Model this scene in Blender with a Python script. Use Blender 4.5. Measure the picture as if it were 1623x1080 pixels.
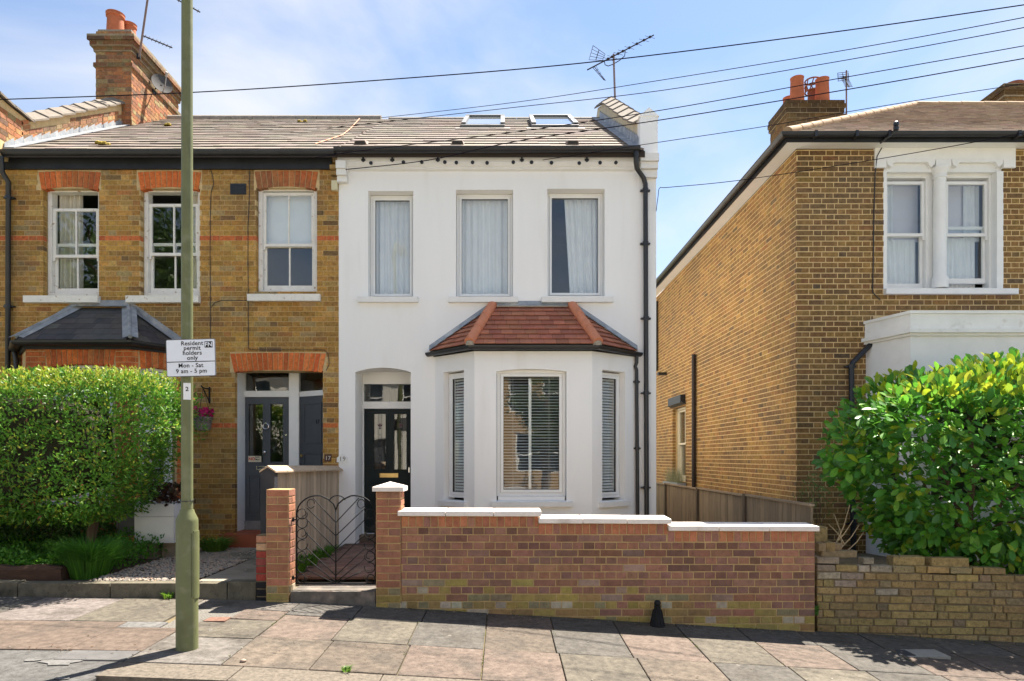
import bpy, bmesh, math, random
from mathutils import Vector, Matrix, noise
from math import sin, cos, pi, radians, sqrt, atan2

for o in list(bpy.data.objects):
    bpy.data.objects.remove(o)
SC = bpy.context.scene
COL = SC.collection
RND = random.Random(11)

# ------------------------------------------------------------------ camera
CAMZ = 1.55
FPX = 1080.0                       # focal length in photo pixels (24 mm lens)
cd = bpy.data.cameras.new("camera")
cam = bpy.data.objects.new("camera", cd)
COL.objects.link(cam)
cam.location = (0, 0, CAMZ)
cam.rotation_euler = (radians(90), 0, 0)
cd.sensor_width = 36.0
cd.lens = FPX / 1623.0 * 36.0
cd.shift_x = 11.5 / 1623.0
cd.shift_y = 185.0 / 1623.0
cd.clip_start = 0.05
cd.clip_end = 3000
SC.camera = cam

# ------------------------------------------------------------------ sky and sun
SUN_AZ = atan2(0.75, 1.0)          # from +Y towards +X: behind the houses, to the right
SUN_EL = radians(61)
w = bpy.data.worlds.new("World")
SC.world = w
w.use_nodes = True
nt = w.node_tree
nt.nodes.clear()
N = nt.nodes.new
wo = N("ShaderNodeOutputWorld")
bg = N("ShaderNodeBackground")
sky = N("ShaderNodeTexSky")
sky.sky_type = 'NISHITA'
sky.sun_disc = False
sky.sun_elevation = SUN_EL
sky.sun_rotation = SUN_AZ
sky.air_density = 1.0
sky.dust_density = 0.3
sky.ozone_density = 1.8
bg.inputs[1].default_value = 0.057
tc = N("ShaderNodeTexCoord")
mp = N("ShaderNodeMapping")
mp.inputs['Location'].default_value = (2.3, 0.4, 0.0)
mp.inputs['Scale'].default_value = (1.0, 1.0, 1.9)
no = N("ShaderNodeTexNoise")
no.inputs['Scale'].default_value = 1.7
no.inputs['Detail'].default_value = 7.0
no.inputs['Roughness'].default_value = 0.52
no.inputs['Distortion'].default_value = 0.35
cr = N("ShaderNodeValToRGB")
cr.color_ramp.interpolation = 'EASE'
cr.color_ramp.elements[0].position = 0.39
cr.color_ramp.elements[0].color = (0, 0, 0, 1)
cr.color_ramp.elements[1].position = 0.76
cr.color_ramp.elements[1].color = (0.95, 0.95, 0.95, 1)
mx = N("ShaderNodeMix")
mx.data_type = 'RGBA'
mx.inputs[7].default_value = (5.0, 5.0, 5.1, 1)
nt.links.new(tc.outputs['Generated'], mp.inputs[0])
nt.links.new(mp.outputs[0], no.inputs['Vector'])
nt.links.new(no.outputs['Fac'], cr.inputs[0])
nt.links.new(cr.outputs[0], mx.inputs[0])
nt.links.new(sky.outputs[0], mx.inputs[6])
nt.links.new(mx.outputs[2], bg.inputs[0])
nt.links.new(bg.outputs[0], wo.inputs[0])

sd = bpy.data.lights.new("sun", 'SUN')
sd.energy = 5.0
sd.angle = radians(0.53)
sd.color = (1.0, 0.93, 0.82)
so = bpy.data.objects.new("sun", sd)
COL.objects.link(so)
tosun = Vector((sin(SUN_AZ) * cos(SUN_EL), cos(SUN_AZ) * cos(SUN_EL), sin(SUN_EL)))
so.rotation_euler = tosun.to_track_quat('Z', 'Y').to_euler()
so.location = (6, 20, 30)

SC.view_settings.view_transform = 'Standard'
SC.view_settings.look = 'None'
SC.view_settings.gamma = 1.0
SC.view_settings.exposure = 1.87
SC.view_settings.use_curve_mapping = False

# ------------------------------------------------------------------ where things stand (metres)
FY = 10.10      # street front of the terrace
BY = 9.55       # front of the bays
RY = 9.64       # front of the house on the right
RX = 4.125      # its flank wall
WY = 6.92       # front of the garden wall
KY = 4.64       # kerb


def X(px, D=FY):
    return (px - 800.0) / FPX * D


def Z(py, D=FY):
    return CAMZ - (py - 725.0) / FPX * D


def zb(x):
    return -0.04 - 0.058 * x if x > -2.4 else 0.0992 + 0.012 * (-2.4 - x)


def zp(x, y):
    return zb(x) - 0.02 * (6.95 - y)


# ------------------------------------------------------------------ materials
MATS = {}


def mat(name, col, rough=0.7, var=0.18, scale=6.0, bump=0.15, bscale=90.0, spec=0.3, metal=0.0, mode='plain',
        col2=None, c2scale=3.0, c2lo=0.5, c2hi=0.7, speck=0.0, stretch=None, transl=0.0, coat=0.0, gum=False):
    """procedural material; mode: plain colour, 'obj' = the object's own colour, 'attr' = face colour attribute"""
    if name in MATS:
        return MATS[name]
    m = bpy.data.materials.new(name)
    m.use_nodes = True
    t = m.node_tree
    n = t.nodes
    L = t.links.new
    b = n["Principled BSDF"]
    out = n["Material Output"]
    geo = n.new("ShaderNodeNewGeometry")
    vec = geo.outputs['Position']
    if stretch:
        ma = n.new("ShaderNodeMapping")
        ma.inputs['Scale'].default_value = stretch
        L(vec, ma.inputs[0])
        vec = ma.outputs[0]
    if mode == 'obj':
        s = n.new("ShaderNodeObjectInfo")
        src = s.outputs['Color']
    elif mode == 'attr':
        s = n.new("ShaderNodeAttribute")
        s.attribute_name = "col"
        src = s.outputs['Color']
    else:
        s = n.new("ShaderNodeRGB")
        s.outputs[0].default_value = (*col, 1)
        src = s.outputs[0]
    if col2 is not None:
        n2 = n.new("ShaderNodeTexNoise")
        n2.inputs['Scale'].default_value = c2scale
        n2.inputs['Detail'].default_value = 5
        L(vec, n2.inputs['Vector'])
        r2 = n.new("ShaderNodeMapRange")
        r2.inputs[1].default_value = c2lo
        r2.inputs[2].default_value = c2hi
        L(n2.outputs['Fac'], r2.inputs[0])
        m2 = n.new("ShaderNodeMix")
        m2.data_type = 'RGBA'
        m2.inputs[7].default_value = (*col2, 1)
        L(r2.outputs[0], m2.inputs[0])
        L(src, m2.inputs[6])
        src = m2.outputs[2]
    if var > 0:
        nn = n.new("ShaderNodeTexNoise")
        nn.inputs['Scale'].default_value = scale
        nn.inputs['Detail'].default_value = 6
        nn.inputs['Roughness'].default_value = 0.65
        L(vec, nn.inputs['Vector'])
        mr = n.new("ShaderNodeMapRange")
        mr.inputs[1].default_value = 0.3
        mr.inputs[2].default_value = 0.7
        mr.inputs[3].default_value = 1 - var
        mr.inputs[4].default_value = 1 + var
        L(nn.outputs['Fac'], mr.inputs[0])
        mm = n.new("ShaderNodeMix")
        mm.data_type = 'RGBA'
        mm.blend_type = 'MULTIPLY'
        mm.inputs[0].default_value = 1.0
        L(src, mm.inputs[6])
        L(mr.outputs[0], mm.inputs[7])
        src = mm.outputs[2]
    if speck > 0:
        ns = n.new("ShaderNodeTexNoise")
        ns.inputs['Scale'].default_value = 55
        ns.inputs['Detail'].default_value = 3
        L(geo.outputs['Position'], ns.inputs['Vector'])
        rs = n.new("ShaderNodeMapRange")
        rs.inputs[1].default_value = 0.58
        rs.inputs[2].default_value = 0.72
        rs.inputs[3].default_value = 1.0
        rs.inputs[4].default_value = 1 - speck
        L(ns.outputs['Fac'], rs.inputs[0])
        ms = n.new("ShaderNodeMix")
        ms.data_type = 'RGBA'
        ms.blend_type = 'MULTIPLY'
        ms.inputs[0].default_value = 1.0
        L(src, ms.inputs[6])
        L(rs.outputs[0], ms.inputs[7])
        src = ms.outputs[2]
    if gum:
        vo = n.new("ShaderNodeTexVoronoi")
        vo.inputs['Scale'].default_value = 3.2
        L(geo.outputs['Position'], vo.inputs['Vector'])
        rg = n.new("ShaderNodeMapRange")
        rg.inputs[1].default_value = 0.07
        rg.inputs[2].default_value = 0.045
        rg.inputs[3].default_value = 0.0
        rg.inputs[4].default_value = 0.75
        L(vo.outputs['Distance'], rg.inputs[0])
        mg = n.new("ShaderNodeMix")
        mg.data_type = 'RGBA'
        mg.inputs[7].default_value = (0.17, 0.15, 0.13, 1)
        L(rg.outputs[0], mg.inputs[0])
        L(src, mg.inputs[6])
        src = mg.outputs[2]
    L(src, b.inputs['Base Color'])
    b.inputs['Roughness'].default_value = rough
    b.inputs['Metallic'].default_value = metal
    b.inputs['Specular IOR Level'].default_value = spec
    b.inputs['Coat Weight'].default_value = coat
    if bump > 0:
        nb = n.new("ShaderNodeTexNoise")
        nb.inputs['Scale'].default_value = bscale
        nb.inputs['Detail'].default_value = 5
        L(vec, nb.inputs['Vector'])
        bu = n.new("ShaderNodeBump")
        bu.inputs['Strength'].default_value = bump
        bu.inputs['Distance'].default_value = 0.01
        L(nb.outputs['Fac'], bu.inputs['Height'])
        L(bu.outputs[0], b.inputs['Normal'])
    if transl > 0:
        tr = n.new("ShaderNodeBsdfTranslucent")
        L(src, tr.inputs[0])
        mxs = n.new("ShaderNodeMixShader")
        mxs.inputs[0].default_value = transl
        L(b.outputs[0], mxs.inputs[1])
        L(tr.outputs[0], mxs.inputs[2])
        L(mxs.outputs[0], out.inputs[0])
    MATS[name] = m
    return m


def glass_mat(name, tint=(0.97, 0.985, 0.98)):
    m = bpy.data.materials.new(name)
    m.use_nodes = True
    t = m.node_tree
    t.nodes.clear()
    out = t.nodes.new("ShaderNodeOutputMaterial")
    tr = t.nodes.new("ShaderNodeBsdfTransparent")
    tr.inputs[0].default_value = (*tint, 1)
    gl = t.nodes.new("ShaderNodeBsdfGlossy")
    gl.inputs['Roughness'].default_value = 0.01
    nz = t.nodes.new("ShaderNodeTexNoise")
    nz.inputs['Scale'].default_value = 1.6
    bp = t.nodes.new("ShaderNodeBump")
    bp.inputs['Strength'].default_value = 0.05
    bp.inputs['Distance'].default_value = 0.05
    ge = t.nodes.new("ShaderNodeNewGeometry")
    t.links.new(ge.outputs['Position'], nz.inputs['Vector'])
    t.links.new(nz.outputs['Fac'], bp.inputs['Height'])
    t.links.new(bp.outputs[0], gl.inputs['Normal'])
    lw = t.nodes.new("ShaderNodeLayerWeight")
    lw.inputs['Blend'].default_value = 0.5
    pw = t.nodes.new("ShaderNodeMath")
    pw.operation = 'POWER'
    pw.inputs[1].default_value = 5.0
    ma = t.nodes.new("ShaderNodeMath")
    ma.operation = 'MULTIPLY_ADD'
    ma.inputs[1].default_value = 0.93
    ma.inputs[2].default_value = 0.07
    t.links.new(lw.outputs['Facing'], pw.inputs[0])
    t.links.new(pw.outputs[0], ma.inputs[0])
    ms = t.nodes.new("ShaderNodeMixShader")
    t.links.new(ma.outputs[0], ms.inputs[0])
    t.links.new(tr.outputs[0], ms.inputs[1])
    t.links.new(gl.outputs[0], ms.inputs[2])
    t.links.new(ms.outputs[0], out.inputs[0])
    return m


GLASS = glass_mat("window_glass")
STUCCO = mat("white_render", (0.87, 0.86, 0.835), 0.85, 0.03, 1.1, 0.16, 22, col2=(0.74, 0.71, 0.65), c2scale=3.2, c2lo=0.57, c2hi=0.95, stretch=(1, 1, 0.16))
STUCCO_TRIM = mat("white_trim", (0.78, 0.77, 0.74), 0.75, 0.05, 5, 0.08, 60)
STUCCO_OLD = mat("cream_weathered_paint", (0.60, 0.52, 0.36), 0.85, 0.15, 3, 0.15, 40)
UPVC = mat("white_plastic", (0.82, 0.82, 0.80), 0.35, 0.02, 3, 0.0, 10, spec=0.5)
OLDPAINT = mat("old_white_paint", (0.76, 0.73, 0.67), 0.65, 0.08, 9, 0.2, 50, col2=(0.36, 0.24, 0.14), c2scale=14, c2lo=0.64, c2hi=0.72)
PAINTW = mat("white_gloss_paint", (0.80, 0.79, 0.76), 0.45, 0.04, 6, 0.06, 40, spec=0.45)
BLACK = mat("black_gutter_plastic", (0.018, 0.019, 0.022), 0.38, 0.3, 5, 0.05, 30, spec=0.5)
BLACKW = mat("black_painted_timber", (0.020, 0.021, 0.023), 0.5, 0.35, 4, 0.1, 30)
IRON = mat("black_iron", (0.014, 0.014, 0.015), 0.7, 0.3, 9, 0.1, 60, spec=0.2)
LEAD = mat("lead_flashing", (0.30, 0.33, 0.37), 0.55, 0.25, 7, 0.3, 25, col2=(0.5, 0.51, 0.52), c2scale=6)
DARKROOM = mat("room_paint", (0.16, 0.15, 0.14), 0.9, 0.1, 2, 0)
FLOORW = mat("room_floor", (0.13, 0.09, 0.06), 0.7, 0.1, 2, 0)
MORT_STOCK = mat("stock_mortar", (0.56, 0.41, 0.21), 0.95, 0.2, 9, 0.3, 120)
MORT_YEL = mat("yellow_mortar", (0.66, 0.48, 0.245), 0.95, 0.15, 9, 0.3, 120)
MORT_WALL = mat("ochre_mortar", (0.46, 0.32, 0.15), 0.95, 0.25, 9, 0.3, 120)
MORT_OLD = mat("old_mortar", (0.17, 0.13, 0.08), 0.95, 0.25, 9, 0.3, 120)
BRICK_O = mat("stock_brick", (1, 1, 1), 0.9, 0.36, 21, 0.5, 95, mode='obj', speck=0.55, col2=(0.15, 0.10, 0.055), c2scale=1.0, c2lo=0.48, c2hi=0.85)
BRICK_A = mat("stock_brick_far", (1, 1, 1), 0.9, 0.36, 21, 0.5, 95, mode='attr', speck=0.55, col2=(0.15, 0.10, 0.055), c2scale=1.0, c2lo=0.48, c2hi=0.85)
RBRICK_O = mat("wall_brick", (1, 1, 1), 0.88, 0.22, 14, 0.4, 110, mode='obj', speck=0.3, col2=(0.15, 0.095, 0.075), c2scale=2.3, c2lo=0.52, c2hi=0.9)
RBRICK_A = mat("wall_brick_far", (1, 1, 1), 0.88, 0.22, 14, 0.4, 110, mode='attr', speck=0.3, col2=(0.15, 0.095, 0.075), c2scale=2.3, c2lo=0.52, c2hi=0.9)
TILE_O = mat("roof_tile", (1, 1, 1), 0.9, 0.14, 7, 0.3, 70, mode='obj', speck=0.25)
TERRA = mat("terracotta", (0.42, 0.125, 0.055), 0.8, 0.15, 8, 0.2, 50)
LEAF_A = mat("leaf", (1, 1, 1), 0.42, 0.12, 14, 0.0, 10, mode='attr', transl=0.38, spec=0.35)
LEAF_O = mat("leaf_large", (1, 1, 1), 0.36, 0.12, 14, 0.0, 10, mode='obj', transl=0.38, spec=0.35)
BARK = mat("bark", (0.11, 0.075, 0.05), 0.95, 0.3, 12, 0.6, 40)
SLAB_O = mat("paving_slab", (1, 1, 1), 0.9, 0.42, 16, 0.5, 110, mode='obj', speck=0.5, col2=(0.056, 0.048, 0.039), c2scale=3.1, c2lo=0.46, c2hi=0.80, gum=True)
ASPH = mat("asphalt", (0.15, 0.144, 0.137), 0.92, 0.25, 6, 0.5, 160, speck=0.3, col2=(0.18, 0.165, 0.15), c2scale=1.5)
CONC = mat("concrete", (0.27, 0.235, 0.19), 0.92, 0.2, 4, 0.3, 90, speck=0.25, col2=(0.14, 0.13, 0.10), c2scale=2.5)
SOIL = mat("garden_soil", (0.085, 0.06, 0.04), 0.98, 0.3, 10, 0.6, 60)
WOOD_O = mat("weathered_board", (1, 1, 1), 0.88, 0.22, 3, 0.35, 14, mode='obj', stretch=(9, 9, 0.8))
COPING = mat("coping_stone", (0.76, 0.69, 0.63), 0.85, 0.09, 6, 0.15, 80, col2=(0.50, 0.43, 0.35), c2scale=5, c2lo=0.60, c2hi=0.85, speck=0.12)


# ------------------------------------------------------------------ mesh helpers
class MB:
    def __init__(s):
        s.v, s.f, s.c = [], [], []

    def quad(s, pts, col=None):
        i = len(s.v)
        s.v += [tuple(p) for p in pts]
        s.f.append(tuple(range(i, i + len(pts))))
        s.c.append(col)

    def hexa(s, p, col=None, skip=()):
        """8 points: bottom ring 0-3, top ring 4-7"""
        i = len(s.v)
        s.v += [tuple(q) for q in p]
        for k, q in enumerate(((3, 2, 1, 0), (4, 5, 6, 7), (0, 1, 5, 4), (1, 2, 6, 5), (2, 3, 7, 6), (3, 0, 4, 7))):
            if k in skip:
                continue
            s.f.append(tuple(i + a for a in q))
            s.c.append(col)

    def box(s, x0, x1, y0, y1, z0, z1, col=None):
        s.hexa([(x0, y0, z0), (x1, y0, z0), (x1, y1, z0), (x0, y1, z0),
                (x0, y0, z1), (x1, y0, z1), (x1, y1, z1), (x0, y1, z1)], col)

    def prism(s, poly, d, col=None):
        """closed polygon (3-D points) extruded by vector d"""
        n = len(poly)
        i = len(s.v)
        d = Vector(d)
        s.v += [tuple(p) for p in poly] + [tuple(Vector(p) + d) for p in poly]
        s.f.append(tuple(range(i + n - 1, i - 1, -1)))
        s.f.append(tuple(range(i + n, i + 2 * n)))
        s.c += [col, col]
        for k in range(n):
            a, b = i + k, i + (k + 1) % n
            s.f.append((a, b, b + n, a + n))
            s.c.append(col)

    def tube(s, pts, r, seg=8, col=None, cap=True):
        pts = [Vector(p) for p in pts]
        rs = r if isinstance(r, (list, tuple)) else [r] * len(pts)
        rings = []
        up = None
        for k, p in enumerate(pts):
            if k == 0:
                t = pts[1] - p
            elif k == len(pts) - 1:
                t = p - pts[k - 1]
            else:
                t = (pts[k + 1] - p).normalized() + (p - pts[k - 1]).normalized()
            t.normalize()
            if up is None:
                up = Vector((0, 0, 1)) if abs(t.z) < 0.9 else Vector((1, 0, 0))
            a = t.cross(up)
            if a.length < 1e-5:
                a = t.orthogonal()
            a.normalize()
            b = a.cross(t).normalized()
            up = b
            i = len(s.v)
            for q in range(seg):
                an = 2 * pi * q / seg
                s.v.append(tuple(p + (a * cos(an) + b * sin(an)) * rs[k]))
            rings.append(i)
        for k in range(len(rings) - 1):
            for q in range(seg):
                a, b = rings[k] + q, rings[k] + (q + 1) % seg
                c, d = rings[k + 1] + (q + 1) % seg, rings[k + 1] + q
                s.f.append((a, d, c, b))
                s.c.append(col)
        if cap:
            s.f.append(tuple(rings[0] + q for q in range(seg)))
            s.f.append(tuple(rings[-1] + q for q in range(seg - 1, -1, -1)))
            s.c += [col, col]

    def lathe(s, c, prof, seg=16, col=None):
        """prof: list of (r, z); closed round the vertical axis through c"""
        c = Vector(c)
        rings = []
        for r, z in prof:
            rings.append(len(s.v))
            for q in range(seg):
                an = 2 * pi * q / seg
                s.v.append((c.x + r * cos(an), c.y + r * sin(an), c.z + z))
        for k in range(len(rings) - 1):
            for q in range(seg):
                a, b = rings[k] + q, rings[k] + (q + 1) % seg
                s.f.append((a, b, b - rings[k] + rings[k + 1], a - rings[k] + rings[k + 1]))
                s.c.append(col)
        s.f.append(tuple(rings[0] + q for q in range(seg - 1, -1, -1)))
        s.f.append(tuple(rings[-1] + q for q in range(seg)))
        s.c += [col, col]

    def mesh(s, name, m, smooth=False):
        me = bpy.data.meshes.new(name)
        me.from_pydata(s.v, [], s.f)
        me.materials.append(m)
        if any(c is not None for c in s.c):
            at = me.color_attributes.new("col", 'FLOAT_COLOR', 'CORNER')
            buf = []
            for f, c in zip(s.f, s.c):
                c = c or (0.5, 0.5, 0.5)
                buf += [c[0], c[1], c[2], 1.0] * len(f)
            at.data.foreach_set("color", buf)
        if smooth:
            me.polygons.foreach_set("use_smooth", [True] * len(me.polygons))
        me.update()
        return me

    def build(s, name, m, parent=None, smooth=False, kind=None, autosmooth=None):
        me = s.mesh(name, m, smooth)
        o = bpy.data.objects.new(name, me)
        link(o, parent)
        if kind:
            o["kind"] = kind
        if autosmooth:
            me.polygons.foreach_set("use_smooth", [True] * len(me.polygons))
            bm = bmesh.new()
            bm.from_mesh(me)
            for e in bm.edges:
                if len(e.link_faces) == 2 and e.calc_face_angle(0) > radians(autosmooth):
                    e.smooth = False
            bm.to_mesh(me)
            bm.free()
        return o


WLOC = {}


def link(o, parent=None):
    COL.objects.link(o)
    if parent is not None:
        o.parent = parent
        o.matrix_parent_inverse = Matrix.Translation(-WLOC.get(parent.name, Vector((0, 0, 0))))
    return o


def tag(o, label, cat, group=None):
    o["label"] = label
    o["category"] = cat
    if group:
        o["group"] = group
    return o


def thing(name, label, cat, loc=(0, 0, 0), group=None):
    o = bpy.data.objects.new(name, None)
    o.empty_display_size = 0.2
    COL.objects.link(o)
    o.location = loc
    WLOC[o.name] = Vector(loc)
    return tag(o, label, cat, group)


def structure(o):
    o["kind"] = "structure"
    return o


class Fr:
    """a wall plane: o origin, u along, z up, n outward"""

    def __init__(s, o, u, n):
        s.o, s.u, s.n = Vector(o), Vector(u).normalized(), Vector(n).normalized()

    def p(s, u, v, d=0.0):
        return s.o + s.u * u + Vector((0, 0, v)) + s.n * d

    def box(s, mb, u0, u1, v0, v1, d0, d1, col=None):
        P = s.p
        mb.hexa([P(u0, v0, d1), P(u1, v0, d1), P(u1, v0, d0), P(u0, v0, d0),
                 P(u0, v1, d1), P(u1, v1, d1), P(u1, v1, d0), P(u0, v1, d0)], col)

    def ring(s, mb, u0, u1, v0, v1, w, d0, d1, wb=None, wt=None):
        wb = w if wb is None else wb
        wt = w if wt is None else wt
        s.box(mb, u0, u1, v0, v0 + wb, d0, d1)
        s.box(mb, u0, u1, v1 - wt, v1, d0, d1)
        s.box(mb, u0, u0 + w, v0 + wb, v1 - wt, d0, d1)
        s.box(mb, u1 - w, u1, v0 + wb, v1 - wt, d0, d1)

    def mat4(s, u, v, d, su, sv, sd):
        m = Matrix.Identity(4)
        c = s.p(u, v, d)
        for r in range(3):
            m[r][0] = s.u[r] * su
            m[r][1] = -s.n[r] * sd
            m[r][2] = (0, 0, 1)[r] * sv
            m[r][3] = c[r]
        return m


FF = Fr((0, FY, 0), (1, 0, 0), (0, -1, 0))            # the terrace front: u is world x
WF = Fr((0, WY, 0), (1, 0, 0), (0, -1, 0))
RF = Fr((0, RY, 0), (1, 0, 0), (0, -1, 0))
RS = Fr((RX, RY, 0), (0, 1, 0), (-1, 0, 0))           # flank of the right house: u runs away from the street


def wall_cells(mb, F, u0, u1, v0, v1, holes, d0, d1):
    """a slab between depths d0 (back) and d1 (front) with rectangular openings, only outer faces"""
    us = sorted({u0, u1, *[min(max(h[k], u0), u1) for h in holes for k in (0, 1)]})
    vs = sorted({v0, v1, *[min(max(h[k], v0), v1) for h in holes for k in (2, 3)]})
    nu, nv = len(us) - 1, len(vs) - 1

    def solid(i, j):
        if i < 0 or j < 0 or i >= nu or j >= nv:
            return False
        a, b = (us[i] + us[i + 1]) / 2, (vs[j] + vs[j + 1]) / 2
        return not any(h[0] < a < h[1] and h[2] < b < h[3] for h in holes)
    P = F.p
    for i in range(nu):
        for j in range(nv):
            if not solid(i, j):
                continue
            a, b, c, d = us[i], us[i + 1], vs[j], vs[j + 1]
            mb.quad([P(a, c, d1), P(b, c, d1), P(b, d, d1), P(a, d, d1)])
            mb.quad([P(b, c, d0), P(a, c, d0), P(a, d, d0), P(b, d, d0)])
            if not solid(i - 1, j):
                mb.quad([P(a, c, d0), P(a, c, d1), P(a, d, d1), P(a, d, d0)])
            if not solid(i + 1, j):
                mb.quad([P(b, c, d1), P(b, c, d0), P(b, d, d0), P(b, d, d1)])
            if not solid(i, j - 1):
                mb.quad([P(a, c, d0), P(b, c, d0), P(b, c, d1), P(a, c, d1)])
            if not solid(i, j + 1):
                mb.quad([P(a, d, d1), P(b, d, d1), P(b, d, d0), P(a, d, d0)])


def arch_fill(mb, F, u0, u1, vs, vt, d0, d1, n=14):
    """fills the corners between a segmental arch (spring vs, crown vt) and the flat top vt+0.002"""
    top = vt + 0.002
    for k in range(n):
        a, b = u0 + (u1 - u0) * k / n, u0 + (u1 - u0) * (k + 1) / n
        fa, fb = [vs + (vt - vs) * (1 - (2 * (q - u0) / (u1 - u0) - 1) ** 2) for q in (a, b)]
        P = F.p
        mb.hexa([P(a, fa, d1), P(b, fb, d1), P(b, fb, d0), P(a, fa, d0),
                 P(a, top, d1), P(b, top, d1), P(b, top, d0), P(a, top, d0)], None, skip=(3, 5))


# ------------------------------------------------------------------ bricks
def brick_mesh(name, m, bev=0.0, jit=0.0, seed=0, dim=(0.215, 0.1, 0.065)):
    bm = bmesh.new()
    bmesh.ops.create_cube(bm, size=1.0)
    if bev > 0:
        for v in bm.verts:
            v.co = Vector((v.co.x * dim[0], v.co.y * dim[1], v.co.z * dim[2]))
        es = [e for e in bm.edges if all(v.co.y < 0 for v in e.verts)]
        bmesh.ops.bevel(bm, geom=es, offset=bev, segments=1, affect='EDGES')
        r = random.Random(seed)
        for v in bm.verts:
            v.co += Vector([r.uniform(-jit, jit) for _ in range(3)])
            v.co = Vector((v.co.x / dim[0], v.co.y / dim[1], v.co.z / dim[2]))
    me = bpy.data.meshes.new(name)
    bm.to_mesh(me)
    bm.free()
    me.materials.append(m)
    return me


def rects_minus(a, b, holes_u):
    segs = [(a, b)]
    for h0, h1 in holes_u:
        out = []
        for s0, s1 in segs:
            if h1 <= s0 or h0 >= s1:
                out.append((s0, s1))
            else:
                if h0 - s0 > 0.02:
                    out.append((s0, h0))
                if s1 - h1 > 0.02:
                    out.append((h1, s1))
        segs = out
    return segs


def lay(u0, u1, v0, v1, holes, bond, course, st, hd, joint, colf, rnd):
    """bricks as (ua, ub, va, vb, colour) laid in a bond, clipped to the rectangle and the openings"""
    out = []
    nc = int(math.ceil((v1 - v0) / course - 0.3))
    for k in range(nc):
        va = v0 + k * course + joint / 2
        vb = min(v0 + (k + 1) * course - joint / 2, v1)
        if vb - va < 0.02:
            continue
        hu = sorted((h[0] + 0.004, h[1] - 0.004) for h in holes if h[2] < (va + vb) / 2 < h[3])
        if bond == 'flemish':
            seq = [st, hd]
            off = 0.0 if k % 2 == 0 else -(st + hd) / 2 + 0.0
        elif bond == 'english':
            seq = [st] if k % 2 == 0 else [hd]
            off = 0.0 if k % 2 == 0 else -hd / 2
        elif bond == 'soldier':
            seq, off = [course_w], 0.0
        else:
            seq = [st]
            off = 0.0 if k % 2 == 0 else -st / 2
        u = u0 + off + rnd.uniform(-0.01, 0.01)
        i = 0
        while u < u1:
            L = seq[i % len(seq)]
            i += 1
            a, b = max(u + joint / 2, u0), min(u + L - joint / 2, u1)
            u += L
            if b - a < 0.03:
                continue
            for s0, s1 in rects_minus(a, b, hu):
                if s1 - s0 > 0.025:
                    out.append((s0, s1, va, vb, colf((s0 + s1) / 2, (va + vb) / 2, L < 0.15, rnd)))
    return out


def place_bricks(F, bricks, meshes, parent, stuffmat, limit, rnd, proud=0.006, depth=0.08, jit=0.0015, keep=None, name='brick', rot=0.0,
                 stuff_name='brickwork', sortkey=None):
    """the `limit` bricks that show largest as objects, the others joined"""
    cand = [b for b in bricks if keep is None or keep(b)]
    cand.sort(key=sortkey or (lambda b: -(b[1] - b[0]) * (b[3] - b[2])))
    objs = cand[:limit]
    ids = {id(b) for b in objs}
    for b in objs:
        o = bpy.data.objects.new(name, rnd.choice(meshes))
        d = proud + rnd.uniform(-jit, jit) - depth / 2
        m = F.mat4((b[0] + b[1]) / 2, (b[2] + b[3]) / 2, d, b[1] - b[0], b[3] - b[2], depth)
        if rot:
            m = m @ Matrix.Rotation(rnd.uniform(-rot, rot), 4, 'Y')
        o.matrix_basis = m
        o.color = (*b[4], 1)
        link(o, parent)
    rest = [b for b in bricks if id(b) not in ids]
    if rest:
        mb = MB()
        for b in rest:
            q = proud + rnd.uniform(-jit, jit)
            F.box(mb, b[0], b[1], b[2], b[3], q - depth, q, b[4])
        mb.build(stuff_name, stuffmat, parent, kind='stuff')


def pick(rnd, pal):
    t = rnd.random() * sum(p[0] for p in pal)
    for p in pal:
        t -= p[0]
        if t <= 0:
            k = rnd.uniform(0.86, 1.14)
            return tuple(min(1, c * k * rnd.uniform(0.95, 1.05)) for c in p[1])
    return pal[-1][1]


STOCK_L = [(5, (0.414, 0.230, 0.057)), (4, (0.357, 0.191, 0.049)), (2, (0.451, 0.270, 0.084)), (1.5, (0.301, 0.162, 0.049)), (0.4, (0.179, 0.108, 0.046)),
           (0.8, (0.357, 0.243, 0.109)), (0.2, (0.357, 0.162, 0.052))]
STOCK_R = [(4, (0.264, 0.150, 0.052)), (4, (0.232, 0.127, 0.048)), (2, (0.192, 0.112, 0.050)), (1.6, (0.304, 0.177, 0.058)), (0.5, (0.144, 0.096, 0.056)), (0.4, (0.248, 0.123, 0.049))]
STOCK_S = [(4, (0.327, 0.184, 0.061)), (4, (0.292, 0.160, 0.055)), (1.6, (0.241, 0.135, 0.053)), (2, (0.361, 0.209, 0.065)), (0.3, (0.181, 0.115, 0.059)), (0.3, (0.310, 0.152, 0.055))]
REDS = [(3, (0.60, 0.155, 0.04)), (2, (0.54, 0.125, 0.035)), (1, (0.65, 0.20, 0.06))]
GARDEN = [(5, (0.290, 0.140, 0.092)), (4, (0.267, 0.131, 0.090)), (2, (0.239, 0.124, 0.094)), (1.2, (0.317, 0.152, 0.090)), (0.25, (0.193, 0.110, 0.087)), (0.6, (0.322, 0.216, 0.170))]
OLDW = [(4, (0.295, 0.212, 0.089)), (4, (0.271, 0.192, 0.081)), (2, (0.254, 0.188, 0.100)), (1.5, (0.328, 0.232, 0.089)), (0.4, (0.197, 0.148, 0.085))]

HOUSE_BRICK = [brick_mesh("house_brick", BRICK_O)]
WALL_BRICKS = [brick_mesh("garden_brick", RBRICK_O, 0.004, 0.0012, s) for s in range(4)]
OLD_BRICKS = [brick_mesh("old_brick", BRICK_O, 0.006, 0.003, s + 10) for s in range(6)]


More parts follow.
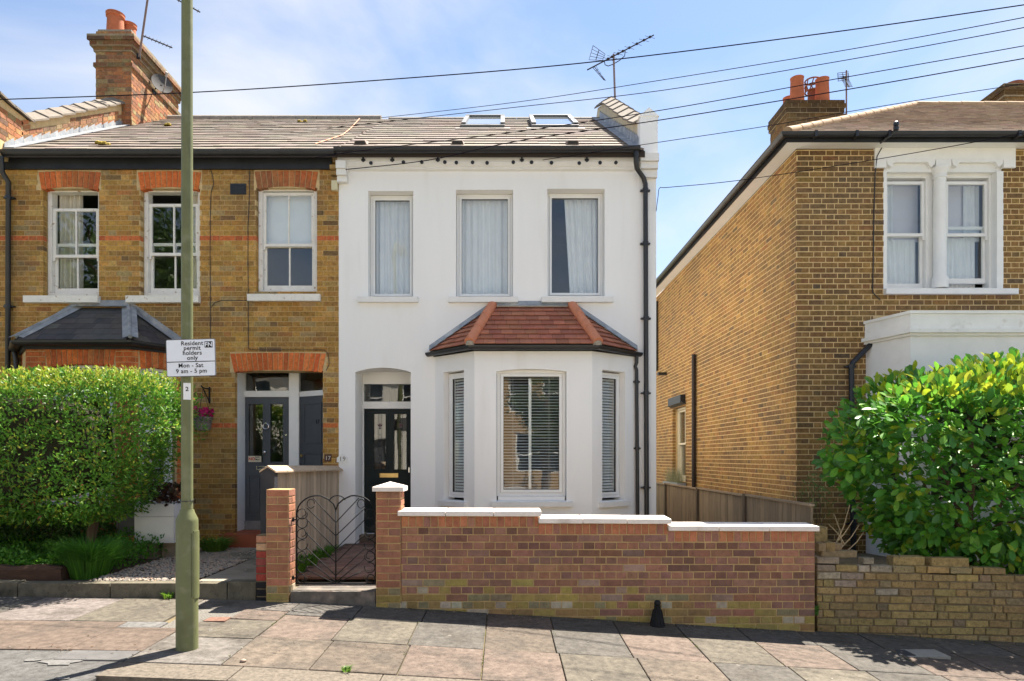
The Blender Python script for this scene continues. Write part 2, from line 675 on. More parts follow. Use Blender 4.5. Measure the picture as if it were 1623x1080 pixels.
def voussoirs(F, u0, u1, v0, v1, rise, n, parent, rnd, splay=0.05, d0=-0.09, d1=0.009, pal=REDS, name='arch_brick'):
    """a flat segmental arch: soffit rises by `rise` at mid span, skewed ends"""
    def sof(t):
        return v0 + rise * (1 - (2 * t - 1) ** 2)

    def topu(t):
        return u0 - splay + (u1 - u0 + 2 * splay) * t

    def topv(t):
        return v1 + 0.4 * rise * (1 - (2 * t - 1) ** 2)
    g = 0.006 / (u1 - u0)
    for k in range(n):
        a, b = k / n + g, (k + 1) / n - g
        ua, ub = u0 + (u1 - u0) * a, u0 + (u1 - u0) * b
        mb = MB()
        q = d1 + rnd.uniform(-0.0015, 0.0015)
        P = F.p
        mb.hexa([P(ua, sof(a), q), P(ub, sof(b), q), P(ub, sof(b), d0), P(ua, sof(a), d0),
                 P(topu(a), topv(a), q), P(topu(b), topv(b), q), P(topu(b), topv(b), d0), P(topu(a), topv(a), d0)])
        o = mb.build(name, BRICK_O, parent)
        o.color = (*pick(rnd, pal), 1)


def text(body, size, M, m, parent, align='CENTER', name='lettering', bold=0.0, ext=0.0006, sp=1.0):
    c = bpy.data.curves.new(name, 'FONT')
    c.body = body
    c.size = size
    c.align_x = align
    c.align_y = 'CENTER'
    c.extrude = ext
    c.offset = bold
    c.space_character = sp
    c.resolution_u = 3
    t = bpy.data.objects.new("tmp_text", c)
    COL.objects.link(t)
    dg = bpy.context.evaluated_depsgraph_get()
    dg.update()
    me = bpy.data.meshes.new_from_object(t.evaluated_get(dg))
    bpy.data.objects.remove(t)
    bpy.data.curves.remove(c)
    me.name = name
    me.materials.clear()
    me.materials.append(m)
    me.transform(M)
    o = bpy.data.objects.new(name, me)
    return link(o, parent)


FACE = Matrix.Rotation(pi / 2, 4, 'X')      # lettering that faces the street


# ------------------------------------------------------------------ ground, road, pavement
def sheet(name, x0, x1, y0, y1, zf, m, nx=1, ny=1, parent=None, thick=0.0):
    mb = MB()
    for i in range(nx):
        for j in range(ny):
            a, b = x0 + (x1 - x0) * i / nx, x0 + (x1 - x0) * (i + 1) / nx
            c, d = y0 + (y1 - y0) * j / ny, y0 + (y1 - y0) * (j + 1) / ny
            mb.quad([(a, c, zf(a, c)), (b, c, zf(b, c)), (b, d, zf(b, d)), (a, d, zf(a, d))])
    return mb.build(name, m, parent)


structure(sheet('ground', -900, 900, -900, 900, lambda x, y: -1.6, mat("far_ground", (0.09, 0.10, 0.05), 0.95, 0.3, 0.05, 0.0), 1, 1))
structure(sheet('road', -30, 24, -3.6, KY + 0.02, lambda x, y: zp(x, KY) - 0.115 + 0.02 * math.exp(-((y - 0.6) / 4) ** 2), ASPH, 54, 8))
# sub-base under the slabs
pave = structure(sheet('pavement', -30, 24, KY + 0.14, 7.4, lambda x, y: zp(x, y) - 0.022, mat("joint_sand", (0.16, 0.125, 0.07), 0.98, 0.3, 8, 0.4, 90, col2=(0.10, 0.12, 0.04), c2scale=5), 54, 2))
structure(sheet('opposite_pavement', -30, 24, -6.0, -3.6, lambda x, y: zp(x, KY) + 0.01, mat('opposite_paving', (0.28, 0.24, 0.2), 0.9), 20, 1))


def slab(x0, x1, y0, y1, col, lift=0.0, skew0=0.0, skew1=0.0, m=SLAB_O, g=0.005, name='paving_slab', parent=pave, th=0.05, rnd=RND):
    """one flag, its four corners on the sloping pavement"""
    mb = MB()
    t = [rnd.uniform(-0.003, 0.003) for _ in range(4)]
    c = [(x0 + g, y0 + g), (x1 - g, y0 + g), (x1 - g + skew1, y1 - g), (x0 + g + skew0, y1 - g)]
    b = 0.004
    ci = [(c[0][0] + b, c[0][1] + b), (c[1][0] - b, c[1][1] + b), (c[2][0] - b, c[2][1] - b), (c[3][0] + b, c[3][1] - b)]
    z = [zp(p[0], p[1]) + lift + q for p, q in zip(c, t)]
    low = [(p[0], p[1], a - th) for p, a in zip(c, z)]
    mid = [(p[0], p[1], a - b) for p, a in zip(c, z)]
    top = [(p[0], p[1], a) for p, a in zip(ci, z)]
    mb.v = low + mid + top
    mb.f = [(8, 9, 10, 11)] + [(k, (k + 1) % 4, 4 + (k + 1) % 4, 4 + k) for k in range(4)] + [(4 + k, 4 + (k + 1) % 4, 8 + (k + 1) % 4, 8 + k) for k in range(4)]
    mb.c = [None] * 9
    o = mb.build(name, m, parent)
    o.color = (*col, 1)
    return o


PINK = (0.108, 0.081, 0.065)
BUFF = (0.105, 0.083, 0.064)
GREY = (0.084, 0.076, 0.066)
GRN = (0.096, 0.083, 0.064)
DGREY = (0.076, 0.070, 0.063)
r = random.Random(5)
rows = [(6.97, 6.42), (6.42, 5.70), (5.70, 4.965)]
choice = [[DGREY, GREY, GREY, PINK, GREY, GRN, GREY, DGREY, GREY, GREY, GREY, BUFF, GREY, GREY],
          [PINK, GRN, GREY, BUFF, GREY, PINK, GRN, PINK, GREY, PINK, PINK, GRN, GREY, PINK],
          [BUFF, BUFF, PINK, PINK, GRN, BUFF, GREY, GRN, GREY, PINK, GREY, PINK, GRN, GREY]]
for ri, (ya, yb) in enumerate(rows):
    x = -2.07
    k = 0
    while x < 9.5:
        wd = 0.63 + r.uniform(-0.02, 0.02)
        c0 = choice[ri][k % 14]
        kk = r.uniform(0.88, 1.12)
        slab(x, x + wd, yb, ya, tuple(c * kk for c in c0), r.uniform(-0.002, 0.002))
        x += wd
        k += 1
# the mixed, patched stretch round the lamp post
slab(-2.72, -2.07, 5.62, 6.20, GRN)
slab(-2.78, -2.07, 4.965, 5.62, (0.125, 0.112, 0.10))
slab(-2.50, -2.07, 6.20, 6.55, PINK)
slab(-3.05, -2.07, 6.55, 6.95, (0.13, 0.115, 0.10))
x = -3.05
for k, (wd, c) in enumerate([(0.82, GRN), (0.80, (0.145, 0.122, 0.112)), (0.75, DGREY), (0.8, (0.12, 0.12, 0.12)), (0.8, GREY), (0.8, GREY), (0.8, GREY)]):
    slab(x - wd, x, 6.05, 6.95, c)
    x -= wd
slab(-3.35, -2.98, 5.86, 6.05, (0.12, 0.115, 0.11))
PINKC = mat("pink_concrete", (0.104, 0.077, 0.060), 0.92, 0.38, 13, 0.25, 120, speck=0.5, col2=(0.078, 0.060, 0.048), c2scale=1.6)
slab(-8.2, -3.35, 5.22, 6.05, PINK, m=PINKC, name='concrete_patch')
slab(-3.35, -2.78, 5.22, 5.86, PINK, m=PINKC, name='concrete_patch')
GRAV = mat("tarred_gravel", (0.13, 0.12, 0.105), 0.95, 0.5, 60, 0.9, 60, speck=0.4)
slab(-2.98, -2.50, 5.86, 6.55, GREY, -0.006, m=GRAV, name='gravel_patch', g=0.002)
slab(-2.78, -2.50, 5.62, 5.86, GREY, -0.006, m=GRAV, name='gravel_patch', g=0.002)
cov = MB()
cov.box(-2.69, -2.50, 6.08, 6.23, zp(-2.6, 6.15) - 0.03, zp(-2.6, 6.15) + 0.004)
tag(cov.build('stopcock_cover', mat("rusty_iron", (0.16, 0.085, 0.06), 0.8, 0.3, 30, 0.5, 60)), 'small rusty square cover set in the gravel behind the lamp post', 'cover')
cov = MB()
cov.box(3.46, 4.06, 6.20, 6.44, zp(3.76, 6.3) - 0.04, zp(3.76, 6.3) + 0.006)
pc = thing('utility_cover', 'dark square utility cover in a pale frame near the hedge shadow', 'cover', (3.76, 6.32, zp(3.76, 6.3)))
cov.build('frame', mat("pale_concrete", (0.26, 0.245, 0.215), 0.9, 0.1, 8, 0.2), pc)
cov = MB()
cov.box(3.50, 3.76, 6.23, 6.41, zp(3.76, 6.3), zp(3.76, 6.3) + 0.011)
cov.build('lid', mat("dark_iron", (0.035, 0.037, 0.045), 0.6, 0.2, 30, 0.4, 80), pc)
# kerb stones
KERB = mat("granite_kerb", (0.118, 0.098, 0.077), 0.85, 0.42, 30, 0.4, 120, speck=0.35)
x = -2.80
ke = bpy.data.objects.new('kerb', None)
COL.objects.link(ke)
structure(ke)
while x < 9.5:
    wd = 0.9 if x < -2.5 else r.uniform(0.85, 1.05)
    mb = MB()
    a, b = x + 0.005, x + wd - 0.005
    za, zc = zp(a, KY + 0.1), zp(b, KY + 0.1)
    mb.hexa([(a, KY, za - 0.3), (b, KY, zc - 0.3), (b, 4.965, zc - 0.3), (a, 4.965, za - 0.3),
             (a, KY + 0.012, za), (b, KY + 0.012, zc), (b, 4.96, zc), (a, 4.96, za)])
    mb.build('kerb_stone', KERB, ke)
    x += wd
# dropped crossing in asphalt to the left
slab(-8.2, -2.785, 3.9, 5.22, GREY, -0.008, m=mat("crossing_asphalt", (0.085, 0.082, 0.078), 0.92, 0.4, 18, 0.5, 120, speck=0.45, col2=(0.055, 0.053, 0.05), c2scale=2.5), name='asphalt_crossing', g=0.0)
slab(-3.30, -2.785, 4.98, 5.20, GREY, 0.003, m=mat("asphalt_patch", (0.10, 0.096, 0.094), 0.9, 0.2, 8, 0.4, 150, speck=0.3), name='asphalt_patch', g=0.0)
PAINTR = mat("worn_white_paint", (0.125, 0.12, 0.115), 0.8, 0.3, 30, 0.2, 40)
for (cx, cy, rx_, ry_, s) in [(-3.22, 4.93, 0.16, 0.07, 1), (-3.45, 4.97, 0.06, 0.03, 2), (-3.85, 4.83, 0.10, 0.035, 3), (-2.98, 4.60, 0.06, 0.03, 4)]:
    q = random.Random(s)
    pts = []
    for k in range(14):
        an = 2 * pi * k / 14
        f = q.uniform(0.6, 1.15)
        px_, py_ = cx + rx_ * f * cos(an), cy + ry_ * f * sin(an)
        pts.append((px_, py_, zp(px_, py_) - 0.003))
    mb = MB()
    mb.prism(pts, (0, 0, 0.003))
    o = mb.build('paint_patch', PAINTR)
    o.parent = pave

# ------------------------------------------------------------------ front gardens
structure(sheet('garden_ground', -12, 9.5, 7.02, 26, lambda x, y: 0.20 if x > -2.45 else 0.17, mat("garden_earth", (0.15, 0.125, 0.085), 0.97, 0.25, 6, 0.5, 60), 1, 1))

# ================================================================== shared house builders
WL, WR = X(537), X(1040)            # white house, party line and flank
EAVZ, EAVY = 6.02, 9.93             # eaves edge of the terrace roof
RIDZ, RIDY = 8.68, 14.40
SL = (RIDZ - EAVZ) / (RIDY - EAVY)


def roofz(y):
    return EAVZ + SL * (y - EAVY)


def pane(F, u0, u1, v0, v1, d, parent, name='pane'):
    mb = MB()
    F.box(mb, u0, u1, v0, v1, d - 0.004, d)
    return mb.build(name, GLASS, parent)


def plastic_window(F, u0, u1, v0, v1, d, house, m=UPVC, wo=0.034, wi=0.034, mull=False):
    """a one-light plastic casement set back by d"""
    mb = MB()
    F.ring(mb, u0, u1, v0, v1, wo, d - 0.07, d)
    fr = mb.build('window', m, house)
    mb = MB()
    a, b, c, e = u0 + wo + 0.004, u1 - wo - 0.004, v0 + wo + 0.004, v1 - wo - 0.004
    F.ring(mb, a, b, c, e, wi, d - 0.055, d + 0.014)
    mb.build('sash', m, fr)
    g = MB()
    F.ring(g, a + wi - 0.002, b - wi + 0.002, c + wi - 0.002, e - wi + 0.002, 0.007, d - 0.03, d - 0.002)
    g.build('gasket', BLACK, fr)
    pane(F, a + wi - 0.006, b - wi + 0.006, c + wi - 0.006, e - wi + 0.006, d - 0.02, fr)
    return fr


def sash_window(F, u0, u1, v0, v1, d, house, tops, bots, m=OLDPAINT, bars=True, fw=0.06, horns=True, wr=0.042):
    """box sash: outer frame, upper sash (outside), lower sash (inside); tops/bots = (v low, v high)"""
    mb = MB()
    F.ring(mb, u0, u1, v0, v1, fw, d - 0.13, d, wb=0.05, wt=0.05)
    fr = mb.build('window', m, house)
    a, b = u0 + fw + 0.003, u1 - fw - 0.003
    for nm, (c, e), q in (('upper_sash', tops, d - 0.02), ('lower_sash', bots, d - 0.062)):
        mb = MB()
        F.ring(mb, a, b, c, e, wr, q - 0.035, q, wb=wr if nm == 'upper_sash' else 0.075)
        if bars:
            F.box(mb, (a + b) / 2 - 0.011, (a + b) / 2 + 0.011, c + (wr if nm == 'upper_sash' else 0.075), e - wr, q - 0.03, q - 0.003)
        if nm == 'upper_sash' and horns:
            for hu in (a, b - 0.03):
                F.box(mb, hu, hu + 0.03, c - 0.05, c, q - 0.03, q)
        mb.build(nm, m, fr)
        lo = wr if nm == 'upper_sash' else 0.075
        mid = (a + b) / 2
        if bars:
            for g0, g1 in ((a + wr - 0.004, mid - 0.007), (mid + 0.007, b - wr + 0.004)):
                pane(F, g0, g1, c + lo - 0.004, e - wr + 0.004, q - 0.017, fr)
        else:
            pane(F, a + wr - 0.004, b - wr + 0.004, c + lo - 0.004, e - wr + 0.004, q - 0.017, fr)
    return fr


def sill(F, u0, u1, v0, v1, house, m, d0=-0.12, d1=0.07, drop=0.02):
    mb = MB()
    P = F.p
    mb.hexa([P(u0, v0, d1), P(u1, v0, d1), P(u1, v0, d0), P(u0, v0, d0),
             P(u0, v1 - drop, d1), P(u1, v1 - drop, d1), P(u1, v1, d0), P(u0, v1, d0)])
    return mb.build('sill', m, house)


CURT = mat("white_curtain", (0.85, 0.86, 0.87), 0.9, 0.05, 5, 0.1, 60, transl=0.08)
CURTC = mat("cream_curtain", (0.66, 0.61, 0.50), 0.9, 0.08, 5, 0.1, 60, transl=0.08)


def curtain(F, u0, u1, v0, v1, d, label, m=CURT, waves=9, amp=0.022, seed=0, flare=0.0, taper=0.0, group=None):
    """hanging cloth in folds; flare = extra width at the foot, taper = inward drift of the left edge"""
    q = random.Random(seed)
    nu, nv = waves * 8, 8
    ph = [q.uniform(0, 6.28) for _ in range(3)]
    front, back = [], []
    mb = MB()
    for j in range(nv + 1):
        t = j / nv
        for i in range(nu + 1):
            s = i / nu
            u = u0 + (u1 - u0) * s + flare * (1 - t) * (s - 0.5) + taper * (1 - t) * (1 - s)
            a = amp * (0.75 + 0.5 * (1 - t))
            off = a * sin(2 * pi * waves * s + ph[0] + 0.5 * sin(5 * s + ph[1])) + 0.5 * a * sin(2 * pi * waves * 0.37 * s + ph[2] + 0.8 * t)
            front.append(F.p(u, v0 + (v1 - v0) * t, d + off))
            back.append(F.p(u, v0 + (v1 - v0) * t, d + off - 0.002))
    n = len(front)
    mb.v = [tuple(p) for p in front + back]
    W = nu + 1
    for j in range(nv):
        for i in range(nu):
            a = j * W + i
            mb.f.append((a, a + 1, a + W + 1, a + W))
            mb.f.append((n + a, n + a + W, n + a + W + 1, n + a + 1))
    mb.c = [None] * len(mb.f)
    o = mb.build('curtain', m, None, smooth=True)
    return tag(o, label, 'curtain', group)


def blind(F, u0, u1, v0, v1, d, label, pitch=0.042, tilt=0.35, m=UPVC):
    t = thing('venetian_blind', label, 'blind', F.p((u0 + u1) / 2, v0, d))
    P = F.p
    hw = 0.018
    cs, sn = cos(tilt) * hw, sin(tilt) * hw
    v = v0 + 0.03
    sl = MB()
    sl.hexa([P(u0, -sn, cs), P(u1, -sn, cs), P(u1, sn, -cs), P(u0, sn, -cs),
             P(u0, -sn + 0.002, cs), P(u1, -sn + 0.002, cs), P(u1, sn + 0.002, -cs), P(u0, sn + 0.002, -cs)])
    me = sl.mesh('slat', m)
    while v < v1 - 0.06:
        o = bpy.data.objects.new('slat', me)
        o.location = (F.n * d) + Vector((0, 0, v))
        link(o, t)
        v += pitch
    mb = MB()
    F.box(mb, u0, u1, v1 - 0.045, v1, d - 0.02, d + 0.02)
    mb.build('head_rail', m, t)
    mb = MB()
    F.box(mb, u0, u1, v0, v0 + 0.015, d - 0.015, d + 0.015)
    mb.build('bottom_rail', m, t)
    mb = MB()
    for k in (0.2, 0.8):
        uu = u0 + (u1 - u0) * k
        F.box(mb, uu - 0.002, uu + 0.002, v0 + 0.015, v1 - 0.045, d - 0.021, d - 0.02)
    mb.build('ladder_cord', m, t)
    return t


def gutter_profile(mb, pts, r=0.062):
    """half-round gutter along pts (its rim), open on top, with thickness"""
    pts = [Vector(p) for p in pts]
    sides = []
    for k in range(len(pts)):
        if k == 0:
            t = (pts[1] - pts[0]).normalized()
            nn, f = Vector((t.y, -t.x, 0)), 1.0
        elif k == len(pts) - 1:
            t = (pts[k] - pts[k - 1]).normalized()
            nn, f = Vector((t.y, -t.x, 0)), 1.0
        else:
            t0, t1 = (pts[k] - pts[k - 1]).normalized(), (pts[k + 1] - pts[k]).normalized()
            n0, n1 = Vector((t0.y, -t0.x, 0)), Vector((t1.y, -t1.x, 0))
            nn = (n0 + n1).normalized()
            f = 1.0 / max(0.4, nn.dot(n0))
        ring = []
        for rr in (r, r - 0.006):
            for q in range(9):
                an = pi * q / 8
                ring.append(pts[k] + nn * (f * rr * cos(an)) - Vector((0, 0, rr * sin(an))))
        sides.append(ring)
    for k in range(len(pts) - 1):
        A, B = sides[k], sides[k + 1]
        for q in range(8):
            mb.quad([A[q], A[q + 1], B[q + 1], B[q]])
            mb.quad([A[9 + q + 1], A[9 + q], B[9 + q], B[9 + q + 1]])
        mb.quad([A[0], B[0], B[9], A[9]])
        mb.quad([A[8], A[17], B[17], B[8]])
    for A in (sides[0], sides[-1]):
        mb.quad(A[:9])


def pipe(name, pts, r, house, m=BLACK, collars=()):
    mb = MB()
    mb.tube(pts, r, 10)
    o = mb.build(name, m, house, smooth=False, autosmooth=50)
    for c in collars:
        q = MB()
        q.tube([Vector(c) - Vector((0, 0, 0.025)), Vector(c) + Vector((0, 0, 0.025))], r * 1.22, 10)
        q.box(c[0] - r * 2.0, c[0] + r * 2.0, c[1] + r * 0.2, c[1] + r * 1.6, c[2] - 0.012, c[2] + 0.012)
        q.build('pipe_collar', m, o)
    return o


def slope_mat(xc, y, z, sx, sy, sz, pitch, yaw=0.0):
    m = Matrix.Translation((xc, y, z)) @ Matrix.Rotation(yaw, 4, 'Z') @ Matrix.Rotation(pitch, 4, 'X')
    return m @ Matrix.Diagonal((sx, sy, sz, 1))


TILE_M = brick_mesh("roof_tile", TILE_O)
PITCH = math.atan(SL)


def tile_roof(roof, x0, x1, rowsn, wid, pal, rnd, skipf=None, uneven=0.004):
    slope = sqrt((RIDZ - EAVZ) ** 2 + (RIDY - EAVY) ** 2)
    gauge = slope / rowsn
    lean = 0.055
    for k in range(rowsn):
        s = (k + 0.5) * gauge
        x = x0 - (wid / 2 if k % 2 else 0)
        while x < x1 - 0.01:
            a, b = max(x, x0), min(x + wid, x1)
            x += wid
            if b - a < 0.03:
                continue
            if skipf and skipf((a + b) / 2, EAVY + s * cos(PITCH)):
                continue
            o = bpy.data.objects.new('roof_tile', TILE_M)
            yy, zz = EAVY + s * cos(PITCH), EAVZ + s * sin(PITCH)
            o.matrix_basis = slope_mat((a + b) / 2, yy, zz + 0.012 + rnd.uniform(0, uneven), b - a - 0.003, gauge + 0.075, 0.018, PITCH - lean + rnd.uniform(-0.003, 0.003))
            o.color = (*pick(rnd, pal), 1)
            link(o, roof)


# ================================================================== the white house
HW = thing('terraced_house', 'white rendered terraced house with bay window and dark green front door', 'house', (0, FY, 0.2))
W1 = (X(583.5), X(655), Z(471), Z(303))
W2 = (X(722.5), X(813), Z(471), Z(301))
W3 = (X(867.5), X(958.5), Z(469.5), Z(299.5))
DO = (X(563), X(651), 0.20, Z(583))                 # door recess
bay_u0, bay_u1 = X(690), X(1008)
BAYO = (bay_u0 + 0.06, bay_u1 - 0.06, 0.2, 3.02)
mb = MB()
wall_cells(mb, FF, WL, WR, -0.1, EAVZ - 0.02, [W1, W2, W3, DO, BAYO], -0.26, 0.0)
arch_fill(mb, FF, DO[0], DO[1], Z(590), Z(583), -0.26, -0.0005)
wallW = mb.build('wall', STUCCO, HW)
mb = MB()                                            # flank, party and back walls, floors
mb.box(WR - 0.24, WR, FY + 0.262, 19.0, -0.1, EAVZ + 0.3)
mb.box(WL, WL + 0.11, FY + 0.262, 19.0, -0.1, EAVZ)
mb.box(WL + 0.112, WR - 0.242, 18.76, 19.0, -0.1, EAVZ)
mb.build('side_wall', STUCCO, HW)
mb = MB()
mb.box(WL + 0.112, WR - 0.242, FY + 0.27, 18.7, 3.05, 3.30)
mb.box(WL + 0.112, WR - 0.242, FY + 0.27, 18.7, 0.1, 0.36)
mb.build('floor', FLOORW, HW)
mb = MB()
mb.box(WL + 0.12, WR - 0.25, 13.9, 14.0, 0.37, 3.04)
mb.box(WL + 0.12, WR - 0.25, 13.9, 14.0, 3.31, 5.95)
mb.box(X(690) - 0.25, X(690) - 0.15, FY + 0.27, 13.88, 0.37, 3.04)
mb.box(WL + 0.12, WR - 0.25, FY + 0.27, 18.7, 5.9, 5.94)
mb.build('inner_wall', DARKROOM, HW)

# cornice under the gutter, corbel, vent plugs
mb = MB()
P = FF.p
prof = [(0.0, Z(272)), (0.0, EAVZ - 0.035), (0.10, EAVZ - 0.035), (0.10, Z(262)), (0.075, Z(266)), (0.05, Z(268)), (0.05, Z(270)), (0.012, Z(272))]
mb.prism([P(WL + 0.002, v, d) for d, v in prof], (X(1008) - WL, 0, 0))
corn = mb.build('cornice', STUCCO_TRIM, HW)
mb = MB()
for k, (a, b, d) in enumerate(((262, 274, 0.17), (274.3, 283, 0.14), (283.3, 292, 0.09))):
    FF.box(mb, X(536.5), X(552), Z(b), Z(a), 0.001, d)
mb.build('corbel', STUCCO_TRIM, HW)
mb = MB()
FF.box(mb, WR - 0.26, WR + 0.01, Z(262), Z(250), 0.001, 0.16)
FF.box(mb, WR - 0.25, WR + 0.005, Z(272), Z(262.4), 0.001, 0.12)
FF.box(mb, WR - 0.25, WR + 0.004, Z(284), Z(272.4), 0.001, 0.07)
mb.build('corbel', STUCCO_TRIM, HW)
vp = MB()
vp.tube([(0, 0, 0), (0, -0.016, 0)], 0.026, 12)
vp.tube([(0, -0.0162, 0), (0, -0.024, 0)], 0.012, 8)
vme = vp.mesh('vent_plug', BLACK)
for px in (588, 639.5, 668.6, 705, 723.4, 749, 772, 813.5, 842.5, 874, 918, 951, 976):
    o = bpy.data.objects.new('vent_plug', vme)
    o.location = (X(px, FY - 0.1), FY - 0.10, Z(258.5, FY - 0.1) + RND.uniform(-0.008, 0.008))
    link(o, corn)
for px in (576, 622, 694, 827, 930):
    q = MB()
    xx = X(px, FY - 0.1)
    q.box(xx - 0.012, xx + 0.012, FY - 0.13, FY - 0.101, EAVZ - 0.14, EAVZ - 0.05)
    q.box(xx - 0.03, xx + 0.03, FY - 0.118, FY - 0.101, EAVZ - 0.125, EAVZ - 0.10)
    q.build('gutter_bracket', BLACK, corn)

# windows upstairs
for k, (w_, sl_) in enumerate(((W1, (568, 663)), (W2, (711, 821)), (W3, (858, 971)))):
    plastic_window(FF, w_[0] + 0.004, w_[1] - 0.004, w_[2] + 0.012, w_[3] - 0.006, -0.17, HW)
    sill(FF, X(sl_[0]), X(sl_[1]), Z(480.5), Z(471.5), HW, STUCCO_TRIM, d0=-0.16, d1=0.075, drop=0.006)
curtain(FF, W1[0] + 0.04, W1[1] - 0.04, W1[2] - 0.1, W1[3] + 0.03, -0.29, 'white curtain behind the narrow upstairs window of the white house', waves=7, seed=1)
curtain(FF, W2[0] + 0.02, W2[1] - 0.02, W2[2] - 0.1, W2[3] + 0.03, -0.29, 'white curtain behind the middle upstairs window of the white house', waves=8, seed=2)
curtain(FF, W3[0] + 0.27, W3[1] - 0.02, W3[2] - 0.1, W3[3] + 0.03, -0.29, 'white curtain drawn aside behind the window nearest the downpipe', waves=7, seed=3, taper=0.10)

# bay
BF = Fr((0, BY, 0), (1, 0, 0), (0, -1, 0))
bx0, bx1 = X(752, BY), X(938.5, BY)
baytop = 3.10
wl = (Vector((bx0, BY, 0)) - Vector((bay_u0, FY, 0)))
wr = (Vector((bay_u1, FY, 0)) - Vector((bx1, BY, 0)))
BLf = Fr((bay_u0, FY, 0), wl, (wl.y, -wl.x, 0))
BRf = Fr((bx1, BY, 0), wr, (wr.y, -wr.x, 0))
LL, LR = wl.length, wr.length
BW = (X(787, BY), X(898, BY), Z(794, BY), Z(585, BY))
BWL = (LL * 0.22, LL * 0.74, Z(794, 9.8), Z(588, 9.8))
BWR = (LR * 0.22, LR * 0.74, Z(794, 9.8), Z(588, 9.8))
mb = MB()
wall_cells(mb, BF, bx0, bx1, -0.1, baytop, [BW], -0.22, 0.0)
wall_cells(mb, BLf, 0.0, LL, -0.1, baytop, [BWL], -0.22, 0.0)
wall_cells(mb, BRf, 0.0, LR, -0.1, baytop, [BWR], -0.22, 0.0)
bay = mb.build('bay', STUCCO, HW)
mb = MB()
arch_fill(mb, BF, BW[0], BW[1], BW[3] - 0.035, BW[3], -0.22, -0.0008)
mb.build('window_head', STUCCO, HW)
plastic_window(BF, BW[0] + 0.005, BW[1] - 0.005, BW[2] + 0.06, BW[3] - 0.005, -0.10, HW, wo=0.045, wi=0.042)
mb = MB()
BF.box(mb, BW[0] + 0.02, BW[1] - 0.02, BW[2] + 0.002, BW[2] + 0.058, -0.17, -0.04)
mb.build('window_board', UPVC, HW)
plastic_window(BLf, BWL[0] + 0.01, BWL[1] - 0.01, BWL[2] + 0.04, BWL[3] - 0.02, -0.10, HW, wo=0.04, wi=0.035)
plastic_window(BRf, BWR[0] + 0.01, BWR[1] - 0.01, BWR[2] + 0.04, BWR[3] - 0.02, -0.10, HW, wo=0.04, wi=0.035)
sill(BF, X(780, BY), X(907, BY), Z(803, BY), Z(794.5, BY), HW, STUCCO_TRIM, d0=-0.1, d1=0.07, drop=0.008)
sill(BLf, BWL[0] - 0.06, BWL[1] + 0.07, Z(803, 9.8), Z(794.5, 9.8), HW, STUCCO_TRIM, d0=-0.1, d1=0.06, drop=0.008)
sill(BRf, BWR[0] - 0.07, BWR[1] + 0.06, Z(803, 9.8), Z(794.5, 9.8), HW, STUCCO_TRIM, d0=-0.1, d1=0.06, drop=0.008)
blind(BF, BW[0] + 0.06, BW[1] - 0.06, BW[2] + 0.10, BW[3] - 0.05, -0.195, 'white venetian blind behind the front pane of the white bay')
blind(BLf, BWL[0] + 0.05, BWL[1] - 0.05, BWL[2] + 0.08, BWL[3] - 0.05, -0.155, 'white venetian blind in the left slanted side of the white bay', tilt=0.9)
blind(BRf, BWR[0] + 0.05, BWR[1] - 0.05, BWR[2] + 0.08, BWR[3] - 0.05, -0.155, 'white venetian blind in the right slanted side of the white bay', tilt=0.9)
# central mullion seen behind the glass of the front light
mb = MB()
um = X(840.5, BY)
BF.box(mb, um - 0.02, um + 0.02, BW[2] + 0.16, BW[3] - 0.12, -0.165, -0.128)
mb.build('mullion', UPVC, HW)


def bay_roof(house, u0, u1, b0, b1, by, ztop, zeav, t0, t1, over, mt, name='bay_roof', el=0.09, er=0.02):
    """hipped lean-to over a canted bay: eaves polyline and top line on the house wall"""
    e = [Vector((u0 - el, FY - 0.0, zeav)), Vector((b0 - over * 0.45, by - over, zeav)), Vector((b1 + over * 0.45, by - over, zeav)), Vector((u1 + er, FY, zeav))]
    t = [Vector((t0, FY, ztop)), Vector((t1, FY, ztop))]
    mb = MB()
    dn = Vector((0, 0, -0.05))
    tops = [[e[1], e[2], t[1], t[0]], [e[0], e[1], t[0]], [e[2], e[3], t[1]]]
    for q in tops:
        mb.quad(q)
    mb.quad([e[3] + dn, e[2] + dn, e[1] + dn, e[0] + dn])
    for a, b in ((0, 1), (1, 2), (2, 3)):
        mb.quad([e[a] + dn, e[b] + dn, e[b], e[a]])
    o = mb.build(name, mt, house)
    return o, e, t


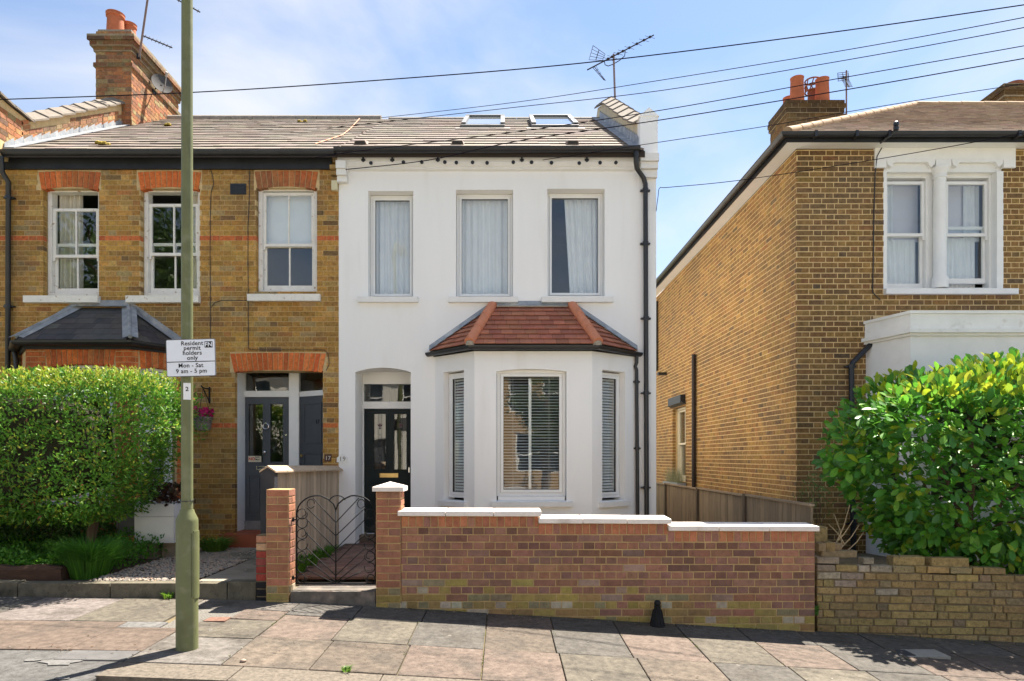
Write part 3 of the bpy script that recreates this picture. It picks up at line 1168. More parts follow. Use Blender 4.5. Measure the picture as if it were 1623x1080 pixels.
def plane_tiles(parent, quadpts, rowsn, wid, me, rnd, pal, name='tile', thick=0.013, lean=0.20, maxn=400):
    """tiles in courses over a triangle/quad given as (eave a, eave b, top b, top a)"""
    a, b, tb, ta = quadpts
    e = (b - a).normalized()
    mid = (ta + tb) / 2 - (a + b) / 2
    up = (mid - e * mid.dot(e))
    h = up.length
    up.normalize()
    n = e.cross(up).normalized()
    g = h / rowsn
    for k in range(rowsn):
        f0, f1 = (k + 0.04) / rowsn, (k + 0.96) / rowsn
        lo0 = max((a + (ta - a) * f0 - a).dot(e), (a + (ta - a) * f1 - a).dot(e)) if (ta - a).dot(e) > 0 else (a + (ta - a) * f0 - a).dot(e)
        lo = (a + (ta - a) * ((k + 0.5) / rowsn) - a).dot(e)
        hi = (b + (tb - b) * ((k + 0.5) / rowsn) - a).dot(e)
        x = lo - (wid / 2 if k % 2 else 0.0)
        while x < hi:
            p0, p1 = max(x, lo), min(x + wid, hi)
            x += wid
            if p1 - p0 < 0.025:
                continue
            c = a + e * ((p0 + p1) / 2) + up * ((k + 0.5) * g) + n * (0.012 + thick / 2)
            m = Matrix.Identity(4)
            cl, sl2 = cos(lean), sin(lean)
            yv = up * cl - n * sl2
            zv = n * cl + up * sl2
            for r_ in range(3):
                m[r_][0] = e[r_] * (p1 - p0 - 0.004)
                m[r_][1] = yv[r_] * (g * 1.22)
                m[r_][2] = zv[r_] * thick
                m[r_][3] = c[r_]
            o = bpy.data.objects.new(name, me)
            o.matrix_basis = m
            o.color = (*pick(rnd, pal), 1)
            link(o, parent)


RED_T = brick_mesh("red_roof_tile", TILE_O)
REDTILE = [(4, (0.40, 0.155, 0.095)), (3, (0.37, 0.14, 0.088)), (2, (0.43, 0.175, 0.105)), (0.6, (0.32, 0.125, 0.085))]
ROOFSUB = mat("roof_underlay", (0.05, 0.04, 0.035), 0.9, 0.1, 4, 0)
br, ev, tv = bay_roof(HW, bay_u0, bay_u1, bx0, bx1, BY, Z(488), Z(547, BY - 0.1), X(781), X(906), 0.13, ROOFSUB)
rq = random.Random(21)
plane_tiles(br, (ev[1], ev[2], tv[1], tv[0]), 8, 0.168, RED_T, rq, REDTILE)
plane_tiles(br, (ev[0], ev[1], tv[0], tv[0]), 8, 0.168, RED_T, rq, REDTILE)
plane_tiles(br, (ev[2], ev[3], tv[1], tv[1]), 8, 0.168, RED_T, rq, REDTILE)
HIPM = mat("hip_tile_red", (0.58, 0.225, 0.125), 0.8, 0.14, 9, 0.2, 60)


def hip_tiles(parent, a, b, n, r_, m, name='hip_tile'):
    a, b = Vector(a), Vector(b)
    for k in range(n):
        p, q = a + (b - a) * (k / n), a + (b - a) * ((k + 1.06) / n)
        mb = MB()
        mb.tube([p, q], [r_, r_ * 0.92], 12)
        mb.build(name, m, parent, autosmooth=50)


for a, b in ((ev[1], tv[0]), (ev[2], tv[1])):
    up_ = Vector((0, -0.01, 0.05))
    hip_tiles(br, a + up_ + (b - a) * -0.02, a + (b - a) * 0.98 + up_, 3, 0.072, HIPM)
    mb = MB()
    q = a + (b - a) * 0.012 + Vector((0, -0.012, 0.01))
    mb.lathe(q + Vector((0, 0, -0.05)), [(0.03, 0), (0.062, 0.02), (0.06, 0.07), (0.03, 0.09)], 10)
    mb.build('mortar_bedding', mat("bedding_mortar", (0.36, 0.31, 0.24), 0.95, 0.3, 30, 0.6, 60), br)
# lead flashing along the wall
mb = MB()
for a, b in ((ev[0], tv[0]), (tv[0], tv[1]), (tv[1], ev[3])):
    p, q = Vector(a), Vector(b)
    o1, o2 = Vector((0, -0.02, 0.03)), Vector((0, -0.09, 0.012))
    u_ = Vector((0, -0.006, 0.10))
    mb.quad([p + o2, q + o2, q + o1, p + o1])
    mb.quad([p + o1, q + o1, q + u_, p + u_])
    mb.quad([p + u_, q + u_, q + u_ + Vector((0, 0.006, 0)), p + u_ + Vector((0, 0.006, 0))])
mb.build('lead_flashing', LEAD, br)
# black bay gutter on a black fascia
mb = MB()
ge = [p + Vector((0, 0, -0.015)) for p in ev]
gutter_profile(mb, [ge[0] + Vector((-0.02, 0, 0)), ge[1], ge[2], ge[3] + Vector((0.04, 0, 0))], 0.055)
mb.build('bay_gutter', BLACK, HW)
mb = MB()
c_ = [Vector((bay_u0 - 0.03, FY, 0)), Vector((bx0 - 0.012, BY - 0.03, 0)), Vector((bx1 + 0.012, BY - 0.03, 0)), Vector((bay_u1 + 0.03, FY, 0))]
i_ = [Vector((bay_u0 + 0.1, FY, 0)), Vector((bx0 + 0.06, BY + 0.1, 0)), Vector((bx1 - 0.06, BY + 0.1, 0)), Vector((bay_u1 - 0.1, FY, 0))]
zf0, zf1 = Vector((0, 0, Z(557, BY))), Vector((0, 0, Z(547, BY) - 0.045))
for k in range(3):
    a, b, c2, d2 = c_[k], c_[k + 1], i_[k + 1], i_[k]
    mb.hexa([a + zf0, b + zf0, c2 + zf0, d2 + zf0, a + zf1, b + zf1, c2 + zf1, d2 + zf1])
mb.build('bay_fascia', BLACKW, HW)

# door recess: side linings, frame, fanlight, door
DY = 10.64
DFm = Fr((0, DY, 0), (1, 0, 0), (0, -1, 0))
thr = Z(848, DY)
mb = MB()
mb.box(DO[0] - 0.02, DO[0], FY + 0.262, DY + 0.1, 0.2, 3.0)
mb.box(DO[1], DO[1] + 0.02, FY + 0.262, DY + 0.1, 0.2, 3.0)
mb.box(DO[0], DO[1], FY + 0.262, DY + 0.1, Z(583) + 0.002, Z(583) + 0.04)
mb.build('porch_lining', STUCCO, HW)
d0_, d1_ = DO[0] + 0.002, DO[1] - 0.002
dl, dr = X(577, DY), d1_ - 0.03
ftop, fbot, dtop = Z(609, DY), Z(637, DY), Z(648, DY)
mb = MB()
DFm.box(mb, d0_, dl, thr, Z(583), -0.09, 0.02)
DFm.box(mb, dr, d1_, thr, Z(583), -0.09, 0.02)
DFm.box(mb, dl, dr, ftop, Z(583), -0.09, 0.02)
DFm.box(mb, dl, dr, dtop, fbot, -0.09, 0.02)
DFm.box(mb, d0_ + 0.03, d1_ - 0.002, ftop + 0.14, ftop + 0.15, 0.021, 0.03)
mb.build('door_frame', UPVC, HW)
pane(DFm, dl + 0.002, dr - 0.002, fbot + 0.002, ftop - 0.002, -0.02, HW, 'fanlight')
DOORG = mat("dark_green_door_paint", (0.012, 0.019, 0.019), 0.5, 0.1, 5, 0.04, 60, spec=0.22)
gl = [(X(592, DY), X(611.5, DY)), (X(624, DY), X(644.5, DY))]
gz = (Z(744.5, DY), Z(656, DY))
mb = MB()
wall_cells(mb, DFm, dl + 0.004, dr - 0.004, thr + 0.03, dtop - 0.004, [(a, b, gz[0], gz[1]) for a, b in gl], -0.055, -0.008)
door = mb.build('door', DOORG, HW)
for a, b in gl:
    mb = MB()
    DFm.ring(mb, a - 0.022, b + 0.022, gz[0] - 0.022, gz[1] + 0.022, 0.024, -0.008, 0.006)
    mb.build('glazing_bead', DOORG, door)
    pane(DFm, a, b, gz[0], gz[1], -0.03, door)
    lead = MB()
    uc = (a + b) / 2
    LM = mat("leading", (0.05, 0.05, 0.055), 0.5, 0.1, 9, 0)
    for du in (-0.028, 0.028):
        DFm.box(lead, uc + du - 0.0025, uc + du + 0.0025, gz[0], gz[1], -0.029, -0.026)
    DFm.box(lead, uc - 0.002, uc + 0.002, gz[0], gz[1], -0.029, -0.0262)
    for f, s in ((0.12, 0.02), (0.25, 0.03), (0.42, 0.016), (0.50, 0.02), (0.62, 0.014), (0.74, 0.024)):
        vv = gz[0] + (gz[1] - gz[0]) * f
        lead.prism([DFm.p(uc, vv - s, -0.026), DFm.p(uc + s * 0.6, vv, -0.026), DFm.p(uc, vv + s, -0.026), DFm.p(uc - s * 0.6, vv, -0.026)], DFm.n * 0.002)
    lead.build('leading', LM, door)
    flw = MB()
    vv = gz[0] + (gz[1] - gz[0]) * 0.76
    for du, hh in ((-0.035, 0.05), (0, 0.07), (0.035, 0.05)):
        flw.prism([DFm.p(uc, vv, -0.0255), DFm.p(uc + du * 0.7 + 0.012, vv + hh * 0.6, -0.0255), DFm.p(uc + du, vv + hh, -0.0255), DFm.p(uc + du * 0.7 - 0.012, vv + hh * 0.6, -0.0255)], DFm.n * 0.002)
    flw.build('stained_flower', mat("purple_glass", (0.10, 0.03, 0.06), 0.3, 0.1, 9, 0), door)
BRASS = mat("brass", (0.62, 0.46, 0.20), 0.28, 0.1, 20, 0.05, 60, metal=1.0)
mb = MB()
DFm.ring(mb, X(602, DY), X(631, DY), Z(757, DY), Z(750.5, DY), 0.012, -0.007, 0.008)
DFm.box(mb, X(602, DY) + 0.014, X(631, DY) - 0.014, Z(757, DY) + 0.013, Z(750.5, DY) - 0.013, -0.006, 0.004)
mb.build('letterbox', BRASS, door)
for a, b in ((X(590, DY), X(612, DY)), (X(623, DY), X(645, DY))):
    mb = MB()
    DFm.ring(mb, a, b, thr + 0.16, Z(763, DY), 0.03, -0.0075, 0.004)
    DFm.box(mb, a + 0.055, b - 0.055, thr + 0.215, Z(763, DY) - 0.055, -0.0075, 0.006)
    mb.build('door_panel', DOORG, door)
mb = MB()
DFm.box(mb, X(648.2, DY), X(649.3, DY), Z(749, DY), Z(741, DY), 0.0, 0.035)
mb.build('door_handle', mat("chrome", (0.7, 0.7, 0.7), 0.15, 0.02, 5, 0, metal=1.0), door)
mb = MB()
DFm.box(mb, d0_, d1_, thr - 0.06, thr + 0.028, -0.09, 0.05)
DFm.box(mb, d0_ - 0.0, d1_, thr - 0.08, thr - 0.062, -0.05, 0.1)
mb.build('threshold', UPVC, HW)
mb = MB()
DFm.box(mb, X(569.5, DY - 0.03), X(574, DY - 0.03), Z(722, DY), Z(712, DY), 0.0215, 0.05)
mb.build('doorbell', BLACK, HW)
# red tiled porch step
STEP = mat("red_quarry_tile", (0.20, 0.085, 0.065), 0.65, 0.2, 8, 0.1, 50)
mb = MB()
mb.box(DO[0] + 0.001, DO[1] - 0.001, FY - 0.30, DY - 0.10, 0.15, thr - 0.085)
mb.build('porch_step', STEP, HW)
mb = MB()
mb.box(DO[0] - 0.12, DO[1] + 0.12, FY - 0.302, FY - 0.27, 0.15, thr - 0.10)
mb.build('step_riser', CONC, HW)
# number plaque
pl = thing('number_plaque', 'white shaped plaque reading 19 on the white house beside its door', 'plaque', (X(543), FY, Z(727)))
mb = MB()
pr = [(534, 733), (551.5, 733), (551.5, 726), (549, 723.5), (546.5, 720.6), (543, 719.4), (539.5, 720.6), (537, 723.5), (534.3, 726)]
mb.prism([FF.p(X(a), Z(b), 0.002) for a, b in reversed(pr)], (0, -0.014, 0))
mb.build('plate', PAINTW, pl)
INK = mat("black_ink", (0.012, 0.012, 0.014), 0.6, 0.05, 9, 0)
text("19", 0.095, Matrix.Translation((X(543), FY - 0.0168, Z(728))) @ FACE, INK, pl, sp=1.1)

# roof of the white house
mb = MB()
roofx0, roofx1 = WL + 0.01, X(1012, 10.0) - 0.02
mb.hexa([(roofx0, EAVY, EAVZ - 0.10), (WR - 0.2, EAVY, EAVZ - 0.10), (WR - 0.2, RIDY, RIDZ - 0.10), (roofx0, RIDY, RIDZ - 0.10),
         (roofx0, EAVY, EAVZ - 0.01), (WR - 0.2, EAVY, EAVZ - 0.01), (WR - 0.2, RIDY, RIDZ - 0.01), (roofx0, RIDY, RIDZ - 0.01)])
mb.hexa([(roofx0, RIDY, RIDZ - 0.10), (WR - 0.2, RIDY, RIDZ - 0.10), (WR - 0.2, 19.1, 5.9), (roofx0, 19.1, 5.9),
         (roofx0, RIDY, RIDZ - 0.012), (WR - 0.2, RIDY, RIDZ - 0.012), (WR - 0.2, 19.1, 6.0), (roofx0, 19.1, 6.0)])
roofW = mb.build('roof', ROOFSUB, HW)
TILES_W = [(4, (0.24, 0.20, 0.17)), (4, (0.228, 0.188, 0.158)), (2, (0.255, 0.212, 0.182)), (0.6, (0.205, 0.166, 0.14))]
rq = random.Random(31)
tile_roof(roofW, roofx0, WR - 0.22, 15, 0.33, TILES_W, rq)
# ridge of the white house
RIDGEM = mat("ridge_tile", (0.25, 0.22, 0.19), 0.85, 0.2, 9, 0.25, 60)
x = roofx0
while x < WR - 0.3:
    mb = MB()
    mb.tube([(x + 0.004, RIDY, RIDZ - 0.035), (x + 0.446, RIDY, RIDZ - 0.035)], 0.085, 12)
    mb.build('ridge_tile', RIDGEM, roofW, autosmooth=50)
    x += 0.45
# roof windows
GREYAL = mat("grey_aluminium", (0.12, 0.125, 0.13), 0.45, 0.1, 9, 0.0, spec=0.5)


def on_slope(mb, x0, x1, y0, y1, h0, h1):
    nrm = Vector((0, -sin(PITCH), cos(PITCH)))

    def q(x, y, h):
        return Vector((x, y, roofz(y))) + nrm * h
    mb.hexa([q(x0, y0, h0), q(x1, y0, h0), q(x1, y1, h0), q(x0, y1, h0), q(x0, y0, h1), q(x1, y0, h1), q(x1, y1, h1), q(x0, y1, h1)])


for x0, x1 in ((-0.80, 0.0), (0.50, 1.36)):
    y0, y1 = 12.55, 14.1
    mb = MB()
    on_slope(mb, x0, x1, y0, y0 + 0.10, 0.0, 0.085)
    on_slope(mb, x0, x1, y1 - 0.1, y1, 0.0, 0.13)
    on_slope(mb, x0, x0 + 0.08, y0 + 0.1, y1 - 0.1, 0.0, 0.12)
    on_slope(mb, x1 - 0.08, x1, y0 + 0.1, y1 - 0.1, 0.0, 0.12)
    rl = mb.build('roof_window', GREYAL, roofW)
    mb = MB()
    on_slope(mb, x0 + 0.081, x1 - 0.081, y0 + 0.101, y1 - 0.101, 0.078, 0.090)
    mb.build('pane', mat("roof_glass", (0.45, 0.48, 0.50), 0.03, 0, 1, 0, spec=1.0, coat=1.0), rl)
    mb = MB()
    on_slope(mb, x0 - 0.10, x1 + 0.10, y0 - 0.16, y0 - 0.001, 0.035, 0.042)
    mb.build('flashing_apron', mat("brown_flashing", (0.20, 0.17, 0.145), 0.6, 0.1, 9, 0.1), rl)
for px in (571, 725, 908):
    yv = 10.35
    xv = X(px, yv)
    mb = MB()
    nrm = Vector((0, -sin(PITCH), cos(PITCH)))
    base = Vector((xv, yv, roofz(yv) + 0.03))
    al = Vector((0, cos(PITCH), sin(PITCH)))
    e1 = Vector((1, 0, 0))
    mb.hexa([base - e1 * 0.10, base + e1 * 0.10, base + e1 * 0.10 + al * 0.25, base - e1 * 0.10 + al * 0.25,
             base - e1 * 0.075 + nrm * 0.06, base + e1 * 0.075 + nrm * 0.06, base + e1 * 0.075 + al * 0.25 + nrm * 0.02, base - e1 * 0.075 + al * 0.25 + nrm * 0.02])
    o = mb.build('tile_vent', TILE_O, roofW)
    o.color = (0.26, 0.21, 0.18, 1)
    mb = MB()
    f = base - al * 0.004
    mb.hexa([f - e1 * 0.085 + nrm * 0.008, f + e1 * 0.085 + nrm * 0.008, f + e1 * 0.085 + nrm * 0.008 + al * 0.003, f - e1 * 0.085 + nrm * 0.008 + al * 0.003,
             f - e1 * 0.066 + nrm * 0.052, f + e1 * 0.066 + nrm * 0.052, f + e1 * 0.066 + nrm * 0.052 + al * 0.003, f - e1 * 0.066 + nrm * 0.052 + al * 0.003])
    mb.build('vent_grille', BLACK, o)
# gutter and pipes
mb = MB()
gx1 = X(1014, 9.86)
gutter_profile(mb, [(X(530, 9.86), 9.86, EAVZ - 0.005), (gx1, 9.86, EAVZ + 0.015)], 0.068)
mb.build('gutter', BLACK, HW)
hx = X(1008, 9.86)
dp = X(1023, FY - 0.06)
pipe('downpipe', [(hx, 9.86, EAVZ - 0.05), (hx, 9.86, EAVZ - 0.20), (hx + 0.02, 9.90, EAVZ - 0.27), (dp - 0.03, FY - 0.07, EAVZ - 0.36), (dp, FY - 0.06, EAVZ - 0.45), (dp + 0.02, FY - 0.06, 0.2)], 0.036, HW,
     collars=[(dp, FY - 0.06, Z(304)), (dp, FY - 0.06, Z(388)), (dp + 0.01, FY - 0.06, Z(506)), (dp + 0.01, FY - 0.06, Z(624)), (dp + 0.01, FY - 0.06, Z(773))])
bp = X(1009, FY - 0.05)
e3 = ev[3]
pipe('bay_downpipe', [(e3.x - 0.02, FY - 0.06, e3.z - 0.05), (e3.x - 0.02, FY - 0.06, e3.z - 0.16), (bp - 0.02, FY - 0.05, e3.z - 0.22), (bp, FY - 0.05, e3.z - 0.27), (bp + 0.02, FY - 0.05, 0.2)], 0.026, HW,
     collars=[(bp, FY - 0.05, Z(606)), (bp + 0.01, FY - 0.05, Z(711))])
# parapet over the flank wall, stepped pier at its foot
PW0, PW1 = WR - 0.24, WR
mb = MB()
ptop = Z(176)
FF.box(mb, PW0, PW1 + 0.02, EAVZ - 0.15, ptop - 0.09, -0.19, 0.02)
mb.prism([FF.p(PW0 - 0.02, ptop - 0.09, 0.03), FF.p(PW1 + 0.04, ptop - 0.09, 0.03), FF.p((PW0 + PW1) / 2 + 0.01, ptop + 0.04, 0.03)], (0, 0.23, 0))
mb.build('parapet_pier', STUCCO, HW)
mb = MB()
path = [(FY + 0.192, roofz(10.3) + 0.34), (11.2, roofz(11.2) + 0.34), (12.2, roofz(12.2) + 0.38), (13.6, roofz(13.6) + 0.42), (14.7, RIDZ + 0.40), (15.5, RIDZ + 0.05)]
poly = [(PW0, y, z) for y, z in path] + [(PW0, 15.5, RIDZ - 1.2), (PW0, FY + 0.192, EAVZ - 0.2)]
mb.prism(poly, (PW1 - PW0, 0, 0))
para = mb.build('parapet', STUCCO_OLD, HW)


def saddle(mb, xa, xb, y0, y1, z0, z1):
    """one saddle-back coping tile over a sloping wall top, lower end lapping the next"""
    xm = (xa + xb) / 2
    y1 += 0.02
    for xo in (xa - 0.07, xb + 0.07):
        e = [(xo, y0, z0 + 0.005), (xm, y0, z0 + 0.105), (xm, y1, z1 + 0.09), (xo, y1, z1 - 0.008)]
        if xo > xm:
            e = [e[1], e[0], e[3], e[2]]
        mb.hexa(e + [(p[0], p[1], p[2] + 0.03) for p in e])


CAPM = mat("coping_tile", (0.19, 0.16, 0.13), 0.9, 0.25, 10, 0.3, 60)
for k in range(len(path) - 2):
    (ya, za), (yb, zb_) = path[k], path[k + 1]
    n_ = max(1, int(round((yb - ya) / 0.42)))
    for q in range(n_):
        y0, y1 = ya + (yb - ya) * q / n_, ya + (yb - ya) * (q + 1) / n_
        z0, z1 = za + (zb_ - za) * q / n_, za + (zb_ - za) * (q + 1) / n_
        mb = MB()
        saddle(mb, PW0, PW1, y0, y1, z0, z1)
        mb.build('coping_tile', CAPM, para)
mb = MB()
y = FY + 0.1
while y < 14.3:
    y2 = min(y + 0.19, 14.35)
    mb.hexa([(PW0 - 0.012, y, roofz(y) + 0.03), (PW0 - 0.001, y, roofz(y) + 0.03), (PW0 - 0.001, y2 - 0.004, roofz(y2) + 0.03), (PW0 - 0.012, y2 - 0.004, roofz(y2) + 0.03),
             (PW0 - 0.010, y, roofz(y) + 0.16), (PW0 - 0.001, y, roofz(y) + 0.16), (PW0 - 0.001, y2 - 0.004, roofz(y2) + 0.20), (PW0 - 0.010, y2 - 0.004, roofz(y2) + 0.20)])
    y = y2
mb.hexa([(PW0 - 0.14, EAVY, EAVZ + 0.035), (PW0 - 0.013, EAVY, EAVZ + 0.035), (PW0 - 0.013, RIDY, RIDZ + 0.035), (PW0 - 0.14, RIDY, RIDZ + 0.035),
         (PW0 - 0.14, EAVY, EAVZ + 0.042), (PW0 - 0.013, EAVY, EAVZ + 0.045), (PW0 - 0.013, RIDY, RIDZ + 0.045), (PW0 - 0.14, RIDY, RIDZ + 0.042)])
mb.build('lead_flashing', LEAD, para)

# ================================================================== the brick terraced house on the left
HL = thing('terraced_house', 'yellow stock brick terraced house with red brick arches and grey door', 'house', (-5.0, FY, 0.2))
LX0 = -8.3
LV0 = 0.109
CR = 0.075
L1 = (X(68.5), X(157.5), Z(469), Z(299))
L2 = (X(222.5), X(317), Z(469), Z(299))
L3 = (X(406), X(503), Z(465), Z(298))
LD = (X(372), X(512), 0.15, Z(588))
lb0, lb1, lc0, lc1 = -7.16, -4.77, -6.70, -5.23       # bay: wall ends and front corners
LB = (lb0 + 0.05, lb1 - 0.05, 0.1, 3.05)
holes = [L1, L2, L3, LD, LB]
mb = MB()
wall_cells(mb, FF, LX0, WL - 0.002, -0.1, EAVZ - 0.02, holes, -0.26, 0.0)
wallL = mb.build('wall', MORT_STOCK, HL)
mb = MB()
mb.box(LX0, LX0 + 0.2, FY + 0.262, 19, -0.1, EAVZ)
mb.box(LX0, WL - 0.01, 18.8, 19, -0.1, EAVZ)
mb.box(LX0 + 0.21, WL - 0.01, FY + 0.27, 18.7, 3.15, 3.40)
mb.box(LX0 + 0.21, WL - 0.01, FY + 0.27, 18.7, 0.1, 0.36)
mb.box(LX0 + 0.21, WL - 0.01, 14.0, 14.1, 0.37, 3.14)
mb.box(LX0 + 0.21, WL - 0.01, 14.0, 14.1, 3.41, 5.9)
mb.box(LX0 + 0.21, WL - 0.01, FY + 0.27, 18.7, 5.9, 5.94)
mb.box(-4.3, -4.2, FY + 0.27, 13.9, 0.37, 3.14)
mb.build('inner_wall', DARKROOM, HL)
arch_holes = [(X(59), X(161), Z(301), Z(271)), (X(216), X(321), Z(301), Z(271)), (X(402), X(507), Z(300), Z(270)), (X(364), X(518), Z(590), Z(556))]
BAND = {25, 62}


def colL(u, v, hd, rnd):
    k = int((v - LV0) / CR + 1e-6)
    if k in BAND:
        return pick(rnd, [(1, (0.52, 0.14, 0.045)), (1, (0.47, 0.12, 0.04))])
    c = pick(rnd, STOCK_L)
    f = 1.0 + 0.22 * noise.noise(Vector((u * 0.7, v * 0.7, 3.1)))
    if v < 1.2:
        f *= 0.85
    return tuple(q * f for q in c)


rq = random.Random(41)
bl = lay(LX0, WL - 0.004, LV0, EAVZ - 0.10, holes + arch_holes, 'flemish', CR, 0.2275, 0.1125, 0.008, colL, rq)


def keepL(b):
    u, v = (b[0] + b[1]) / 2, (b[2] + b[3]) / 2
    return u > X(10) and v > 0.4 and v < Z(275) and not (u < X(300) and v < Z(545)) and not (X(285) < u < X(312)) and not (u > X(425) and v < Z(742))


place_bricks(FF, bl, HOUSE_BRICK, wallL, BRICK_A, 270, rq, keep=keepL, proud=0.004, jit=0.0015)
for (a, b, c, d, n_) in ((X(66), X(156), Z(301), Z(274), 11), (X(223), X(315), Z(301), Z(274), 11), (X(408), X(500), Z(300), Z(273), 11)):
    voussoirs(FF, a, b, c - 0.01, d, 0.05, n_, wallL, rq, splay=0.045)
voussoirs(FF, X(371), X(511), Z(590) - 0.004, Z(561), 0.035, 18, wallL, rq, splay=0.06)
# sash windows: the two left ones have their top sashes let down
sash_window(FF, L1[0] + 0.01, L1[1] - 0.01, L1[2] + 0.01, L1[3] + 0.03, -0.09, HL, (Z(405), Z(326.5)), (L1[2] + 0.07, Z(381.5)))
sash_window(FF, L2[0] + 0.01, L2[1] - 0.01, L2[2] + 0.01, L2[3] + 0.03, -0.09, HL, (Z(402), Z(319)), (L2[2] + 0.07, Z(380.5)))
sash_window(FF, L3[0] + 0.01, L3[1] - 0.01, L3[2] + 0.01, L3[3] + 0.03, -0.07, HL, (Z(388), Z(302)), (L3[2] + 0.07, Z(384)))
for a, b, c in ((43, 160, 469.5), (204, 318.5, 469.5), (395, 509, 467)):
    sill(FF, X(a), X(b), Z(c + 12), Z(c), HL, OLDPAINT, d0=-0.1, d1=0.09, drop=0.012)
curtain(FF, L1[0] + 0.06, X(113), L1[2] + 0.05, L1[3] + 0.02, -0.255, 'cream curtain hanging at the left of the window above the left bay', CURTC, waves=5, amp=0.03, seed=5)
curtain(FF, X(291), L2[1] + 0.02, L2[2] + 0.05, L2[3] + 0.02, -0.255, 'pale curtain at the edge of the window behind the lamp post', CURTC, waves=3, amp=0.025, seed=6, taper=-0.06)
mb = MB()
FF.box(mb, L3[0] + 0.06, L3[1] - 0.06, Z(385), L3[3], -0.225, -0.22)
mb.tube([FF.p(L3[0] + 0.06, L3[3] - 0.02, -0.27), FF.p(L3[1] - 0.06, L3[3] - 0.02, -0.27)], 0.02, 8)
tag(mb.build('roller_blind', mat("blind_cloth", (0.82, 0.83, 0.83), 0.9, 0.04, 4, 0.05)), 'pale roller blind half down in the window above the grey door', 'blind')

# left bay
LBf = Fr((0, BY, 0), (1, 0, 0), (0, -1, 0))
a_ = Vector((lc0, BY, 0)) - Vector((lb0, FY, 0))
LLf = Fr((lb0, FY, 0), a_, (a_.y, -a_.x, 0))
a2_ = Vector((lb1, FY, 0)) - Vector((lc1, BY, 0))
LRf = Fr((lc1, BY, 0), a2_, (a2_.y, -a2_.x, 0))
lbt = 3.10
fw_ = (lc0 + 0.30, lc1 - 0.26, 0.95, 2.86)
rw_ = (a2_.length * 0.16, a2_.length * 0.84, 0.95, 2.84)
lw_ = rw_
mb = MB()
wall_cells(mb, LBf, lc0, lc1, 0.0, lbt, [fw_], -0.2, 0.0)
wall_cells(mb, LLf, 0.0, a_.length, 0.0, lbt, [lw_], -0.2, 0.0)
wall_cells(mb, LRf, 0.0, a2_.length, 0.0, lbt, [rw_], -0.2, 0.0)
bayL = mb.build('bay', MORT_STOCK, HL)
bb = lambda F, u1_, hs, lim: place_bricks(F, lay(lc0 if F is LBf else 0.0, u1_, LV0, lbt, hs, 'flemish', CR, 0.2275, 0.1125, 0.008, lambda u, v, h, q: pick(q, REDS), rq),
                                          HOUSE_BRICK, bayL, BRICK_A, lim, rq, keep=lambda b: b[2] > 2.6, proud=0.005, name='bay_brick', stuff_name='bay_brickwork', depth=0.05)
bb(LBf, lc1, [(fw_[0] - 0.04, fw_[1] + 0.04, 0.95, lbt)], 24)
bb(LRf, a2_.length, [(rw_[0] - 0.03, rw_[1] + 0.03, 0.95, lbt)], 12)
bb(LLf, a_.length, [(lw_[0], lw_[1], 0.95, lbt)], 8)
voussoirs(LBf, fw_[0] - 0.01, fw_[1] + 0.01, 2.80, 3.07, 0.05, 13, bayL, rq, splay=0.03, name='bay_arch_brick')
voussoirs(LRf, rw_[0], rw_[1], 2.80, 3.07, 0.03, 6, bayL, rq, splay=0.02, name='bay_arch_brick')
sash_window(LBf, fw_[0] + 0.01, fw_[1] - 0.01, fw_[2] + 0.01, fw_[3], -0.08, HL, (1.9, fw_[3] - 0.06), (fw_[2] + 0.07, 1.94), m=PAINTW, bars=False)
sash_window(LRf, rw_[0] + 0.01, rw_[1] - 0.01, rw_[2] + 0.01, rw_[3], -0.06, HL, (1.9, rw_[3] - 0.06), (rw_[2] + 0.07, 1.94), m=PAINTW, bars=False, fw=0.045)
sill(LRf, rw_[0] - 0.06, rw_[1] + 0.06, 0.87, 0.95, HL, PAINTW)
sill(LBf, fw_[0] - 0.06, fw_[1] + 0.06, 0.87, 0.95, HL, PAINTW)
blind(LRf, rw_[0] + 0.06, rw_[1] - 0.06, rw_[2] + 0.05, rw_[3] - 0.05, -0.25, 'white venetian blind in the left bay beside the clipped hedge', pitch=0.06, tilt=0.3)
SLATE = mat("slate", (1, 1, 1), 0.6, 0.25, 9, 0.25, 40, mode='obj')
SLATE_T = brick_mesh("slate_tile", SLATE)
SLP = [(3, (0.065, 0.062, 0.062)), (2, (0.08, 0.072, 0.066)), (1, (0.05, 0.05, 0.055))]
bl_, evl, tvl = bay_roof(HL, lb0, lb1, lc0, lc1, BY, Z(490), Z(540, BY - 0.1), X(122), X(205), 0.13, ROOFSUB)
plane_tiles(bl_, (evl[1], evl[2], tvl[1], tvl[0]), 6, 0.25, SLATE_T, rq, SLP, name='slate', thick=0.007, lean=0.03)
plane_tiles(bl_, (evl[0], evl[1], tvl[0], tvl[0]), 6, 0.25, SLATE_T, rq, SLP, name='slate', thick=0.007, lean=0.03)
plane_tiles(bl_, (evl[2], evl[3], tvl[1], tvl[1]), 6, 0.25, SLATE_T, rq, SLP, name='slate', thick=0.007, lean=0.03)
LEADP = mat("pale_lead", (0.25, 0.265, 0.285), 0.65, 0.25, 8, 0.3, 25, col2=(0.36, 0.355, 0.345), c2scale=7)
for a, b in ((evl[1], tvl[0]), (evl[2], tvl[1])):
    mb = MB()
    e1 = Vector((1, 0, 0)) * 0.11
    up_ = Vector((0, -0.01, 0.04))
    mb.quad([a - e1 + up_ * 0.8, a + up_ * 1.5, b + up_ * 1.5, b - e1 + up_ * 0.8])
    mb.quad([a + up_ * 1.5, a + e1 + up_ * 0.8, b + e1 + up_ * 0.8, b + up_ * 1.5])
    mb.tube([a + up_ * 1.2, b + up_ * 1.2], 0.03, 8)
    mb.build('lead_hip', LEADP, bl_)
mb = MB()
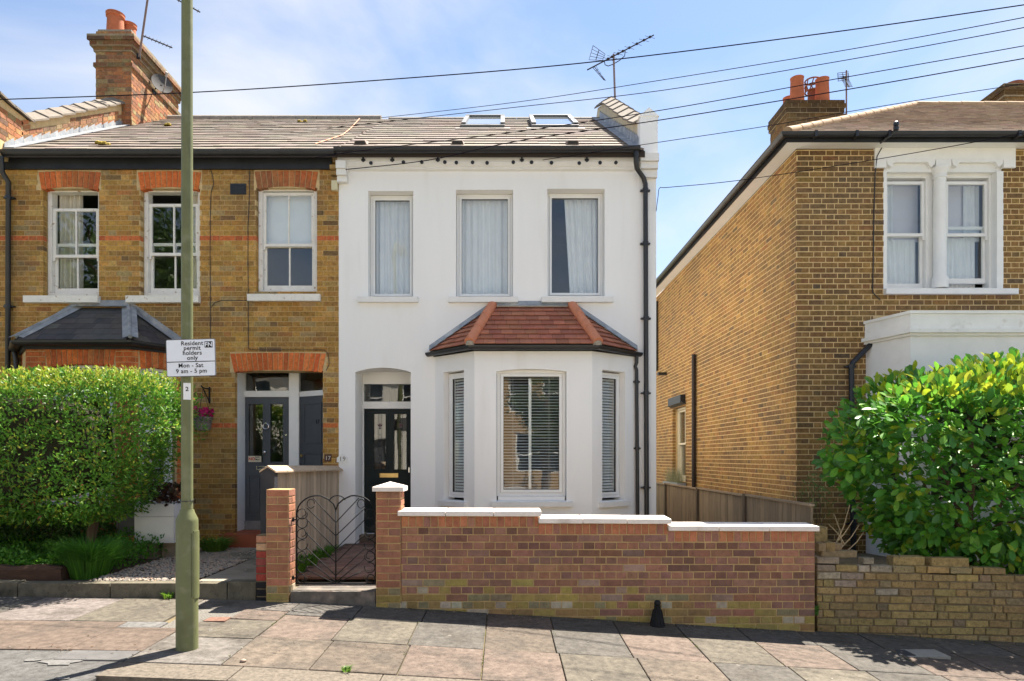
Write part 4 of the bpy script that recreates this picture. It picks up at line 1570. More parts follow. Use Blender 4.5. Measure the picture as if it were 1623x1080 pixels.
for a, b in ((evl[0], tvl[0]), (tvl[0], tvl[1]), (tvl[1], evl[3])):
    o1, o2, u_ = Vector((0, -0.02, 0.03)), Vector((0, -0.10, 0.02)), Vector((0, -0.010, 0.13))
    mb.quad([a + o2, b + o2, b + o1, a + o1])
    mb.quad([a + o1, b + o1, b + u_, a + u_])
mb.build('lead_flashing', LEADP, bl_)
mb = MB()
gutter_profile(mb, [evl[0] + Vector((-0.03, 0, -0.01)), evl[1] + Vector((0, 0, -0.01)), evl[2] + Vector((0, 0, -0.01)), evl[3] + Vector((0.03, 0, -0.01))], 0.065)
mb.build('bay_gutter', BLACK, HL)
mb = MB()
c_ = [Vector((lb0 - 0.04, FY, 0)), Vector((lc0 - 0.015, BY - 0.04, 0)), Vector((lc1 + 0.015, BY - 0.04, 0)), Vector((lb1 + 0.04, FY, 0))]
i_ = [Vector((lb0 + 0.1, FY, 0)), Vector((lc0 + 0.06, BY + 0.1, 0)), Vector((lc1 - 0.06, BY + 0.1, 0)), Vector((lb1 - 0.1, FY, 0))]
zf0, zf1 = Vector((0, 0, 3.06)), Vector((0, 0, evl[0].z - 0.052))
for k in range(3):
    a, b, c2, d2 = c_[k], c_[k + 1], i_[k + 1], i_[k]
    mb.hexa([a + zf0, b + zf0, c2 + zf0, d2 + zf0, a + zf1, b + zf1, c2 + zf1, d2 + zf1])
mb.build('bay_fascia', BLACKW, HL)
pipe('bay_downpipe', [(lb0 - 0.06, FY - 0.07, evl[0].z - 0.05), (lb0 - 0.03, FY - 0.07, evl[0].z - 0.2), (lb0 - 0.02, FY - 0.06, 0.2)], 0.036, HL)

# doors in the shared lobby
GY = 10.50
GF = Fr((0, GY, 0), (1, 0, 0), (0, -1, 0))
SLATEP = mat("slate_grey_paint", (0.072, 0.080, 0.092), 0.42, 0.1, 6, 0.05, 50, spec=0.45)
gth = 0.47
g0, g1 = X(387.5, GY), X(459.5, GY)
gtop = Z(629.5, GY)
mb = MB()
GF.box(mb, LD[0] + 0.001, g0, 0.44, Z(588) + 0.05, -0.05, 0.30)
GF.box(mb, g1, X(475, GY), gth, Z(588) + 0.05, -0.05, 0.05)
GF.box(mb, g0, g1, gtop, Z(620, GY), -0.05, 0.02)
GF.box(mb, g0, g1, Z(590, GY), Z(588) + 0.05, -0.05, 0.02)
mb.build('door_frame', PAINTW, HL)
pane(GF, g0, g1, Z(620, GY), Z(590, GY), -0.01, HL, 'fanlight')
gp = [(X(393.5, GY), X(417.5, GY), Z(733, GY), Z(640, GY)), (X(428, GY), X(449.5, GY), Z(733, GY), Z(640, GY))]
mb = MB()
wall_cells(mb, GF, g0 + 0.003, g1 - 0.003, gth, gtop - 0.003, gp, -0.045, 0.0)
gd = mb.build('door', SLATEP, HL)
for q in gp:
    mb = MB()
    GF.ring(mb, q[0] - 0.012, q[1] + 0.012, q[2] - 0.012, q[3] + 0.012, 0.018, 0.0, 0.01)
    mb.build('glazing_bead', SLATEP, gd)
    pane(GF, q[0], q[1], q[2], q[3], -0.02, gd)
CHROME = mat("chrome", (0.7, 0.7, 0.7), 0.15, 0.02, 5, 0, metal=1.0)
for q0, q1 in ((X(393, GY), X(417, GY)), (X(428, GY), X(450, GY))):
    mb = MB()
    GF.ring(mb, q0, q1, gth + 0.18, Z(752, GY), 0.025, 0.0005, 0.014)
    GF.box(mb, q0 + 0.05, q1 - 0.05, gth + 0.24, Z(752, GY) - 0.06, 0.0005, 0.016)
    mb.build('door_panel', SLATEP, gd)
mb = MB()
kc = GF.p(X(422.5, GY), Z(676, GY), 0.03)
mb.tube([kc + Vector((0.043 * cos(t * pi / 8), 0, 0.043 * sin(t * pi / 8))) for t in range(17)], 0.008, 8, cap=False)
mb.tube([kc + Vector((0, 0.03, 0.05)), kc + Vector((0, -0.01, 0.045))], 0.014, 8)
mb.build('door_knocker', CHROME, gd)
mb = MB()
kc = GF.p(X(421, GY), Z(717, GY), 0.0)
mb.tube([kc, kc + Vector((0, -0.03, 0)), kc + Vector((0, -0.04, 0)), kc + Vector((0, -0.06, 0)), kc + Vector((0, -0.07, 0))], [0.012, 0.012, 0.027, 0.027, 0.012], 12)
mb.build('door_knob', CHROME, gd, smooth=True)
mb = MB()
kc = GF.p(X(453.7, GY), Z(690, GY), 0.0)
mb.tube([kc, kc + Vector((0, -0.012, 0))], 0.017, 12)
mb.build('lock', CHROME, gd)
mb = MB()
GF.ring(mb, X(406, GY), X(429, GY), Z(745, GY), Z(739, GY), 0.014, 0.0005, 0.01)
mb.build('letterbox', CHROME, gd)
mb = MB()
GF.box(mb, X(394, GY), X(414.5, GY), Z(732.5, GY), Z(723, GY), 0.011, 0.0125)
stk = mb.build('sticker', mat("cream_sticker", (0.66, 0.58, 0.42), 0.6, 0.03, 5, 0), gd)
text("NO", 0.062, Matrix.Translation((X(399.6, GY), GY - 0.0132, Z(727.8, GY))) @ FACE, mat("red_ink", (0.55, 0.05, 0.02), 0.6, 0, 1, 0), stk, bold=0.002)
text("Junk\nMail", 0.040, Matrix.Translation((X(408.6, GY), GY - 0.0132, Z(726.6, GY))) @ FACE, INK, stk, bold=0.0005)
mb = MB()
GF.box(mb, g0 + 0.003, g1 - 0.003, gth - 0.06, gth + 0.10, 0.0005, 0.03)
mb.build('weather_board', mat("grey_stone", (0.22, 0.21, 0.20), 0.8, 0.2, 9, 0.2), gd)
# second door, turned towards number 17's side
s0 = Vector((X(475, GY), GY, 0))
s1 = Vector((-2.60, 10.14, 0))
sv = s1 - s0
SF = Fr(s0, sv, (sv.y, -sv.x, 0))
sL = sv.length
mb = MB()
SF.box(mb, 0.0, sL, gth, gtop, -0.045, 0.0)
d2 = mb.build('side_door', SLATEP, HL)
for vv0, vv1 in ((gth + 0.18, 1.62), (1.76, gtop - 0.10)):
    mb = MB()
    SF.ring(mb, 0.10, sL - 0.18, vv0, vv1, 0.02, 0.0005, 0.012)
    mb.build('door_panel', SLATEP, d2)
Mn = Matrix.Identity(4)
for r_ in range(3):
    Mn[r_][0], Mn[r_][1], Mn[r_][2] = SF.u[r_], (0, 0, 1)[r_], SF.n[r_]
pc_ = SF.p(sL * 0.60, Z(669, 10.3), 0.003)
for r_ in range(3):
    Mn[r_][3] = pc_[r_]
text("17", 0.085, Mn, mat("black_numeral", (0.01, 0.01, 0.012), 0.35, 0, 1, 0), d2, bold=0.001, ext=0.002)
mb = MB()
kc = SF.p(0.05, Z(722.5, GY), 0.0)
mb.tube([kc, kc + SF.n * 0.02], 0.022, 10)
mb.build('door_knob', BRASS, d2)
mb = MB()
SF.box(mb, 0.0, sL, gtop + 0.002, gtop + 0.08, -0.045, 0.01)
SF.box(mb, 0.0, sL, Z(590, GY) + 0.0, Z(588) + 0.05, -0.045, 0.01)
mb.build('transom', PAINTW, HL)
pane(SF, 0.0, sL, gtop + 0.082, Z(590, GY), -0.02, HL, 'fanlight')
mb = MB()
mb.box(LD[0] - 0.10, LD[1] + 0.02, FY - 0.33, GY - 0.001, 0.10, 0.435)
mb.build('doorstep', mat("red_step_paint", (0.30, 0.075, 0.035), 0.6, 0.15, 6, 0.1), HL)
mb = MB()
FF.box(mb, X(515), X(525.5), Z(732), Z(720.5), 0.006, 0.02)
pq = mb.build('number_plaque', mat("brown_plaque", (0.085, 0.04, 0.03), 0.6, 0.1, 20, 0.05))
tag(pq, 'small brown square plaque reading 17 on the stock brick', 'plaque')
text("17", 0.085, Matrix.Translation((X(520.2), FY - 0.0206, Z(726.6))) @ FACE, mat("cream_numeral", (0.55, 0.5, 0.42), 0.6, 0, 1, 0), pq, bold=0.001)

# small things on the facade
mb = MB()
FF.box(mb, X(365.5), X(390.5), Z(309), Z(292), 0.006, 0.02)
for k in range(7):
    FF.box(mb, X(366.5), X(389.5), Z(308) + k * 0.02, Z(308) + k * 0.02 + 0.012, 0.0201, 0.028)
mb.build('air_vent', BLACK, HL)
mb = MB()
FF.box(mb, X(527), X(536), Z(304), Z(289), 0.0, 0.07)
mb.build('junction_box', mat("cream_plastic", (0.62, 0.56, 0.36), 0.5, 0.05, 5, 0), HL)
mb = MB()
for k in range(3):
    FF.box(mb, X(526.5), X(536.4), Z(268 + 7.2 * k + 6), Z(268 + 7.2 * k), 0.001, 0.15 - 0.05 * k)
mb.build('corbel', mat("corbel_brick", (0.30, 0.19, 0.07), 0.9, 0.3, 15, 0.4), HL)
q = random.Random(3)
for pts in ([(334, 268), (338, 282), (339, 292), (335, 306), (334, 330), (333.5, 400), (334, 470), (334, 560)],
            [(396, 268), (396, 300), (395, 330), (393.5, 360), (393.5, 420), (394, 480), (394, 553)],
            [(335, 488), (341, 480), (352, 477), (394, 477)],
            [(394, 553), (400, 555), (514, 555), (521, 562), (522, 578), (517, 588)]):
    mb = MB()
    mb.tube([FF.p(X(a), Z(b), 0.012) for a, b in pts], 0.0045, 6)
    mb.build('cable', BLACK, HL)
pipe('downpipe', [(X(10, 10.0), 9.90, EAVZ - 0.1), (X(10, 10.0), 9.92, EAVZ - 0.32), (X(11, 10.0), 10.03, EAVZ - 0.42), (X(9, 10.0), 10.03, 0.2)], 0.037, HL,
     collars=[(X(10.5, 10.0), 10.03, Z(312, 10)), (X(10, 10.0), 10.03, Z(485, 10))])
mb = MB()
FF.box(mb, LX0, X(527), Z(270), EAVZ - 0.02, 0.006, 0.05)
mb.build('fascia', BLACKW, HL)
mb = MB()
gutter_profile(mb, [(LX0, 9.95, EAVZ - 0.005), (X(531, 9.95), 9.95, EAVZ - 0.005)], 0.08)
mb.build('gutter', BLACK, HL)

# roof
mb = MB()
mb.hexa([(LX0, EAVY, EAVZ - 0.10), (WL, EAVY, EAVZ - 0.10), (WL, RIDY, RIDZ - 0.10), (LX0, RIDY, RIDZ - 0.10),
         (LX0, EAVY, EAVZ - 0.01), (WL, EAVY, EAVZ - 0.01), (WL, RIDY, RIDZ - 0.01), (LX0, RIDY, RIDZ - 0.01)])
mb.hexa([(LX0, RIDY, RIDZ - 0.10), (WL, RIDY, RIDZ - 0.10), (WL, 19.1, 5.9), (LX0, 19.1, 5.9),
         (LX0, RIDY, RIDZ - 0.012), (WL, RIDY, RIDZ - 0.012), (WL, 19.1, 6.0), (LX0, 19.1, 6.0)])
roofL = mb.build('roof', ROOFSUB, HL)
TILES_L = [(4, (0.225, 0.185, 0.155)), (3, (0.205, 0.17, 0.14)), (2, (0.24, 0.20, 0.167)), (0.6, (0.175, 0.143, 0.117))]
tile_roof(roofL, -7.30, WL, 16, 0.31, TILES_L, random.Random(33), uneven=0.007)
x = -7.1
while x < X(602, RIDY):
    mb = MB()
    mb.tube([(x + 0.004, RIDY, RIDZ - 0.01), (x + 0.446, RIDY, RIDZ - 0.01)], 0.10, 12)
    mb.build('ridge_tile', RIDGEM, roofL, autosmooth=50)
    x += 0.45
mb = MB()
pts = []
for a, b, D in ((570, 190, 14.2), (556, 209, 12.4), (543, 222, 11.4), (500, 238, 10.3)):
    xx = X(a, D)
    pts.append((xx, D, roofz(D) + 0.05))
mb.tube(pts, 0.008, 6)
mb.build('roof_cable', mat("orange_cable", (0.62, 0.28, 0.16), 0.6, 0.1, 9, 0), roofL)
# moss tufts
MOSS = mat("moss", (0.28, 0.20, 0.03), 0.95, 0.3, 20, 0.5, 40)
for px, py in ((268, 202), (155, 231), (166, 233), (480, 196)):
    D = (EAVZ - CAMZ - SL * EAVY) / (((725 - py) / FPX) - SL)
    xx = X(px, D)
    mb = MB()
    for k in range(5):
        mb.lathe((xx + q.uniform(-0.08, 0.08), D + q.uniform(-0.05, 0.05), roofz(D) + 0.01), [(0.045, 0), (0.04, 0.03), (0.015, 0.05)], 7)
    mb.build('moss', MOSS, roofL)

# party parapet and chimney
PX0, PX1 = -7.62, -7.32
ppath = [(9.80, 6.78), (10.10, 6.74), (10.5, roofz(10.5) + 0.36), (11.5, roofz(11.5) + 0.40), (13.02, roofz(13.02) + 0.46)]
mb = MB()
mb.prism([(PX0, y, z) for y, z in ppath] + [(PX0, 13.02, 6.0), (PX0, 9.80, 5.9)], (PX1 - PX0, 0, 0))
paraL = mb.build('parapet', MORT_STOCK, HL)
SIDE = Fr((PX1, 9.8, 0), (0, 1, 0), (1, 0, 0))
CHIM = [(3, (0.36, 0.145, 0.06)), (2, (0.28, 0.12, 0.06)), (1.5, (0.40, 0.20, 0.08)), (1, (0.17, 0.10, 0.06)), (1, (0.33, 0.24, 0.11))]
mb = MB()
for k in range(40):
    for j in range(6):
        y0 = 9.84 + k * 0.16 + (0.04 if j % 2 else 0)
        if y0 > 12.9:
            continue
        base = roofz(y0) + 0.02 + j * 0.078 if y0 > 10.3 else roofz(10.2) + j * 0.078
        top = [z0 + (z1 - z0) * (y0 - a0) / (a1 - a0) for (a0, z0), (a1, z1) in zip(ppath, ppath[1:]) if a0 <= y0 <= a1][0]
        dz = SL * 0.14 if y0 > 10.3 else 0
        if base + 0.07 + dz > top + 0.01:
            continue
        mb.hexa([(PX1 - 0.02, y0, base), (PX1 + 0.006, y0, base), (PX1 + 0.006, y0 + 0.148, base + dz), (PX1 - 0.02, y0 + 0.148, base + dz),
                 (PX1 - 0.02, y0, base + 0.066), (PX1 + 0.006, y0, base + 0.066), (PX1 + 0.006, y0 + 0.148, base + 0.066 + dz), (PX1 - 0.02, y0 + 0.148, base + 0.066 + dz)],
                pick(rq, CHIM))
mb.build('brickwork', BRICK_A, paraL, kind='stuff')
for (ya, za), (yb, zc) in zip(ppath, ppath[1:]):
    n_ = max(1, int(round((yb - ya) / 0.32)))
    for k in range(n_):
        y0, y1 = ya + (yb - ya) * k / n_, ya + (yb - ya) * (k + 1) / n_
        z0, z1 = za + (zc - za) * k / n_, za + (zc - za) * (k + 1) / n_
        mb = MB()
        saddle(mb, PX0, PX1, y0, y1, z0, z1)
        mb.build('coping_tile', CAPM, paraL)
mb = MB()
y = 9.95
k = 0
while y < 13.0:
    y2 = y + 0.2
    hgt = 0.15
    mb.hexa([(PX1 + 0.0065, y, roofz(y) + 0.03), (PX1 + 0.016, y, roofz(y) + 0.03), (PX1 + 0.016, y2 - 0.006, roofz(y2) + 0.03), (PX1 + 0.0065, y2 - 0.006, roofz(y2) + 0.03),
             (PX1 + 0.0065, y, roofz(y) + 0.11), (PX1 + 0.014, y, roofz(y) + 0.11), (PX1 + 0.014, y2 - 0.006, roofz(y2) + 0.15), (PX1 + 0.0065, y2 - 0.006, roofz(y2) + 0.15)])
    y = y2
mb.hexa([(PX1 + 0.017, EAVY, EAVZ + 0.04), (PX1 + 0.17, EAVY, EAVZ + 0.04), (PX1 + 0.17, 13, roofz(13) + 0.04), (PX1 + 0.017, 13, roofz(13) + 0.04),
         (PX1 + 0.017, EAVY, EAVZ + 0.055), (PX1 + 0.17, EAVY, EAVZ + 0.05), (PX1 + 0.17, 13, roofz(13) + 0.05), (PX1 + 0.017, 13, roofz(13) + 0.055)])
mb.build('lead_flashing', LEADP, paraL)


def chimney(house, x0, x1, y0, y1, z0, z1, pal, mort, steps, rnd, sides=('front', 'right'), dark=0.55):
    """stack with projecting courses; steps = (z low, z high, projection)"""
    mb = MB()
    mb.box(x0, x1, y0, y1, z0, z1)
    st = mb.build('chimney', mort, house)
    bk = MB()
    lev = [(z0, z1, 0.0)]
    for zl, zh, pr_ in steps:
        m2 = MB()
        m2.box(x0 - pr_, x1 + pr_, y0 - pr_, y1 + pr_, zl, zh)
        m2.build('corbel_course', mort, st)
    for sd in ('front', 'right', 'left'):
        if sd not in sides:
            continue
        F, u1_ = {'front': (Fr((x0, y0, 0), (1, 0, 0), (0, -1, 0)), x1 - x0), 'right': (Fr((x1, y0, 0), (0, 1, 0), (1, 0, 0)), y1 - y0), 'left': (Fr((x0, y0, 0), (0, 1, 0), (-1, 0, 0)), y1 - y0)}[sd]
        for b in lay(-0.002, u1_ + 0.002, z0, z1, [], 'flemish', 0.077, 0.2275, 0.1125, 0.009, lambda u, v, h, q_: pick(q_, pal), rnd):
            vm = (b[2] + b[3]) / 2
            pr_ = max([p for zl, zh, p in steps if zl <= vm <= zh], default=0.0)
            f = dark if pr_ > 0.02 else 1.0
            e0 = -pr_ if b[0] < 0.05 else 0
            e1_ = pr_ if b[1] > u1_ - 0.05 else 0
            F.box(bk, b[0] + e0, b[1] + e1_, b[2], b[3], pr_ - 0.03, pr_ + 0.005 + rnd.uniform(-0.002, 0.002), tuple(c * f for c in b[4]))
    bk.build('chimney_brickwork', BRICK_A, st, kind='stuff')
    return st


def pot(st, x, y, z, r0, h, m=TERRA, lip=True, name='chimney_pot'):
    mb = MB()
    pr_ = [(r0, 0), (r0 * 0.93, h * 0.5), (r0 * 0.88, h * 0.84)]
    if lip:
        pr_ += [(r0 * 1.02, h * 0.86), (r0 * 1.02, h * 0.92), (r0 * 0.95, h * 0.93), (r0 * 1.05, h * 0.99), (r0 * 0.95, h), (r0 * 0.78, h), (r0 * 0.75, h * 0.8)]
    else:
        pr_ += [(r0 * 0.90, h * 0.97), (r0 * 0.95, h), (r0 * 0.80, h), (r0 * 0.78, h * 0.8)]
    mb.lathe((x, y, z), pr_, 20)
    return mb.build(name, m, st, autosmooth=40)


c13 = 13.02
cz1 = Z(50, c13)
chL = chimney(HL, X(152, c13), X(208, c13), c13, 14.9, 7.0, cz1, CHIM, mat("sooty_mortar", (0.26, 0.20, 0.13), 0.95, 0.3, 12, 0.4, 60),
              [(Z(107, c13), Z(101, c13), 0.035), (Z(83, c13), Z(76, c13), 0.03), (Z(76, c13) + 0.001, Z(67, c13), 0.075), (Z(67, c13) + 0.001, Z(59, c13), 0.11)], random.Random(8))
mb = MB()
mb.prism([(X(154, c13), c13 + 0.02, cz1), (X(207, c13), c13 + 0.02, cz1), (X(207, c13), 14.88, cz1), (X(154, c13), 14.88, cz1)][::-1], (0, 0, 0.05))
mb.build('flaunching', CONC, chL)
pot(chL, X(183, 13.35), 13.35, cz1 + 0.04, 0.165, 0.50)
pot(chL, X(205, 13.62), 13.62, cz1 + 0.04, 0.135, 0.47)
pot(chL, X(196, 14.5), 14.55, cz1 + 0.04, 0.14, 0.36)
# dish on the stack
ALUM = mat("aluminium", (0.35, 0.34, 0.34), 0.4, 0.1, 9, 0, metal=0.6)
AERM = mat("aerial_metal", (0.045, 0.038, 0.042), 0.9, 0.1, 9, 0, spec=0.05)
cx1 = X(208, c13)
dish = thing('satellite_dish', 'grey satellite dish on the side of the red brick chimney', 'satellite dish', (cx1, 13.7, 8.9))
dc = Vector((cx1 + 0.22, 13.75, Z(133, 13.75)))
nd = Vector((0.62, -0.70, 0.35)).normalized()
e1 = nd.cross(Vector((0, 0, 1))).normalized()
e2 = e1.cross(nd).normalized()
mb = MB()
rings = []
for i in range(5):
    rr = 0.21 * i / 4
    ring = []
    for k in range(20):
        an = 2 * pi * k / 20
        ring.append(dc + e1 * (rr * 0.95 * cos(an)) + e2 * (rr * 1.08 * sin(an)) + nd * (0.9 * rr * rr - 0.03))
    rings.append(ring)
for i in range(4):
    for k in range(20):
        mb.quad([rings[i][k], rings[i][(k + 1) % 20], rings[i + 1][(k + 1) % 20], rings[i + 1][k]])
        b0 = nd * -0.006
        mb.quad([rings[i][k] + b0, rings[i + 1][k] + b0, rings[i + 1][(k + 1) % 20] + b0, rings[i][(k + 1) % 20] + b0])
mb.build('reflector', mat("dish_paint", (0.07, 0.067, 0.067), 0.9, 0.15, 9, 0.1), dish, smooth=True)
mb = MB()
mb.tube([dc - e2 * 0.2, dc + nd * 0.16 - e2 * 0.20, dc + nd * 0.30 - e2 * 0.06], 0.010, 6)
mb.tube([dc + nd * 0.27 - e2 * 0.07, dc + nd * 0.35 - e2 * 0.03], 0.025, 8)
mb.build('feed_arm', ALUM, dish)
mb = MB()
mb.tube([dc - nd * 0.02, dc - nd * 0.10, Vector((cx1, 13.85, dc.z - 0.05))], 0.016, 6)
mb.box(cx1, cx1 + 0.02, 13.78, 13.92, dc.z - 0.15, dc.z + 0.05)
mb.build('wall_bracket', IRON, dish)


def yagi(parent, a, b, n, half, e, m=AERM, rb=0.012, re=0.005):
    """boom a-b with n rods along direction e"""
    a, b, e = Vector(a), Vector(b), Vector(e).normalized()
    mb = MB()
    mb.tube([a, b], rb, 6)
    mb.build('boom', m, parent)
    for k in range(n):
        p = a + (b - a) * ((k + 0.5) / n)
        mb = MB()
        mb.tube([p - e * half, p + e * half], re, 5)
        mb.build('director_rod', m, parent)


ae = thing('television_aerial', 'leaning aerial mast with two rod arrays on the red brick chimney', 'aerial', (cx1, 13.1, Z(95, 13.1)))
mb = MB()
mb.tube([(X(225, 13.1), 13.0, Z(96, 13.1)), (X(241, 13.1), 13.0, Z(-14, 13.1))], 0.02, 8)
mb.build('mast', mat("rusty_steel", (0.20, 0.13, 0.11), 0.6, 0.2, 20, 0.1), ae)
yagi(ae, (X(231, 13.1), 13.0, Z(62, 13.1)), (X(273, 13.4), 13.4, Z(76, 13.4)), 8, 0.05, (0.1, 0.5, 0.8))
yagi(ae, (X(258, 13.1), 12.9, Z(-6, 13.1)), (X(321, 13.4), 13.3, Z(25, 13.4)), 9, 0.05, (0.1, 0.5, 0.8))
mb = MB()
mb.tube([(X(240, 13.1), 13.0, Z(-8, 13.1)), (X(262, 13.1), 12.92, Z(-4, 13.1))], 0.012, 6)
mb.box(X(221, 13.1), X(227, 13.1), 12.99, 13.02, Z(98, 13.1), Z(90, 13.1))
mb.build('clamp', IRON, ae)

# ================================================================== the brick house on the right
HR = thing('detached_house', 'brown stock brick house with hipped roof and white paired window', 'house', (RX, RY, 0.0))


def XR(px):
    return X(px, RY)


def ZR(py):
    return Z(py, RY)


RTOP = ZR(237.5)
RX1 = 10.5
RW = (XR(1400), XR(1590), ZR(459), ZR(266))
rb0, rc0 = XR(1372), X(1443, 8.94)
RB = (rb0 + 0.1, RX1 - 1.2, 0.1, ZR(505))
su0, su1 = RX * FPX / 287.0 - RY, RX * FPX / 266.0 - RY      # side window, measured along the flank
SW = (su0, su1, 0.98, 2.74)
mb = MB()
wall_cells(mb, RF, RX + 0.0, RX1, -0.4, RTOP, [(RW[0], RW[1], RW[2], ZR(253)), RB], -0.26, 0.0)
wall_cells(mb, RS, 0.262, 10.6, -0.4, RTOP, [SW], -0.26, 0.0)
wallR = mb.build('wall', MORT_YEL, HR)
mb = MB()
mb.box(RX1 - 0.2, RX1, RY + 0.262, 20.2, -0.3, RTOP)
mb.box(RX + 0.262, RX1 - 0.21, 20.0, 20.2, -0.3, RTOP)
mb.box(RX + 0.262, RX1 - 0.21, RY + 0.27, 19.9, 3.2, 3.45)
mb.box(RX + 0.262, RX1 - 0.21, RY + 0.27, 19.9, 0.0, 0.2)
mb.box(RX + 0.262, RX1 - 0.21, 13.6, 13.7, 3.46, 5.85)
mb.box(RX + 0.262, RX1 - 0.21, 13.6, 13.7, 0.21, 3.19)
mb.box(RX + 0.262, RX1 - 0.21, RY + 0.27, 19.9, 5.9, 5.93)
mb.build('inner_wall', DARKROOM, HR)
rq = random.Random(51)


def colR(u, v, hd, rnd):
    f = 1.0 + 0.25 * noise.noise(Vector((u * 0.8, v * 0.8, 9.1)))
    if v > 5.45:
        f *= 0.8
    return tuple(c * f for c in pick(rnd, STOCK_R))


def colS(u, v, hd, rnd):
    f = 1.0 + 0.2 * noise.noise(Vector((u * 0.6, v * 0.6, 4.1)))
    return tuple(c * f for c in pick(rnd, STOCK_S if u > 0.12 else STOCK_R))


RC = 0.0755
lint = (XR(1385), XR(1607), ZR(268), RTOP)
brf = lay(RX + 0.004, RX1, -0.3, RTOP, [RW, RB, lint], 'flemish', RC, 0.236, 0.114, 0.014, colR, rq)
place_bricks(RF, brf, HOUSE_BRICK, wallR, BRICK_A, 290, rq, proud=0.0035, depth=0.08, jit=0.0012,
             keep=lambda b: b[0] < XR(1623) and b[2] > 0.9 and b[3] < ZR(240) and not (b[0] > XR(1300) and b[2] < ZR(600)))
brs = lay(-0.002, 10.6, -0.3, RTOP, [SW], 'flemish', RC, 0.236, 0.114, 0.014, colS, rq)
place_bricks(RS, brs, HOUSE_BRICK, wallR, BRICK_A, 0, rq, proud=0.0035, depth=0.08, jit=0.0012, stuff_name='flank_brickwork')
# stone window surround
RS_M = mat("painted_stone", (0.84, 0.83, 0.80), 0.7, 0.05, 4, 0.1, 50)
mb = MB()
RF.box(mb, lint[0], lint[1], ZR(254), RTOP + 0.01, -0.1, 0.035)
RF.box(mb, lint[0], XR(1403), ZR(267.5), ZR(254) - 0.0005, -0.1, 0.0345)
RF.box(mb, XR(1588), lint[1], ZR(267.5), ZR(254) - 0.0005, -0.1, 0.0345)
mb.build('lintel', RS_M, HR)
for a, b in ((1403, 1481), (1506, 1588)):
    mb = MB()
    pts = [(a, 254), (b, 254), (b - 2, 262.5), (b - 8, 266.5), (b - 12, 259.5), (b - 14, 258.5), (a + 14, 258.5), (a + 12, 259.5), (a + 8, 266.5), (a + 2, 262.5)]
    mb.prism([RF.p(XR(p), ZR(v) - 0.001, 0.034) for p, v in reversed(pts)], (0, 0.13, 0))
    mb.build('shouldered_head', RS_M, HR)
mb = MB()
RF.box(mb, XR(1481.5), XR(1505.5), ZR(266), ZR(254) - 0.001, -0.12, 0.033)
mb.build('lintel_block', RS_M, HR)
mb = MB()
cxr = XR(1491)
zc0, zc1 = ZR(457), ZR(266)
hgt = zc1 - zc0
mb.lathe((cxr, RY + 0.02, zc0), [(0.105, 0), (0.105, 0.14), (0.085, 0.17), (0.083, hgt * 0.6), (0.078, hgt - 0.15), (0.09, hgt - 0.145), (0.09, hgt - 0.12), (0.085, hgt - 0.11), (0.10, hgt - 0.05), (0.115, hgt - 0.03), (0.115, hgt)], 20)
mb.build('column', RS_M, HR, autosmooth=40)
mb = MB()
RF.box(mb, cxr - 0.11, cxr + 0.11, zc0, zc1, -0.24, -0.10)
mb.build('mullion', PAINTW, HR)
mb = MB()
RF.box(mb, RW[0] - 0.001, RW[0] + 0.05, RW[2], RW[3] - 0.051, -0.2, 0.004)
RF.box(mb, RW[1] - 0.09, RW[1] + 0.001, RW[2], RW[3] - 0.051, -0.2, 0.004)
mb.build('window_jamb', RS_M, HR)
mb = MB()
RF.box(mb, RW[0] + 0.001, RW[1] - 0.001, RW[3] - 0.05, ZR(253.2), -0.2, -0.03)
mb.build('window_head', PAINTW, HR)
sash_window(RF, RW[0] + 0.05, cxr - 0.11, RW[2], RW[3] - 0.05, -0.11, HR, (ZR(370), ZR(282)), (RW[2] + 0.05, ZR(365)), m=PAINTW, bars=False, fw=0.035)
sash_window(RF, cxr + 0.11, RW[1] - 0.09, RW[2], RW[3] - 0.05, -0.11, HR, (ZR(370), ZR(282)), (ZR(445), ZR(353)), m=PAINTW, bars=False, fw=0.035)
sill(RF, XR(1400), XR(1608), ZR(468), ZR(458.5), HR, RS_M, d0=-0.12, d1=0.08, drop=0.008)
curtain(RF, RW[0] + 0.1, RW[0] + 0.30, ZR(372), ZR(282), -0.30, 'white curtain strip at the left edge of the paired window', waves=3, amp=0.02, seed=11)
curtain(RF, RW[0] + 0.08, cxr - 0.18, RW[2] - 0.1, ZR(370), -0.30, 'white half curtain in the lower left of the paired window', waves=7, amp=0.012, seed=12, taper=0.08)
curtain(RF, cxr + 0.15, RW[1] - 0.20, RW[2] - 0.05, ZR(367), -0.30, 'white half curtain in the lower right of the paired window', waves=8, amp=0.012, seed=13)
curtain(RF, RW[1] - 0.36, RW[1] - 0.14, ZR(372), ZR(282), -0.30, 'white curtain strip at the right edge of the paired window', waves=3, amp=0.02, seed=14)

for nm, a, b in (('left', RW[0] + 0.06, cxr - 0.12), ('right', cxr + 0.12, RW[1] - 0.1)):
    mb = MB()
    RF.box(mb, a, b, ZR(372), ZR(272), -0.345, -0.34)
    mb.tube([RF.p(a, ZR(272), -0.35), RF.p(b, ZR(272), -0.35)], 0.02, 8)
    tag(mb.build('roller_blind', mat("lavender_blind", (0.66, 0.64, 0.68), 0.9, 0.04, 4, 0.05)), 'pale lavender blind behind the upper ' + nm + ' sash of the paired window', 'blind')

